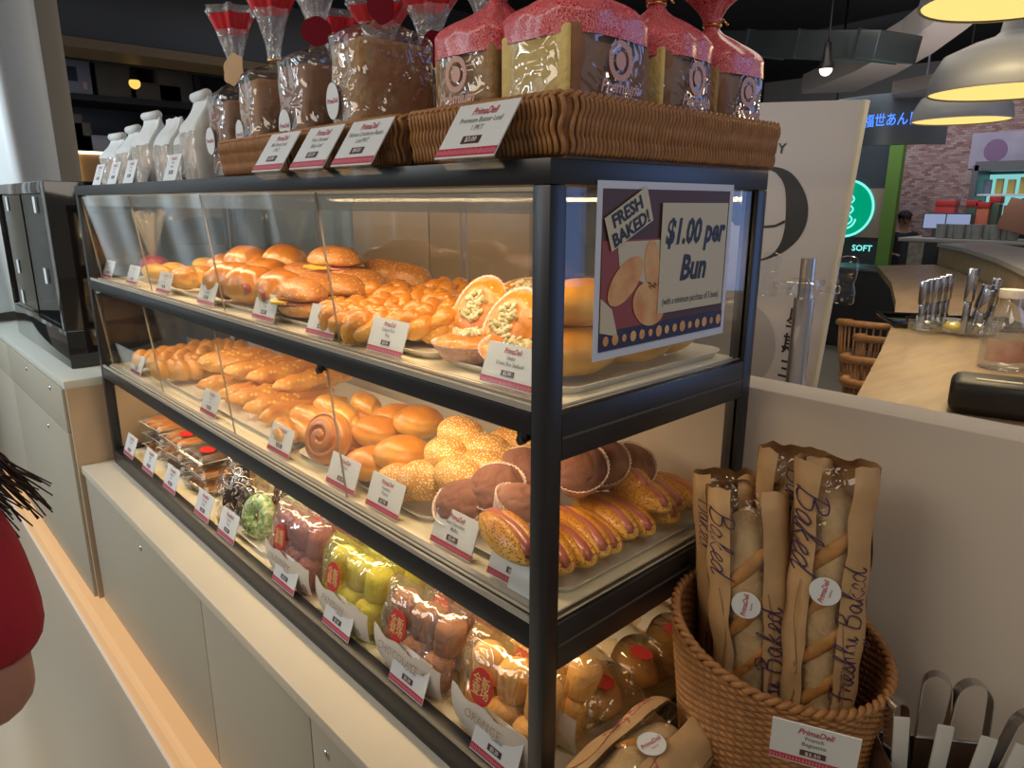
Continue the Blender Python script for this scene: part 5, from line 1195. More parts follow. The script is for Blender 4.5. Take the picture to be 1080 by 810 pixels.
def sleeve(name, label, loc, rot, w, d, L, seed, bread_r, words, group, cat='bagged baguette', script='script', word_size=0.030, sticker=None, twist=0.0):
    """long kraft bag with a clear window strip on its -y side, standing on its foot"""
    t = thing(name, label, cat, loc, rot, group)
    def sk(x, v, front):
        # x in -1..1 across, front: window side
        e = min(1, v/0.06)**0.6*min(1, (1-v)/0.05+0.30)**0.6
        prof = (1-abs(x)**3.2)**(1/2.2) if abs(x) < 1 else 0
        y = (-1 if front else 1)*d/2*prof*e
        n = noise.noise_vector(Vector((x*3+seed, v*L*22, 5 if front else 9)))*0.0045
        return Vector((x*w/2*(1+0.03*sin(v*9+seed))*(0.96+0.06*v) + n.x + twist*v*v, y + n.y*0.9, v*L*(1+0.0*x) + (0.006*noise.noise(Vector((x*4, seed, 2))) if v > 0.98 else 0)))
    k = B(); k.grid(lambda u, v: sk(2*u-1, v, False), 22, 40)
    k.grid(lambda u, v: sk(-1+0.62*u, v, True), 10, 40); k.grid(lambda u, v: sk(0.38+0.62*u, v, True), 10, 40)
    bmesh.ops.remove_doubles(k.m, verts=k.m.verts, dist=0.0003)
    obj('paper', k, M['kraft'], t)
    g = B(); g.grid(lambda u, v: sk(-0.38+0.76*u, v, True), 10, 40); obj('window', g, M['window'], t)
    # the bread
    pts = [(0.004*sin(i*0.4+seed), 0.0, 0.02+(L*0.93-0.02)*i/30) for i in range(31)]
    bb = B().tube(pts, lambda q: bread_r*max(0.05, 1-abs(2*q-1)**7)**0.5, 20); bb.jitter(0.004, 22, seed)
    br = obj('bread', bb, M['flour_crust'], t)
    sc = B(); n = max(3, int(L/0.085))
    for i in range(n):
        z = 0.05+(L*0.86-0.05)*(i+0.4)/n
        sc.blob((0.0, -bread_r*0.86, z), (bread_r*1.15, bread_r*0.20, 0.011), 3, rot=(0, R(-48), 0))
    obj('score', sc, M['score'], br)
    # script along the paper strips, wheat lines
    for (xc, txt, up, zc, size) in words:
        Qt = T((xc*w/2, -d/2*(1-abs(xc)**3.2)**(1/2.2)-0.004, zc)) @ RZ(R(-30*xc if False else 0)) @ FRONT @ RZ(R(90 if up else -90))
        lt = B(); script_hand(lt, txt, size*1.25, Qt, r=size*0.026, fm=lambda v: Vector((v.x, sk(max(-0.97, min(0.97, v.x/(w/2))), max(0.02, min(0.97, v.z/L)), True).y-0.0016, v.z)))
        obj('script_lettering', lt, M[script], t)
    for xc in (-0.60, 0.58):
        yy = -d/2*(1-abs(xc)**3.2)**(1/2.2)-0.0022
        for s in (0.0, 0.5):
            wl = B().tube([(xc*w/2+0.005*sin(6*q+s*6+seed), sk(xc, 0.12+s*0.45+0.36*q, True).y-0.0012, L*(0.12+s*0.45+0.36*q)) for q in [j/10 for j in range(11)]], 0.0006, 4); obj('wheat_line', wl, M['wheat_print'], t)
    if sticker:
        sx, sz, sr = sticker
        Q = T((sx*w/2, -d/2-0.004, sz)) @ FRONT
        o = obj('sticker', B().prism([(sr*cos(q*PI/16), sr*sin(q*PI/16)) for q in range(32)], 0.001, Q), M['white_card'], t, smooth=False)
        obj('sticker_lettering', B().text('PrimaDeli', sr*0.50, Q @ T((-sr*0.08, 0, 0.0014)) @ RZ(R(80)), shear=0.3, bold=0.015, squeeze=0.85).text('SINCE 1992' if False else 'bakery', sr*0.22, Q @ T((sr*0.34, -sr*0.05, 0.0014)) @ RZ(R(80))), M['brand_red'], o, smooth=False)
    return t
GB = 'bagged baguettes standing in the round basket'
sleeve('baguette_bag', 'front left baguette bag in the round basket with a round sticker', (0.152, 0.302, 0.012), (R(-4), R(-5.5), R(24)), 0.112, 0.088, 0.475, 1.2, 0.040,
       [(-0.72, 'Baked', False, 0.405, 0.036), (0.66, 'Freshly Baked', True, 0.20, 0.036)], GB, sticker=(0.0, 0.318, 0.0195))
sleeve('baguette_bag', 'front right baguette bag in the round basket, the tallest one with a round sticker', (0.222, 0.325, 0.012), (R(-3), R(-1), R(22)), 0.102, 0.086, 0.53, 3.4, 0.038,
       [(-0.70, 'Baked', False, 0.445, 0.042), (0.74, 'Freshly Baked', True, 0.30, 0.032)], GB, sticker=(-0.02, 0.366, 0.0195))
sleeve('baguette_bag', 'baguette bag standing behind, between the two front bags', (0.140, 0.385, 0.012), (R(2), R(-1), R(16)), 0.095, 0.070, 0.525, 5.1, 0.031, [(0.1, 'Baked', False, 0.47, 0.030)], GB)
sleeve('baguette_bag', 'baguette bag at the left of the basket behind the front left bag', (0.086, 0.352, 0.012), (R(-2), R(-5), R(30)), 0.09, 0.068, 0.470, 6.4, 0.030, [(-0.7, 'Baked', False, 0.40, 0.028)], GB)
# kraft bags lying on the worktop by the case corner
GK = 'kraft bread bags lying beside the case corner'
sleeve('bread_bag', 'kraft bread bag with an oval sticker lying across the worktop at the case corner', (0.072, -0.115, 0.098), (R(-84), R(0), R(-2)), 0.125, 0.085, 0.335, 2.2, 0.036,
       [(-0.72, 'Freshly Baked', True, 0.255, 0.016), (0.68, 'Baked', True, 0.19, 0.020)], GK, cat='bagged bread', script='script_red', sticker=(0.25, 0.235, 0.0195))
sleeve('bread_bag', 'kraft bread bag lying underneath the one with the sticker', (0.085, -0.145, 0.046), (R(-90), R(0), R(-6)), 0.130, 0.080, 0.31, 4.2, 0.034, [], GK, cat='bagged bread', script='script_red')
sleeve('bread_bag', 'kraft bread bag with a round loaf in front of the round basket', (0.190, -0.115, 0.046), (R(-88), R(0), R(6)), 0.125, 0.084, 0.29, 7.7, 0.038,
       [(-0.70, 'Freshly Baked', True, 0.20, 0.016)], GK, cat='bagged bread', script='script_red')

# ---------------------------------------------------------------- tongs bin by the half wall
M['bin_brown'] = mat('perforated_bin', (0.14, 0.085, 0.055), 0.4)
t = thing('tongs_bin', 'perforated bin of serving tongs near the half wall', 'utensil bin', (0.385, 0.330, 0.0005), (0, 0, R(38)))
BW, BD, BHT = 0.135, 0.11, 0.185
b = B()
for x0, x1, y0, y1 in ((-BW/2, BW/2, -BD/2, -BD/2+0.003), (-BW/2, BW/2, BD/2-0.003, BD/2), (-BW/2, -BW/2+0.003, -BD/2, BD/2), (BW/2-0.003, BW/2, -BD/2, BD/2)):
    b.box(x0, x1, y0, y1, 0, BHT)
b.box(-BW/2, BW/2, -BD/2, BD/2, 0, 0.004); obj('body', b, M['bin_brown'], t, smooth=False)
b = B()
for r in range(9):
    for c in range(11):
        b.cyl((-BW/2+0.013+c*0.0109, -BD/2-0.0006, 0.04+r*0.0155), (-BW/2+0.013+c*0.0109, -BD/2+0.0001, 0.04+r*0.0155), 0.0032, 10)
obj('perforation', b, M['white_plastic'], t, sharp=40)
rim = B().tube([(-BW/2, -BD/2, BHT), (BW/2, -BD/2, BHT), (BW/2, BD/2, BHT), (-BW/2, BD/2, BHT)], 0.004, 8, closed=True); obj('rim', rim, M['steel'], t)
def tongs(label, x, y, rz, lean, sp=0.05, L=0.27):
    t = thing('tongs', label, 'tongs', (x, y, 0.012), (lean[0], lean[1], rz), 'steel serving tongs in the bin')
    for s in (-1, 1):
        pts = [(s*(sp/2)*(1-0.35*(i/10)), 0, 0.0+L*0.86*i/10) for i in range(11)]
        pts += [(s*sp*0.325*cos(a), 0, L*0.86+sp*0.40*sin(a)) for a in [PI/2*k/6 for k in range(1, 7)]]
        b = B(); wdt = 0.0085
        for i in range(len(pts)-1):
            p, q = Vector(pts[i]), Vector(pts[i+1]); dr = (q-p).normalized(); nn = Vector((dr.z, 0, -dr.x))*0.0006
            vs = [b.m.verts.new(v) for v in (p-nn+Vector((0, -wdt, 0)), p-nn+Vector((0, wdt, 0)), q-nn+Vector((0, wdt, 0)), q-nn+Vector((0, -wdt, 0)), p+nn+Vector((0, -wdt, 0)), p+nn+Vector((0, wdt, 0)), q+nn+Vector((0, wdt, 0)), q+nn+Vector((0, -wdt, 0)))]
            for f in ((0, 1, 2, 3), (7, 6, 5, 4), (0, 3, 7, 4), (1, 5, 6, 2)): b.m.faces.new([vs[j] for j in f])
        obj('arm', b, M['steel'], t, smooth=False)
    return t
tongs('steel tongs at the left of the bin, closest to the basket', 0.345, 0.330, R(55), (R(-3), R(-5)), 0.035, 0.27)
tongs('steel tongs with a bright square bend second from the left', 0.368, 0.350, R(20), (R(-4), R(-2)), 0.05, 0.30)
tongs('steel tongs forming the widest loop in the middle of the bin', 0.392, 0.352, R(35), (R(-5), R(3)), 0.065, 0.295)
tongs('steel tongs leaning to the right over the rim of the bin', 0.420, 0.345, R(45), (R(-3), R(13)), 0.070, 0.28)
M['blade'] = mat('grey_white_blade', (0.52, 0.52, 0.49), 0.4)
for i, (x, y, a) in enumerate(((0.352, 0.305, -3), (0.373, 0.312, 4), (0.396, 0.318, 10), (0.415, 0.328, 14))):
    o = obj('white_scraper', B().box(-0.0095, 0.0095, -0.002, 0.002, 0.0, 0.232, bev=0.001), M['blade'], loc=(x, y, 0.012), rot=(R(-4), R(a), R(38)), sharp=40)
    tag(o, ('white plastic blade at the left edge of the bin', 'white plastic blade second from the left in the bin', 'white plastic blade in the middle of the bin', 'white plastic blade leaning right in the bin')[i], 'scraper', 'white plastic blades in the tongs bin')
# ---------------------------------------------------------------- beyond the half wall: board, bin, pole
M['board'] = mat('pale_board', (0.52, 0.475, 0.46), 0.5)
M['board_grey'] = mat('printed_plate_grey', (0.40, 0.37, 0.36), 0.5)
YB = 1.30
def bp(px, py): q = P(px, py, 'y', YB); return (q.x, q.z)
x1 = bp(915, 97)[0]; zt = 1.147; x0 = x1-0.80
t = thing('standing_board', 'tall white standing board with a huge black 9 behind the half wall', 'sign board', ((x0+x1)/2-0.115, YB, FZ-0.0), (0, R(3.8), 0)); cxb = (x0+x1)/2
_ca, _sa = cos(R(3.8)), sin(R(3.8))
def lb(px, py):
    q = bp(px, py); dx, dz = q[0]-(cxb-0.115), q[1]-FZ; return (dx*_ca-dz*_sa, dx*_sa+dz*_ca)
obj('panel', B().box(x0-cxb, x1-cxb, 0, 0.022, 0.03, zt-FZ, bev=0.001), M['board'], t, sharp=40)
obj('edge_strip', B().box(x1-cxb-0.006, x1-cxb+0.001, -0.002, 0.024, 0.028, zt-FZ), M['poster_cream'], t, smooth=False)
obj('foot', B().box(x0-cxb, x1-cxb, -0.15, 0.17, 0, 0.03, bev=0.004), M['black_metal'], t, sharp=40)
QB = T((0, -0.0012, 0)) @ FRONT
b = B()
outer = [lb(*q) for q in ((800, 178), (818, 176), (834, 182), (846, 197), (852, 215), (851, 234), (843, 251), (829, 264), (814, 272), (800, 276))]
inner = [lb(*q) for q in ((800, 274), (813, 269), (822, 259), (827, 245), (829, 228), (829, 205), (826, 192), (818, 182), (809, 179), (800, 180))]
def crv(p, k=5):
    out = []
    for i in range(len(p)-1):
        q0, q1, q2, q3 = [Vector(p[max(0, min(len(p)-1, i+j))]) for j in (-1, 0, 1, 2)]
        for j in range(k):
            u = j/k; v = 0.5*((2*q1)+(q2-q0)*u+(2*q0-5*q1+4*q2-q3)*u*u+(3*q1-q0-3*q2+q3)*u**3); out.append((v.x, v.y))
    return out+[tuple(p[-1])]
b.prism(crv(outer)+crv(inner), 0.001, QB)
b.prism([lb(*q) for q in ((828, 232), (818, 237), (806, 238), (792, 234), (792, 236), (806, 240.5), (818, 239.5), (828, 235))], 0.001, QB)
b.prism([lb(*q) for q in ((800, 178), (786, 180), (772, 192), (764, 208), (766, 226), (776, 238), (792, 236), (784, 226), (780, 208), (784, 190), (800, 180))], 0.001, QB)
obj('numeral_print', B().prism([(lb(622, 228)[0]+0.045*cos(k*PI/16), lb(622, 228)[1]+0.095*sin(k*PI/16)) for k in range(32)], 0.001, QB), M['black_print'], t, smooth=False)
obj('numeral_print', b, M['black_print'], t, smooth=False)
q = lb(822, 157); obj('word_lettering', B().text('D  A  I  L  Y', 0.036, QB @ T((lb(829, 157)[0], q[1], 0.001)), bold=0.012, align='RIGHT'), M['black_print'], t, smooth=False)
q = lb(836, 365)
for i, ch in enumerate('星期三'): obj('character_lettering', B().text(ch, 0.062, QB @ T((q[0], q[1]+0.072*(1-i), 0.001)), bold=0.012), M['black_print'], t, smooth=False)
q = lb(772, 362); b = B()
b.lathe([(0.0, 0), (0.13, 0.0), (0.135, 0.0006), (0.10, 0.0008), (0.0, 0.0008)], 40); bmesh.ops.transform(b.m, matrix=T((q[0], -0.001, q[1])) @ FRONT, verts=b.m.verts)
obj('plate_print', b, M['board_grey'], t, smooth=False)
# steel pole with clear holders
YP = 1.02
q = P(850, 300, 'y', YP)
t = thing('cup_pole', 'steel pole with two clear plastic holders in front of the white board', 'stand', (q.x, YP, FZ))
top = P(850, 272, 'y', YP).z-FZ
obj('pole', B().cyl((0, 0, 0.02), (0, 0, top-0.09), 0.0225, 24).cyl((0, 0, top-0.09), (0, 0, top), 0.016, 24), M['steel'], t, sharp=40)
obj('base', B().cyl((0, 0, 0), (0, 0, 0.02), 0.15, 32), M['steel'], t, sharp=40)
obj('clamp', B().box(-0.034, 0.034, -0.030, 0.030, top-0.085, top-0.045, bev=0.006).cyl((0.02, -0.04, top-0.065), (0.02, -0.028, top-0.065), 0.016, 16), M['clear'], t, sharp=40)
for s in (-1, 1):
    hb = B().cyl((s*0.03, 0, top-0.065), (s*0.075, 0, top-0.065), 0.009, 12)
    hb.lathe([(0.015, -0.045), (0.020, -0.042), (0.021, -0.015), (0.016, 0.0), (0.020, 0.015), (0.022, 0.038), (0.018, 0.055), (0.008, 0.060)], 20, cen=(s*0.088, 0, top-0.050))
    obj('holder', hb, M['clear'], t)
# things seen through the top tier: grey bin, dark post, beige panel
M['bin_grey'] = mat('grey_bin', (0.20, 0.205, 0.20), 0.5)
q = P(218, 250, 'y', 1.2)
t = thing('litter_bin', 'tall grey bin with a dark lid seen through the top tier', 'bin', (q.x, 1.2, FZ))
obj('body', B().lathe([(0, 0), (0.19, 0), (0.22, 1.19), (0, 1.19)], 32), M['bin_grey'], t, sharp=40)
obj('lid', B().lathe([(0.23, 1.191), (0.24, 1.21), (0.22, 1.29), (0.15, 1.35), (0, 1.37)], 32), M['black_metal'], t)
q = P(252, 235, 'y', 1.15)
t = thing('sign_post', 'dark grey T shaped post seen through the top tier', 'post', (q.x, 1.15, FZ))
M['post_grey'] = mat('post_grey', (0.06, 0.062, 0.06), 0.5)
obj('upright', B().box(-0.045, 0.045, -0.03, 0.03, 0.02, 1.56), M['post_grey'], t, smooth=False)
obj('crossbar', B().box(-0.10, 0.10, -0.035, 0.035, 1.5605, 1.60, bev=0.003), M['post_grey'], t, sharp=40)
obj('base', B().box(-0.2, 0.2, -0.2, 0.2, 0, 0.02), M['post_grey'], t, smooth=False)
M['panel_grey'] = mat('grey_green_panel', (0.25, 0.24, 0.20), 0.5)
M['panel_beige'] = mat('beige_panel', (0.46, 0.31, 0.18), 0.45, var=0.08, vscale=3)
def divider(label, pxa, pxb, y, zt, m):
    a, c = P(pxa, 250, 'y', y).x, P(pxb, 250, 'y', y).x
    t = thing('divider_panel', label, 'panel', ((a+c)/2, y, FZ), group='free standing panels behind the half wall')
    obj('board', B().box(-(c-a)/2, (c-a)/2, -0.012, 0.012, 0.03, zt-FZ, bev=0.002), m, t, sharp=40)
    for s in (-1, 1): obj('foot', B().box(s*(c-a)/2*0.8-0.02, s*(c-a)/2*0.8+0.02, -0.15, 0.15, 0, 0.029), M['black_metal'], t, smooth=False)
divider('beige panel left of the seam behind the knotted pastries', 376, 455, 0.80, 0.905, M['panel_beige'])
divider('beige panel right of the seam behind the tuna pies', 456, 562, 0.80, 0.905, M['panel_beige'])
divider('grey green panel behind the seeded rolls seen through the top tier', 262, 372, 1.35, 1.02, M['panel_grey'])

# ---------------------------------------------------------------- oak counter with tray, bottle, card reader
M['oak'] = mat('oak_top', (0.42, 0.30, 0.175), 0.35, col2=(0.31, 0.215, 0.12), vscale=5, stretch=(5, 1, 1), bump=0.05)
M['counter_dark'] = mat('counter_black', (0.012, 0.012, 0.014), 0.35)
ZC = 0.34
out = [P(px, py, 'z', ZC) for px, py in ((888, 440), (905, 415), (928, 372), (942, 340), (945, 318), (940, 298), (925, 280), (985, 279), (1012, 287), (1045, 303), (1080, 328), (1180, 420), (1300, 560))]
t = thing('oak_counter', 'long curved oak topped counter holding the cutlery tray', 'counter', (out[0].x, out[0].y, FZ))
o3 = [(p.x-out[0].x, p.y-out[0].y) for p in out]
b = B().prism(o3, 0.045, T((0, 0, ZC-FZ-0.045))); obj('top', b, M['oak'], t, smooth=False)
cxx = sum(p[0] for p in o3)/len(o3); cyy = sum(p[1] for p in o3)/len(o3)
nl = 7
b = B().prism([(x+0.50*(1-0.5*i/nl), y) if i < nl else (x-0.05, y-0.02) for i, (x, y) in enumerate(o3)], ZC-FZ-0.046); obj('base', b, M['counter_dark'], t, smooth=False)
rail_pts = out[7:12]
t2 = thing('service_counter', 'raised curved service counter with a pale top behind the oak counter', 'counter', (rail_pts[0].x, rail_pts[0].y, FZ))
M['pale_top'] = mat('pale_stone_top', (0.40, 0.37, 0.34), 0.3)
lo = [(p.x-rail_pts[0].x+0.015, p.y-rail_pts[0].y+0.03) for p in rail_pts]; hi = [(x+0.30, y+0.35) for x, y in lo]
obj('front', B().prism(lo+hi[::-1], ZC-FZ+0.16), M['oak'], t2, smooth=False)
obj('top', B().prism([(x-0.012, y-0.03) for x, y in lo]+[(x+0.02, y+0.02) for x, y in hi[::-1]], 0.03, T((0, 0, ZC-FZ+0.161))), M['pale_top'], t2, smooth=False)
# cutlery tray
q = P(1003, 340, 'z', ZC+0.01)
tr = thing('serving_tray', 'black serving tray of cutlery on the oak counter', 'tray', (q.x, q.y, ZC+0.0005), (0, 0, R(32)))
obj('tray_base', B().box(-0.27, 0.27, -0.17, 0.17, 0, 0.012, bev=0.003), M['gloss_black'], tr, sharp=40)
obj('rim', B().tube([(-0.27, -0.17, 0.016), (0.27, -0.17, 0.016), (0.27, 0.17, 0.016), (-0.27, 0.17, 0.016)], 0.008, 8, closed=True), M['gloss_black'], tr)
M['chrome'] = mat('chrome', (0.42, 0.46, 0.56), 0.14, 1.0)
M['glass_cup'] = film('glass_cup', (0.93, 0.95, 0.95), 0.03, 1.0, f0=0.10)
M['lemon'] = mat('lemon_pieces', (0.80, 0.62, 0.12), 0.4)
for i, (px, py, lab) in enumerate(((975, 348, 'clear cup holding five knives on the left of the tray'), (1003, 349, 'low glass bowl with yellow pieces in the middle of the tray'), (1032, 352, 'clear cup holding forks on the right of the tray'))):
    g = P(px, py, 'z', ZC+0.013); low = i == 1
    t = thing('glass_cup', lab, 'cup', (g.x, g.y, ZC+0.0135), group='clear cups on the serving tray')
    r, h = (0.085, 0.045) if low else (0.078, 0.05)
    obj('glass', B().lathe([(0, 0), (r*0.8, 0), (r, h), (r*0.96, h), (r*0.76, 0.004), (0, 0.004)], 32), M['glass_cup'], t)
    if low: obj('lemon_pieces', B().blob((0.01, 0, 0.02), (0.045, 0.035, 0.018), 3, fn=lump(6, 0.3, 2)), M['lemon'], t)
def cutl(px0, py0, px1, py1, y_off, label, w=0.019):
    f = P(px1, py1, 'z', ZC+0.02); tip = P(px0, py0, 'y', f.y)
    d = tip-f; L = d.length
    o = obj('table_knife', B().box(-w*0.8, w*0.8, -w*0.6, w*0.6, 0, L*0.5, bev=0.003).box(-w, w, -w*0.8, w*0.8, L*0.5, L, bev=0.004), M['chrome'], loc=f, sharp=40)
    o.rotation_euler = d.to_track_quat('Z', 'Y').to_euler()
    return tag(o, label, 'cutlery', 'knives and forks in the cups on the tray')
for i, (a, c, dd, e, lab) in enumerate(((976, 296, 971, 346, 'knife farthest left of the five in the left cup'), (982, 294, 976, 345, 'knife second from the left in the left cup'), (989, 293, 982, 345, 'middle knife of the five in the left cup'), (996, 291, 988, 344, 'knife fourth from the left in the left cup'), (1002, 289, 994, 343, 'knife farthest right of the five in the left cup'),
    (1028, 283, 1015, 352, 'tallest knife standing alone in the middle of the tray'), (1042, 300, 1022, 350, 'dark slanted fork right of the tallest knife'), (1045, 306, 1028, 352, 'short slanted fork in the right cup'), (1053, 293, 1040, 350, 'blue glinting knife farthest right behind the bottle'))):
    cutl(a, c, dd, e, 0, lab)
# plastic bottle
g = P(1054, 388, 'z', ZC)
t = thing('plastic_bottle', 'clear plastic bottle with a white cap and pink label on the oak counter', 'bottle', (g.x, g.y, ZC+0.0005))
hb_ = P(1060, 304, 'y', g.y).z-ZC
s = hb_/0.30
obj('body', B().lathe([(0, 0), (0.068*s, 0), (0.076*s, 0.01*s), (0.076*s, 0.13*s), (0.060*s, 0.19*s), (0.036*s, 0.24*s), (0.034*s, 0.265*s)], 32), film('bottle_film', (0.86, 0.88, 0.90), 0.05, 1.0, f0=0.1, haze=0.12, hcol=(0.7, 0.72, 0.75)), t)
obj('cap', B().lathe([(0.042*s, 0.266*s), (0.044*s, 0.27*s), (0.043*s, 0.297*s), (0.0, 0.30*s)], 32), M['white_plastic'], t, sharp=40)
M['pink_label'] = mat('pink_label', (0.42, 0.20, 0.17), 0.4, col2=(0.55, 0.42, 0.36), vscale=12)
lbm = B(); lbm.grid(lambda u, v: Vector((0.0775*s*cos(R(-120)+u*R(130)), 0.0775*s*sin(R(-120)+u*R(130)), (0.035+0.085*v)*s)), 20, 4); obj('label', lbm, M['pink_label'], t)
# card reader
M['terminal'] = mat('terminal_black', (0.014, 0.014, 0.016), 0.45)
g = P(1052, 436, 'z', ZC)
t = thing('card_reader', 'black card payment terminal on the near end of the oak counter', 'card reader', (g.x, g.y, ZC+0.0005), (0, 0, R(14)))
obj('body', B().box(-0.115, 0.14, -0.075, 0.075, 0, 0.092, bev=0.026, seg=3), M['terminal'], t, sharp=50)
obj('paper_slot', B().box(-0.06, 0.04, -0.048, -0.030, 0.0915, 0.0945, bev=0.001), M['poster_cream'], t, sharp=40)
obj('screen', B().box(0.05, 0.12, -0.045, 0.045, 0.0915, 0.0935, bev=0.001), M['counter_dark'], t, sharp=40)
obj('grille', B().box(-0.085, -0.02, -0.0765, -0.0745, 0.03, 0.06).box(-0.08, -0.025, -0.0775, -0.076, 0.042, 0.046), M['counter_dark'], t, smooth=False)
# rattan chairs
M['rattan'] = mat('rattan', (0.36, 0.17, 0.065), 0.5, var=0.2, vscale=30)
def chair():
    t = thing('rattan_chair', 'x', 'chair', group='rattan chairs along the oak counter')
    rm = B(); pts = [(0.235*cos(a), 0.235*sin(a), 0.74+0.03*sin(a)) for a in [R(-35+250*k/30) for k in range(31)]]
    obj('back_rim', rm.tube(pts, 0.020, 10), M['rattan'], t)
    sl = B()
    for k in range(27):
        a = R(-30+240*k/26); sl.tube([(0.230*cos(a), 0.230*sin(a), 0.735+0.03*sin(a)), (0.222*cos(a), 0.222*sin(a), 0.6), (0.190*cos(a), 0.190*sin(a), 0.43)], 0.006, 6)
    obj('back_slats', sl, M['rattan'], t)
    obj('seat', B().lathe([(0, 0.40), (0.190, 0.40), (0.205, 0.42), (0.195, 0.44), (0, 0.445)], 32), M['rattan'], t)
    for k in range(4):
        a = R(45+90*k); obj('leg', B().cyl((0.18*cos(a), 0.18*sin(a), 0.0), (0.16*cos(a), 0.16*sin(a), 0.40), 0.016, 10), M['rattan'], t)
    return t
c0 = chair()
for i, (px, py, zz, rz, lab) in enumerate(((952, 402, 0.18, 40, 'rattan chair nearest the half wall beside the oak counter'), (943, 378, 0.18, 30, 'rattan chair second from the half wall at the oak counter'), (950, 357, 0.18, 20, 'rattan chair third from the half wall at the oak counter'), (926, 341, 0.18, 10, 'rattan chair farthest from the half wall beside the white board'))):
    g = P(px, py, 'z', zz-0.01)
    loc = (g.x+0.02, g.y-0.0, FZ)
    if i == 0: c0.location = loc; c0.rotation_euler = (0, 0, R(rz+180)); c0['label'] = lab
    else: dup(c0, loc, (0, 0, R(rz+180)), lab)

# ---------------------------------------------------------------- pendant lamps
M['shade'] = mat('enamel_shade', (0.24, 0.25, 0.27), 0.4)
M['glow'] = lamp_mat('lamp_glow', (1.0, 0.66, 0.20), 1.25)
def pendant(label, px, py, y, r=0.225):
    g = P(px, py, 'y', y)
    t = thing('pendant_lamp', label, 'lamp', (g.x, y, g.z), group='white enamel pendant lamps over the oak counter')
    obj('shade', B().lathe([(r, 0), (r*1.02, 0.004), (r*0.98, 0.06), (r*0.86, 0.115), (r*0.52, 0.150), (r*0.27, 0.168), (r*0.20, 0.182), (r*0.18, 0.215), (r*0.12, 0.228), (0.0, 0.23)], 40), M['shade'], t)
    obj('diffuser', B().lathe([(0, 0.012), (r*0.6, 0.010), (r*0.985, 0.006)], 40), M['glow'], t)
    obj('bracket', B().tube([(-0.030, 0, 0.20), (-0.030, 0, 0.27), (0, 0, 0.285), (0.030, 0, 0.27), (0.030, 0, 0.20)], 0.005, 8), M['steel'], t)
    obj('cord', B().cyl((0, 0, 0.285), (0, 0, 2.95-g.z), 0.004, 8), M['black_metal'], t)
    l = bpy.data.lights.new('lamp_light', 'AREA'); l.shape = 'DISK'; l.size = r*1.6; l.energy = 5; l.color = (1, 0.78, 0.45)
    o = bpy.data.objects.new('lamp_light', l); COL.objects.link(o); o.parent = t; o.location = (0, 0, 0.003)
pendant('large white pendant lamp in the middle at the right edge', 1062, 98, 2.25)
pendant('smaller looking white pendant lamp hanging below and behind', 1013, 128, 3.75)
pendant('white pendant lamp at the top right corner', 1076, 2, 1.72)
# ---------------------------------------------------------------- ceiling: duct, curved soffits, spot
M['duct'] = mat('galvanised_duct', (0.10, 0.12, 0.13), 0.35, 0.7, var=0.2, vscale=2)
M['soffit'] = mat('soffit_paint', (0.55, 0.50, 0.49), 0.8)
def ribbon(name, label, a, c, z, th, m, cat):
    pa = [P(px, py, 'z', z) for px, py in a]+[P(px, py, 'z', z) for px, py in c[::-1]]
    o = pa[0].copy(); b = B().prism([(p.x-o.x, p.y-o.y) for p in pa], th)
    return tag(obj(name, b, m, loc=(o.x, o.y, z), smooth=False), label, cat)
ribbon('ceiling_soffit', 'broad curved pale soffit sweeping up to the top right', ((845, 99), (900, 76), (948, 50), (985, 24), (1012, 0), (1030, -25)), ((900, 97), (945, 78), (984, 56), (1020, 30), (1055, 0), (1080, -25)), 1.95, 0.18, M['soffit'], 'soffit')
ribbon('ceiling_soffit', 'second curved pale soffit behind the pendant lamps', ((940, 100), (985, 92), (1010, 75), (1040, 62), (1090, 55)), ((945, 110), (990, 104), (1030, 92), (1060, 80), (1095, 75)), 1.9, 0.12, M['soffit'], 'soffit')
g0, g1 = P(745, 46, 'y', 5.2), P(948, 50, 'y', 4.6)
t = thing('air_duct', 'galvanised square air duct above the white standing board', 'duct', g0); d = g1-g0
b = B().box(0, d.length, -0.2, 0.2, -0.085, 0.085, bev=0.01)
o = obj('duct', b, M['duct'], t, rot=d.to_track_quat('X', 'Z').to_euler(), sharp=40)
for k in range(4):
    x = d.length*(0.1+0.27*k); f = obj('flange', B().box(x, x+0.02, -0.208, 0.208, -0.093, 0.093), M['duct'], t, smooth=False, rot=o.rotation_euler)
def spot(px, py, y, label, group):
    g = P(px, py, 'y', y); t = thing('spot_bulb', label, 'lamp', g, group=group)
    obj('socket', B().lathe([(0.0, 0.16), (0.02, 0.16), (0.03, 0.06), (0.05, 0.02), (0.048, 0.0)], 16), M['black_metal'], t)
    obj('bulb', B().blob((0, 0, 0.0), (0.040, 0.040, 0.042), 3), M['spot_glow'], t)
    obj('cord', B().cyl((0, 0, 0.16), (0, 0, 2.95-g.z), 0.006, 6), M['black_metal'], t)
M['spot_glow'] = lamp_mat('spot_glow', (1.0, 0.85, 0.66), 2.2)
spot(871, 73, 4.3, 'small hanging bulb above the white standing board', 'hanging bulbs')
M['bulb_amber'] = lamp_mat('bulb_amber', (1.0, 0.6, 0.12), 1.2)
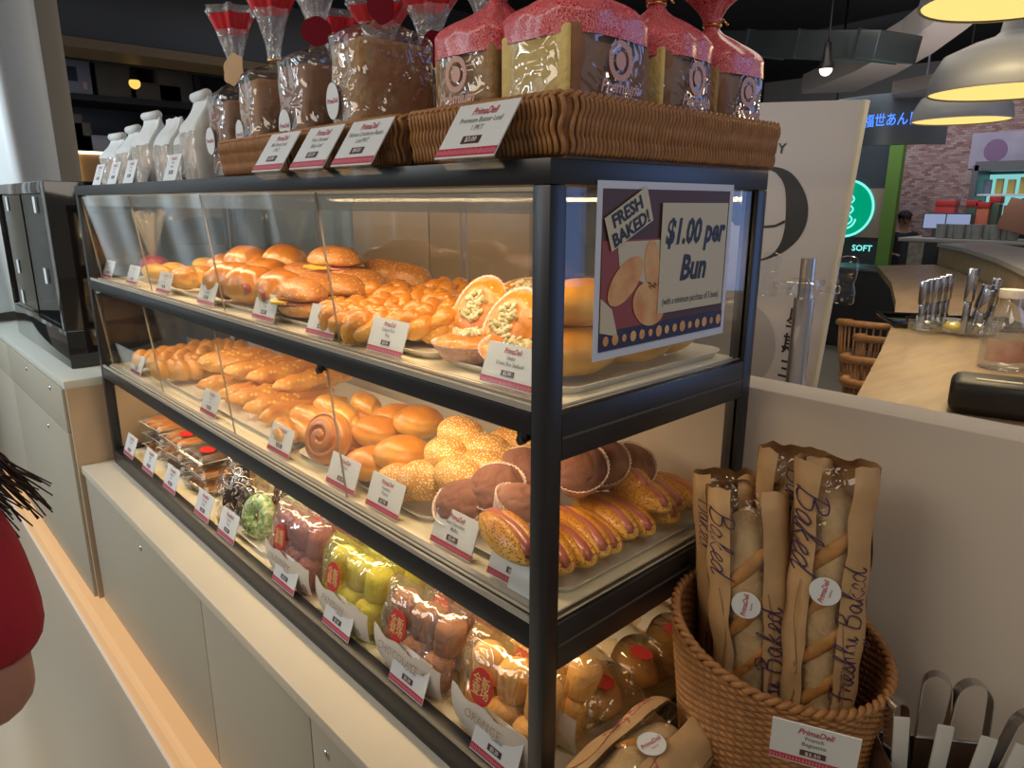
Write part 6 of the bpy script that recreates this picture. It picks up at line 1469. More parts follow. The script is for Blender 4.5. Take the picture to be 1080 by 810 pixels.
# ---------------------------------------------------------------- far shops on the right
def brickmat():
    m, nt, N, L = nm('brick_wall'); b = N['Principled BSDF']; b.inputs['Roughness'].default_value = 0.85
    tc = N.new('ShaderNodeTexCoord'); mp = N.new('ShaderNodeMapping'); mp.inputs['Rotation'].default_value = (R(90), 0, 0)
    br = N.new('ShaderNodeTexBrick'); br.inputs['Scale'].default_value = 13.0; br.inputs['Brick Width'].default_value = 0.9; br.inputs['Row Height'].default_value = 0.36; br.inputs['Mortar Size'].default_value = 0.02
    br.inputs['Color1'].default_value = (0.20, 0.085, 0.075, 1); br.inputs['Color2'].default_value = (0.36, 0.26, 0.25, 1); br.inputs['Mortar'].default_value = (0.10, 0.075, 0.075, 1)
    L.new(tc.outputs['Object'], mp.inputs[0]); L.new(mp.outputs[0], br.inputs['Vector']); L.new(br.outputs[0], b.inputs['Base Color'])
    return m
M['brick'] = brickmat()
YW = 9.6
def fp(px, py, y=YW): return P(px, py, 'y', y)
def slab(b, px0, py0, px1, py1, y, th, dx=0.0):
    """upright box whose front face covers these pixels at depth y"""
    a, c = fp(px0, py0, y), fp(px1, py1, y); zs = sorted((a.z, c.z)); xs = sorted((a.x, c.x))
    return b.box(xs[0], xs[1], y, y+th, zs[0], zs[1])
a, c = fp(946, 130, YW), fp(1200, 300, YW)
bw = B().box(a.x, 1.2, YW, YW+0.1, FZ, 2.2); struct('wall_back', bw, M['brick'])
# green pillar and the dark shop front with a neon disc
M['green_paint'] = mat('green_paint', (0.105, 0.21, 0.03), 0.5)
a = fp(946, 150, 8.4); c = fp(932, 150, 8.4)
struct('trim_2', B().box(fp(929, 230, 8.4).x, fp(943, 230, 8.4).x, 8.4, 8.5, FZ, 1.62), M['green_paint'])
M['shop_dark'] = mat('shop_front_dark', (0.035, 0.045, 0.052), 0.4)
sf = thing('shop_front', 'dark shop front with a glowing green disc left of the green pillar', 'shop front', (fp(934, 200, 8.45).x, 8.45, FZ))
wd = 2.6
obj('panel', B().box(-wd, -0.002, 0.0, 0.2, 0.0, 2.2), M['shop_dark'], sf, smooth=False)
M['neon_green'] = lamp_mat('neon_green', (0.0, 0.42, 0.22), 0.8); M['neon_cyan'] = lamp_mat('neon_cyan', (0.22, 0.92, 0.85), 1.1)
g = fp(892, 220, 8.45); lx, lz = g.x-sf.location.x, g.z-FZ; rr = 0.33
o = obj('neon_disc', B().lathe([(0, 0), (rr, 0), (rr, 0.02), (0, 0.02)], 40), M['neon_green'], sf, smooth=False, loc=(lx, -0.001, lz), rot=(R(90), 0, 0))
nb = B().tube([(rr*cos(k*PI/24), rr*sin(k*PI/24), 0.03) for k in range(48)], 0.014, 6, closed=True)
for s in (-1, 1):
    for k in range(3):
        nb.tube([(s*0.05+0.012*cos(j), -0.18+0.10*k+0.10*j/8, 0.03) if False else (s*(0.03+0.07*sin(PI*j/8)), -0.20+0.12*k+0.14*j/8, 0.03) for j in range(9)], 0.011, 6)
nb.tube([(0, -0.28, 0.03), (0, 0.16, 0.03)], 0.011, 6); nb.tube([(0.14*cos(k*PI/12), -0.12+0.12*sin(k*PI/12), 0.03) for k in range(12, 25)], 0.012, 6)
obj('neon_line', nb, M['neon_cyan'], o)
M['pictures'] = mat('menu_pictures', (0.28, 0.17, 0.12), 0.5, col2=(0.22, 0.21, 0.15), vscale=9)
a, c = fp(908, 199, 8.45), fp(932, 251, 8.45)
obj('menu_panel', B().box(a.x-sf.location.x+0.0, c.x-sf.location.x, -0.02, 0.0, c.z-FZ, a.z-FZ), M['pictures'], sf, smooth=False)
g = fp(909, 262, 8.45); obj('sign_lettering', B().text('SOFT', 0.10, T((g.x-sf.location.x, -0.004, g.z-FZ)) @ FRONT, bold=0.02), M['neon_cyan'], sf, smooth=False)
# LED sign fascia
M['fascia'] = mat('curved_fascia', (0.10, 0.115, 0.13), 0.35)
a, c = fp(860, 106, 7.4), fp(985, 150, 7.4)
t = thing('led_sign', 'grey fascia with blue glowing characters above the dark shop front', 'sign', ((a.x+c.x)/2, 7.4, c.z)); hw, hh = (c.x-a.x)/2, a.z-c.z
fb_ = B(); fb_.grid(lambda u, v: Vector((-hw+2*hw*u, 0.25*(2*u-1)**2, hh*v)), 24, 2); fb_.grid(lambda u, v: Vector((-hw+2*hw*u, 0.25*(2*u-1)**2+0.1, hh*(1-v))), 24, 2)
fb_.grid(lambda u, v: Vector((-hw+2*hw*u, 0.25*(2*u-1)**2+0.1*v, hh)), 24, 2); fb_.grid(lambda u, v: Vector((-hw+2*hw*u, 0.25*(2*u-1)**2+0.1*(1-v), 0)), 24, 2)
obj('fascia', fb_, M['fascia'], t)
for s_ in (-1, 1): obj('hanger', B().cyl((s_*hw*0.7, 0.12, hh), (s_*hw*0.7, 0.12, 2.95-c.z), 0.012, 8), M['black_metal'], t)
M['led_blue'] = lamp_mat('led_blue', (0.08, 0.24, 1.0), 1.6)
g = fp(940, 127, 7.4)
obj('led_lettering', B().text('福世あん日', 0.135, T((g.x-t.location.x, -0.003, g.z-t.location.z)) @ FRONT, bold=0.012, squeeze=0.80), M['led_blue'], t, smooth=False)
# bubble tea style back counter: fridge, posters, screens, boxes, cashier
M['fridge_light'] = lamp_mat('fridge_light', (0.30, 0.80, 0.80), 0.75)
M['fridge_body'] = mat('fridge_body', (0.10, 0.10, 0.11), 0.4)
a, c = fp(1036, 180, 9.0), fp(1150, 268, 9.0); W3, H3 = c.x-a.x, a.z-c.z
t = thing('drinks_fridge', 'open drinks fridge glowing pale blue at the far right', 'fridge', (a.x, 9.0, FZ)); zb = c.z-FZ
obj('cabinet', B().box(-0.08, W3, 0.5, 0.58, 0, zb+H3+0.06).box(-0.10, -0.04, 0, 0.5, 0, zb+H3+0.06).box(-0.08, W3, 0, 0.5, zb+H3, zb+H3+0.10).box(-0.08, W3, 0, 0.5, 0, zb), M['fridge_body'], t, smooth=False)
obj('light_panel', B().box(-0.03, W3-0.02, 0.47, 0.49, zb+0.02, zb+H3-0.03), M['fridge_light'], t, smooth=False)
for k in range(3): obj('shelf', B().box(-0.03, W3-0.02, 0.05, 0.46, zb+0.04+k*H3*0.32, zb+0.06+k*H3*0.32), M['white_card'], t, smooth=False)
for nme, cl in (('pk1', (0.5, 0.10, 0.06)), ('pk2', (0.55, 0.40, 0.10)), ('pk3', (0.18, 0.20, 0.30)), ('pk4', (0.45, 0.5, 0.5))): M[nme] = mat('carton_'+nme, cl, 0.5)
rnd = random.Random(5)
cols = ('red', 'amber', 'navy', 'pale')
for k in range(3):
    for i in range(8):
        ci = rnd.randrange(4)
        o = obj('drink_carton', B().box(-0.035, 0.035, -0.03, 0.03, 0, 0.15+0.03*rnd.random(), bev=0.006), M['pk%d' % (ci+1)], loc=(a.x+0.04+i*0.115, 9.16, FZ+zb+0.0605+k*H3*0.32), sharp=40)
        tag(o, '%s drink carton, %s from the left on the %s fridge shelf' % (cols[ci], ('first', 'second', 'third', 'fourth', 'fifth', 'sixth', 'seventh', 'eighth')[i], ('lowest', 'middle', 'top')[k]), 'drink', 'cartons in the drinks fridge')
M['mural'] = mat('lilac_mural', (0.28, 0.235, 0.33), 0.6, col2=(0.36, 0.33, 0.40), vscale=3)
M['mural_purple'] = mat('mural_purple', (0.19, 0.10, 0.20), 0.6)
t = thing('wall_mural', 'lilac mural with a purple fruit drawing above the fridge', 'mural', (fp(1024, 160).x, YW-0.004, fp(1024, 178).z))
obj('sheet', B().box(0, 1.3, -0.02, 0, 0, fp(1024, 141).z-t.location.z), M['mural'], t, smooth=False)
obj('fruit_print', B().prism([(0.26+0.12*cos(k*PI/10), 0.20+0.13*sin(k*PI/10)) for k in range(20)], 0.003, T((0, -0.021, 0)) @ FRONT), M['mural_purple'], t, smooth=False)
M['screen'] = lamp_mat('lit_screen', (0.38, 0.45, 0.70), 0.7)
bc = thing('cafe_counter', 'far cafe counter crowded with screens and cups before the brick wall', 'counter', (fp(955, 262, 8.0).x, 8.0, FZ))
zc2 = fp(1000, 252, 8.0).z-FZ
obj('front', B().box(-0.05, 2.6, 0, 0.7, 0, zc2-0.04), M['counter_dark'], bc, smooth=False)
obj('top', B().box(-0.08, 2.62, -0.03, 0.72, zc2-0.04, zc2, bev=0.004), M['pale_top'], bc, sharp=40)
zt2 = FZ+zc2+0.0005
for i, (px, lab) in enumerate(((984, 'lit order screen facing the brick wall, the left one'), (1008, 'lit order screen beside the red cartons, the right one'))):
    g = fp(px, 250, 8.3); t = thing('monitor', lab, 'monitor', (g.x, 8.3, zt2), (0, 0, R(8)), 'order screens on the far counter')
    obj('stand', B().box(-0.02, 0.02, 0.0, 0.05, 0, 0.12).box(-0.1, 0.1, -0.05, 0.08, 0, 0.012), M['black_metal'], t, smooth=False)
    obj('screen', B().box(-0.11, 0.11, -0.014, -0.012, 0.10, 0.25), M['screen'], t, smooth=False); obj('bezel', B().box(-0.122, 0.122, -0.011, 0.02, 0.088, 0.262), M['black_metal'], t, smooth=False)
M['red_box'] = mat('red_box', (0.48, 0.03, 0.03), 0.5); M['rice_green'] = mat('dark_green_box', (0.05, 0.09, 0.06), 0.5); M['orange_box'] = mat('orange_box', (0.55, 0.14, 0.07), 0.5)
for i, (px, y, w_, h_, m_, lab) in enumerate(((992, 8.6, 0.20, 0.40, 'red_box', 'red carton standing behind the left order screen'), (1020, 8.45, 0.11, 0.40, 'rice_green', 'dark green box with a red lid beside the right order screen'), (1031, 8.45, 0.13, 0.38, 'orange_box', 'orange box next to the dark green box'), (1043, 8.5, 0.10, 0.44, 'rice_green', 'dark tall jar at the right of the orange box'))):
    g = fp(px, 250, y); t = thing('counter_box', lab, 'box', (g.x, y, zt2), group='boxes on the far counter')
    obj('body', B().box(-w_/2, w_/2, 0, 0.15, 0, h_*0.82, bev=0.008), M[m_], t, sharp=40); obj('lid', B().box(-w_/2-0.005, w_/2+0.005, -0.005, 0.155, h_*0.825, h_, bev=0.008), M['red_box'], t, sharp=40)
M['grey_cup'] = mat('grey_cup', (0.30, 0.31, 0.30), 0.5)
for i in range(9):
    g = fp(990+i*9.5, 262, 8.1)
    o = obj('cup_stack', B().lathe([(0, 0), (0.038, 0), (0.05, 0.02), (0.048, 0.05), (0.052, 0.055), (0.05, 0.10), (0.056, 0.15), (0.0, 0.15)], 16), M['grey_cup'], loc=(g.x, 8.1+0.05*(i % 2), zt2), sharp=50)
    tag(o, 'grey stack of cups in the front row of the far counter', 'cups', 'cup stacks on the far counter')
M['wood_frame'] = mat('menu_wood', (0.30, 0.13, 0.07), 0.5)
g = fp(1049, 262, 7.6)
t = thing('menu_stand', 'tilted brown menu board on a post in front of the fridge', 'menu board', (g.x, 7.93, zt2))
obj('board', B().box(-0.13, 0.13, -0.01, 0.01, 0.10, 0.42, bev=0.003), M['wood_frame'], t, sharp=40, rot=(R(-14), R(14), 0)); obj('post', B().cyl((0.17, 0.03, 0), (0.17, 0.03, 0.62), 0.014, 10), M['pk4'], t)
# low dark counter and yellow notices between the shop front and the oak counter
t = thing('black_counter', 'low black counter block behind the rattan chairs', 'counter', (fp(905, 300, 6.9).x, 6.9, FZ))
obj('body', B().box(-1.2, 0.55, 0, 0.6, 0, 0.78), M['counter_dark'], t, smooth=False); obj('top', B().box(-1.22, 0.57, -0.02, 0.62, 0.78, 0.82, bev=0.004), M['black_metal'], t, sharp=40)
M['notice_yellow'] = mat('yellow_notice', (0.60, 0.42, 0.03), 0.5)
M['tall_card'] = mat('picture_card', (0.34, 0.34, 0.30), 0.5, col2=(0.20, 0.16, 0.12), vscale=20)
g = fp(965, 268, 7.3); o = obj('menu_card', B().box(-0.07, 0.07, 0, 0.01, 0, 0.26), M['tall_card'], loc=(g.x, 7.3, FZ+0.8205), smooth=False); tag(o, 'small upright picture card standing on the low black counter', 'card')
# ---------------------------------------------------------------- far cashier in black with a cap
M['skin_far'] = mat('skin_tone', (0.40, 0.23, 0.15), 0.6)
M['cloth_black'] = mat('black_uniform', (0.014, 0.014, 0.017), 0.8)
M['trouser'] = mat('dark_trousers', (0.02, 0.02, 0.028), 0.8)
M['shoe'] = mat('dark_shoes', (0.02, 0.018, 0.018), 0.5)
def skin_mesh(name, verts, edges, mtl, parent, root=0, sub=2):
    me = bpy.data.meshes.new(name); me.from_pydata([v[0] for v in verts], edges, []); me.update()
    o = bpy.data.objects.new(name, me); COL.objects.link(o); o.parent = parent; me.materials.append(mtl)
    m = o.modifiers.new('skin', 'SKIN'); m.use_smooth_shade = True
    if not me.skin_vertices: me.attributes.new  # layer is made with the modifier
    for i, v in enumerate(verts):
        r = v[1]; me.skin_vertices[0].data[i].radius = r if hasattr(r, '__len__') else (r, r)
        me.skin_vertices[0].data[i].use_root = (i == root)
    s = o.modifiers.new('sub', 'SUBSURF'); s.levels = sub; s.render_levels = sub
    bpy.context.view_layer.update()
    dg = bpy.context.evaluated_depsgraph_get(); nme = bpy.data.meshes.new_from_object(o.evaluated_get(dg))
    o.modifiers.clear(); o.data = nme; nme.name = name
    if not nme.materials: nme.materials.append(mtl)
    nme.polygons.foreach_set('use_smooth', [True]*len(nme.polygons))
    return o
def finger_chain(V, E, base, palm_i, dirv, side, n=4, L=0.08, r=0.0085):
    """four fingers and a thumb from the palm vertex"""
    fw = Vector(dirv).normalized(); sd = Vector(side).normalized(); dn = fw.cross(sd)
    for k, (off, ln) in enumerate(((-0.030, 0.80), (-0.010, 0.95), (0.010, 0.90), (0.028, 0.70))):
        p = Vector(base)+sd*off+fw*0.035; prev = palm_i
        for j in range(3):
            V.append((tuple(p), r*(1-0.12*j))); E.append((prev, len(V)-1)); prev = len(V)-1
            p = p+(fw*(1-0.25*j)+dn*0.28*j).normalized()*L*ln/2.4
    p = Vector(base)+sd*-0.038; prev = palm_i
    for j in range(3):
        V.append((tuple(p), r*1.1*(1-0.1*j))); E.append((prev, len(V)-1)); prev = len(V)-1
        p = p+(fw*0.8-sd*(0.5-0.25*j)).normalized()*0.026
def person(label, loc, rz, Hh, shirt, skin, hair, arms, cap=None, long_hair=False, sleeve=0.75, group=None):
    """standing figure facing local -y; arms = ((shoulder,elbow,wrist,hand) right, left) as fractions of height"""
    t = thing('person', label, 'person', loc, (0, 0, rz), group)
    h = Hh
    V = [((0, 0, 0.52*h), (0.062*h, 0.044*h)), ((0, 0, 0.62*h), (0.060*h, 0.044*h)), ((0, 0.004*h, 0.73*h), (0.078*h, 0.052*h)), ((0, 0.006*h, 0.80*h), (0.060*h, 0.045*h)), ((0, 0.002*h, 0.845*h), 0.032*h), ((0, -0.006*h, 0.885*h), (0.040*h, 0.046*h)), ((0, -0.008*h, 0.935*h), (0.047*h, 0.056*h)), ((0, -0.002*h, 0.975*h), (0.036*h, 0.042*h))]
    E = [(0, 1), (1, 2), (2, 3), (3, 4), (4, 5), (5, 6), (6, 7)]
    for s in (-1, 1):
        i0 = len(V); V += [((s*0.050*h, 0, 0.48*h), (0.044*h, 0.044*h)), ((s*0.056*h, -0.008*h, 0.28*h), 0.036*h), ((s*0.058*h, 0.004*h, 0.17*h), 0.031*h), ((s*0.060*h, 0.012*h, 0.045*h), 0.022*h), ((s*0.064*h, -0.07*h, 0.018*h), (0.024*h, 0.014*h))]
        E += [(0, i0), (i0, i0+1), (i0+1, i0+2), (i0+2, i0+3), (i0+3, i0+4)]
    for s, a in zip((-1, 1), arms):
        i0 = len(V); pts = [Vector(p)*h for p in a]
        V += [(tuple(pts[0]), 0.034*h), (tuple(pts[0].lerp(pts[1], 0.5)), 0.030*h), (tuple(pts[1]), 0.025*h), (tuple(pts[1].lerp(pts[2], 0.4)), 0.024*h), (tuple(pts[2]), 0.016*h), (tuple(pts[3]), (0.024*h, 0.013*h))]
        E += [(3, i0)]+[(i0+k, i0+k+1) for k in range(5)]
        fw = (pts[3]-pts[2]); sd = fw.cross(Vector((0, 0, 1))); sd = sd if sd.length > 1e-5 else Vector((1, 0, 0))
        finger_chain(V, E, pts[3], len(V)-1, fw, sd)
    body = skin_mesh('body', V, E, skin, t)
    # face: nose, ears, eyes, mouth
    fz = 0.925*h
    nb = B().blob((0, -0.062*h, fz-0.006*h), (0.008*h, 0.014*h, 0.014*h), 3).blob((-0.050*h, 0.002*h, fz), (0.006*h, 0.012*h, 0.018*h), 3).blob((0.050*h, 0.002*h, fz), (0.006*h, 0.012*h, 0.018*h), 3)
    obj('nose_and_ears', nb, skin, body)
    eb = B()
    for s in (-1, 1): eb.blob((s*0.020*h, -0.055*h, fz+0.010*h), (0.008*h, 0.005*h, 0.004*h), 2)
    eb.blob((0, -0.056*h, fz-0.028*h), (0.014*h, 0.005*h, 0.003*h), 2); obj('eyes_and_mouth', eb, M['tag_red'] if False else M['dark_hair'], body)
    # shirt: torso and sleeves as one garment
    V2 = [((0, 0, 0.430*h), (0.108*h, 0.084*h)), ((0, 0, 0.56*h), (0.100*h, 0.078*h)), ((0, 0.002*h, 0.64*h), (0.092*h, 0.070*h)), ((0, 0.004*h, 0.73*h), (0.098*h, 0.070*h)), ((0, 0.006*h, 0.805*h), (0.066*h, 0.050*h)), ((0, 0.003*h, 0.828*h), 0.040*h)]
    E2 = [(0, 1), (1, 2), (2, 3), (3, 4), (4, 5)]
    for s, a in zip((-1, 1), arms):
        i0 = len(V2); pts = [Vector(p)*h for p in a]
        V2 += [(tuple(pts[0]), 0.044*h), (tuple(pts[0].lerp(pts[1], sleeve*0.5)), 0.043*h), (tuple(pts[0].lerp(pts[1], sleeve)), 0.042*h)]
        E2 += [(4, i0), (i0, i0+1), (i0+1, i0+2)]
    skin_mesh('shirt', V2, E2, shirt, t)
    V3 = [((0, 0, 0.53*h), (0.086*h, 0.062*h)), ((0, 0, 0.49*h), (0.086*h, 0.062*h))]; E3 = [(0, 1)]
    for s in (-1, 1):
        i0 = len(V3); V3 += [((s*0.052*h, 0, 0.45*h), 0.060*h), ((s*0.056*h, -0.006*h, 0.28*h), 0.045*h), ((s*0.060*h, 0.008*h, 0.06*h), 0.036*h)]; E3 += [(1, i0), (i0, i0+1), (i0+1, i0+2)]
    skin_mesh('trousers', V3, E3, M['trouser'], t)
    for s in (-1, 1): obj('shoe', B().blob((s*0.063*h, -0.035*h, 0.022*h), (0.030*h, 0.075*h, 0.024*h), 3, flat=0.1), M['shoe'], t)
    hb = B()
    hb.blob((0, 0.012*h, 0.945*h), (0.056*h, 0.064*h, 0.062*h), 4, fn=lambda d: 1.0 if (d.y > -0.35 or d.z > 0.45) else 0.80)
    if long_hair:
        for k in range(44):
            q = (k*7 % 44)/43; hb.tube([(-0.045*h, (0.01-0.02*q)*h, (0.93-0.02*q)*h), (-0.075*h, (-0.005-0.03*q)*h, 0.875*h), (-0.108*h-0.004*h*sin(k*2), (-0.015-0.045*q)*h, (0.825+0.006*sin(k*3))*h), (-0.130*h-0.006*h*sin(k*4), (-0.020-0.050*q)*h, (0.790+0.012*sin(k*2.7))*h)], lambda s_: 0.0017*h*(1-0.7*s_), 5)
        hb.blob((0, 0.045*h, 0.865*h), (0.055*h, 0.030*h, 0.10*h), 4, fn=lump(5, 0.08, 2))
        for k in range(26):
            q = k/25; x = -0.055+0.11*q
            hb.tube([(x*h, (0.045+0.02*sin(q*9))*h, 0.93*h), (x*1.15*h, 0.058*h, 0.85*h), (x*1.35*h+0.004*h*sin(k*3), (0.052-0.02*abs(q-0.5))*h, 0.775*h), (x*1.5*h+0.008*h*sin(k*5), (0.045-0.03*abs(q-0.5))*h, (0.735+0.02*sin(k*2.3))*h)], lambda s_: 0.006*h*(1-0.8*s_), 6)
    obj('hair', hb, hair, t)
    if cap: obj('cap', B().blob((0, 0.004*h, 0.962*h), (0.060*h, 0.068*h, 0.050*h), 4, flat=0.9).blob((0, -0.068*h, 0.958*h), (0.040*h, 0.040*h, 0.005*h), 3), cap, t)
    return t
M['dark_hair'] = mat('dark_brown_hair', (0.028, 0.013, 0.010), 0.45)
REST = (((-0.105, 0.004, 0.795), (-0.125, 0.015, 0.63), (-0.115, -0.03, 0.49), (-0.112, -0.045, 0.445)), ((0.105, 0.004, 0.795), (0.125, 0.015, 0.63), (0.115, -0.03, 0.49), (0.112, -0.045, 0.445)))
WORK = (((-0.105, 0.004, 0.795), (-0.135, -0.01, 0.64), (-0.08, -0.14, 0.62), (-0.06, -0.18, 0.62)), ((0.105, 0.004, 0.795), (0.135, -0.01, 0.64), (0.08, -0.14, 0.63), (0.06, -0.18, 0.63)))
g = fp(949, 240, 8.95)
person('cashier in a black uniform and cap bending behind the far counter', (g.x, 9.08, FZ), R(30), 1.36, M['cloth_black'], M['skin_far'], M['dark_hair'], WORK, cap=M['cloth_black'])
g = fp(1076, 252, 8.85)
person('second worker in dark clothes at the far right edge before the fridge', (g.x, 8.78, FZ), R(-20), 1.50, M['cloth_black'], M['skin_far'], M['dark_hair'], WORK, cap=M['cloth_black'])
# ---------------------------------------------------------------- shopper in a red T-shirt at the left edge
M['red_shirt'] = mat('red_tshirt', (0.36, 0.008, 0.022), 0.8, var=0.15, vscale=14, bump=0.25, bscale=30)
M['skin'] = mat('arm_skin', (0.40, 0.20, 0.135), 0.5, sub=0.15)
ARM = (((-0.105, 0.004, 0.795), (-0.125, 0.015, 0.63), (-0.115, -0.03, 0.49), (-0.112, -0.045, 0.445)), ((0.105, 0.004, 0.800), (0.138, 0.026, 0.688), (0.010, -0.085, 0.672), (-0.030, -0.115, 0.677)))
SHOP = (-0.347, -0.656, FZ)
person('shopper in a red T-shirt with long dark hair at the left edge, elbow bent', SHOP, YAW+PI, 1.46, M['red_shirt'], M['skin'], M['dark_hair'], (ARM[1] and tuple((-x, y, z) for x, y, z in ARM[1]), tuple((-x, y, z) for x, y, z in ARM[0])), long_hair=True, sleeve=0.88)
# ---------------------------------------------------------------- left background: pillar, plastic curtain, shelves, beam, LED niche
M['cream_pillar'] = mat('cream_pillar', (0.46, 0.41, 0.32), 0.7)
XP = -3.75
a, c = P(48, 100, 'x', XP), P(72, 100, 'x', XP)
struct('trim_3', B().box(XP-0.2, XP, a.y, P(74, 100, 'x', XP).y, FZ, 2.95), M['cream_pillar'])
M['curtain'] = mat('plastic_curtain', (0.74, 0.80, 0.82), 0.35, bump=0.3, bscale=5)
cv = B(); y1 = a.y-0.01
def cu(u, v): return Vector((0.05*sin(u*22+1.5*sin(v*3))+0.03*sin(u*51+v*2)+0.03*noise.noise(Vector((u*4, v*5, 1))), -1.6*(1-u), 2.58*v))
cv.grid(cu, 120, 40); cv.grid(lambda u, v: cu(u, v)+Vector((-0.004, 0, 0)), 120, 40)
o = obj('plastic_curtain', cv, M['curtain'], loc=(XP+0.12, y1, 0.345)); tag(o, 'hanging translucent plastic sheet beside the cream pillar at the top left', 'curtain')
XS = -5.2
M['shelf_black'] = mat('black_shelf', (0.012, 0.012, 0.014), 0.6)
def sp(px, py, x=XS): return P(px, py, 'x', x)
ya, yb = sp(60, 100).y, sp(420, 100).y
t = thing('storage_rack', 'tall black storage rack in the dark left background', 'shelving', (XS, ya, FZ))
for k, zz in enumerate((sp(100, 158).z, sp(100, 97).z, sp(100, 40).z)):
    obj('shelf', B().box(-0.45, 0.02, 0, yb-ya, zz-FZ-0.06, zz-FZ-0.02), M['shelf_black'], t, smooth=False)
for yy in (0.0, (yb-ya)*0.33, (yb-ya)*0.66, yb-ya-0.05): obj('post', B().box(-0.04, 0.02, yy, yy+0.045, 0, 2.6), M['shelf_black'], t, smooth=False)
obj('back', B().box(-0.48, -0.455, 0, yb-ya, 0, 2.6), M['dark_wall'], t, smooth=False)
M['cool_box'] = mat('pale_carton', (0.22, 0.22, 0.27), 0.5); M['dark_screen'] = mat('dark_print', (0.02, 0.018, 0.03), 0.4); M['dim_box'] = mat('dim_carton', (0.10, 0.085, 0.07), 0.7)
zs1 = sp(100, 97).z-0.0195
t = thing('carton', 'pale carton with a dark printed square on the upper rack shelf', 'box', (XS-0.1, sp(80, 80).y, zs1))
wv_ = sp(98, 80).y-sp(66, 80).y; hv = sp(80, 56).z-zs1
obj('box', B().box(-0.2, 0.1, -wv_/2, wv_/2, 0, hv, bev=0.004), M['cool_box'], t, sharp=40)
obj('print', B().box(0.1, 0.102, -wv_/2+0.03, -wv_/2+0.03+wv_*0.38, hv*0.30, hv*0.66), M['dark_screen'], t, smooth=False)
obj('mark', B().box(0.1, 0.102, wv_*0.2, wv_*0.33, hv*0.12, hv*0.30), M['print_pink'], t, smooth=False)
for i, (px, py, w_, h_, lab) in enumerate(((165, 97, 0.36, 0.12, 'low dim carton right of the hanging bulb on the upper shelf'), (125, 97, 0.25, 0.22, 'dark carton under the hanging bulb'), (78, 158, 0.16, 0.25, 'grey bag on the lower shelf beside the pillar'), (88, 158, 0.14, 0.2, 'small grey pack on the lower shelf'), (108, 158, 0.3, 0.12, 'clear tub on the lower shelf behind the paper bags'), (190, 97, 0.3, 0.26, 'tall dim carton at the right of the upper shelf'))):
    g = sp(px, py); zz = (sp(100, 97).z if py == 97 else sp(100, 158).z)-0.0195
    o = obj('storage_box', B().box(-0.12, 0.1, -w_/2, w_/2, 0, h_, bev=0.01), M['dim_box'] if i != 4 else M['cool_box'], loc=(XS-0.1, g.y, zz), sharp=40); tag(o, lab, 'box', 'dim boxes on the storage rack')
M['led_warm'] = lamp_mat('led_warm_white', (1.0, 0.86, 0.55), 3.0)
M['niche'] = mat('niche_wood', (0.42, 0.22, 0.08), 0.6)
zt3 = sp(90, 160).z
t = thing('lit_niche', 'orange wood niche edged by a warm LED line below the rack', 'niche', (XS+0.06, sp(76, 170).y, FZ))
wN = sp(300, 170).y-t.location.y
obj('panel', B().box(-0.02, 0.0, 0, wN, 0, zt3-FZ), M['niche'], t, smooth=False)
obj('led_line', B().box(0.0, 0.012, 0, wN, zt3-FZ-0.018, zt3-FZ).box(0.0, 0.012, 0, 0.028, 0, zt3-FZ-0.018), M['led_warm'], t, smooth=False)
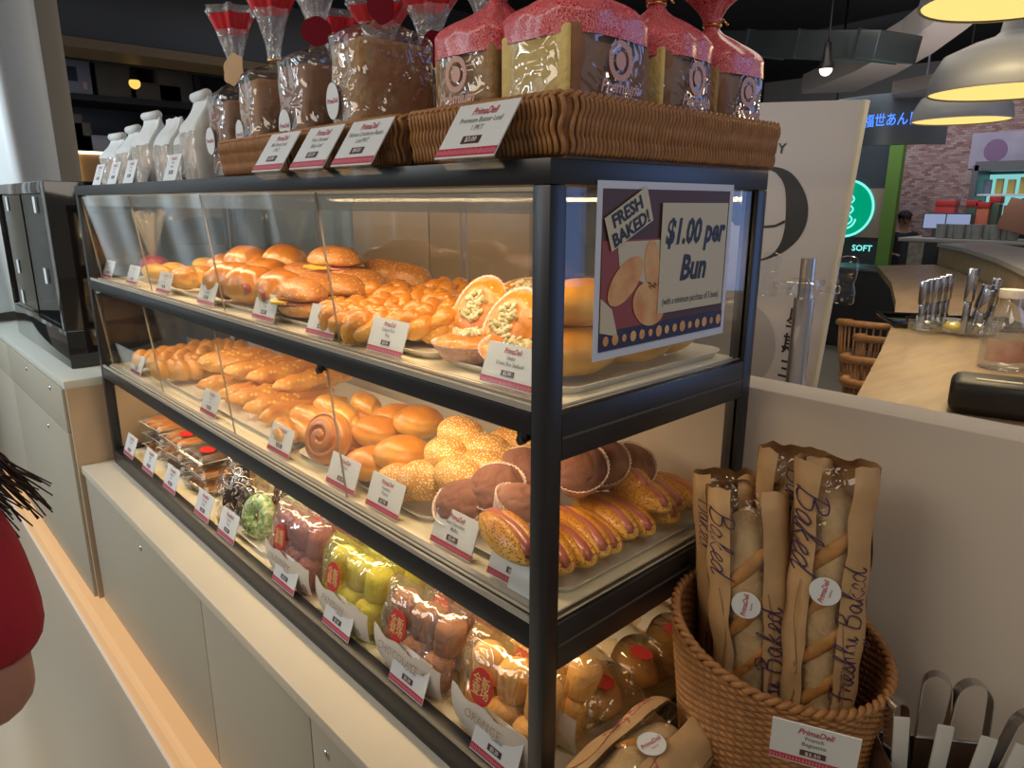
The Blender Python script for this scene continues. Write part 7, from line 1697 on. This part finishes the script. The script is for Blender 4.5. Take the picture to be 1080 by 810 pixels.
# pipes over the rack, amber bulb
t = thing('pipe_run', 'thin black pipes running along the dark left background', 'pipes', (XS+0.3, sp(90, 60, XS+0.3).y, sp(90, 62, XS+0.3).z))
for k in range(3): obj('pipe', B().tube([(0, -0.3+0.02*k, 0.10*k), (0.02*k, 1.0, 0.07*k), (0, 2.6, 0.12*k-0.02)], 0.016, 8), M['shelf_black'] if k != 1 else M['duct'], t)
for k in range(2): obj('drop_pipe', B().tube([(0.02, 1.12+0.12*k, 0.3), (0.02, 1.12+0.12*k, -0.5)], 0.022, 8), M['shelf_black'], t)
g = P(142, 88, 'x', XS+0.25); t = thing('spot_bulb', 'small amber hanging bulb before the storage rack', 'lamp', g, group='hanging bulbs')
obj('socket', B().lathe([(0.0, 0.12), (0.02, 0.12), (0.028, 0.03), (0.03, 0.02)], 16), M['black_metal'], t); obj('bulb', B().blob((0, 0, 0), (0.036, 0.036, 0.036), 3), M['bulb_amber'], t); obj('cord', B().cyl((0, 0, 0.12), (0, 0, 2.95-g.z), 0.005, 6), M['black_metal'], t)
# big square duct under the ceiling on the left
M['duct_dark'] = mat('dark_duct', (0.055, 0.062, 0.068), 0.45, 0.3)
XD = -4.4
q0, q1 = P(58, 20, 'x', XD), P(236, 70, 'x', XD)
t = thing('air_duct', 'dark square air duct with a tan lower edge across the top left', 'duct', (XD, q0.y-0.6, q1.z+0.02))
Ld = 4.2
obj('duct', B().box(-0.35, 0.0, 0, Ld, 0.035, 0.42, bev=0.006), M['duct_dark'], t, sharp=40)
M['tan_edge'] = mat('tan_edge', (0.20, 0.14, 0.07), 0.5)
obj('lower_edge', B().box(-0.35, 0.003, 0, Ld, -0.02, 0.0345), M['tan_edge'], t, smooth=False)
# goods behind the pastry case
M['snack'] = mat('snack_packets', (0.42, 0.16, 0.05), 0.5, col2=(0.40, 0.34, 0.10), vscale=9)
# breads inside the glossy pastry case
for i, (x, z, lab) in enumerate(((-0.15, 0.137, 'brown loaf on the floor of the glossy pastry case near its right door'), (-0.36, 0.137, 'brown loaf on the floor of the glossy pastry case in the middle'), (-0.60, 0.137, 'brown loaf on the floor of the glossy pastry case at the left'), (-0.18, 0.3685, 'tan roll on the inner shelf of the pastry case at the right'), (-0.40, 0.3685, 'tan roll on the inner shelf of the pastry case in the middle'), (-0.66, 0.3685, 'tan roll on the inner shelf of the pastry case at the left'))):
    o = obj('pastry', B().blob((0, 0, 0.045), (0.085, 0.07, 0.048), 4, flat=0.1, fn=lump(3, 0.08, i)), BR['plain'] if i > 2 else M['loaf_crust'], loc=(-2.285+x, -0.042+0.20, 0.2985+z+0.001)); tag(o, lab, 'bread', 'breads in the glossy pastry case')
for i, (px, py) in enumerate(((36, 216), (4, 215), (16, 281), (48, 291), (21, 313))):
    g = P(px, py, 'y', -0.044); o = obj('price_card', B().box(-0.018, 0.018, -0.001, 0.0, -0.028, 0.028), M['white_card'], loc=(g.x, -0.0435 if i in (0, 3) else -0.0335, g.z), smooth=False)
    o.parent = pc; o.location = Vector(o.location)-Vector(pc.location)
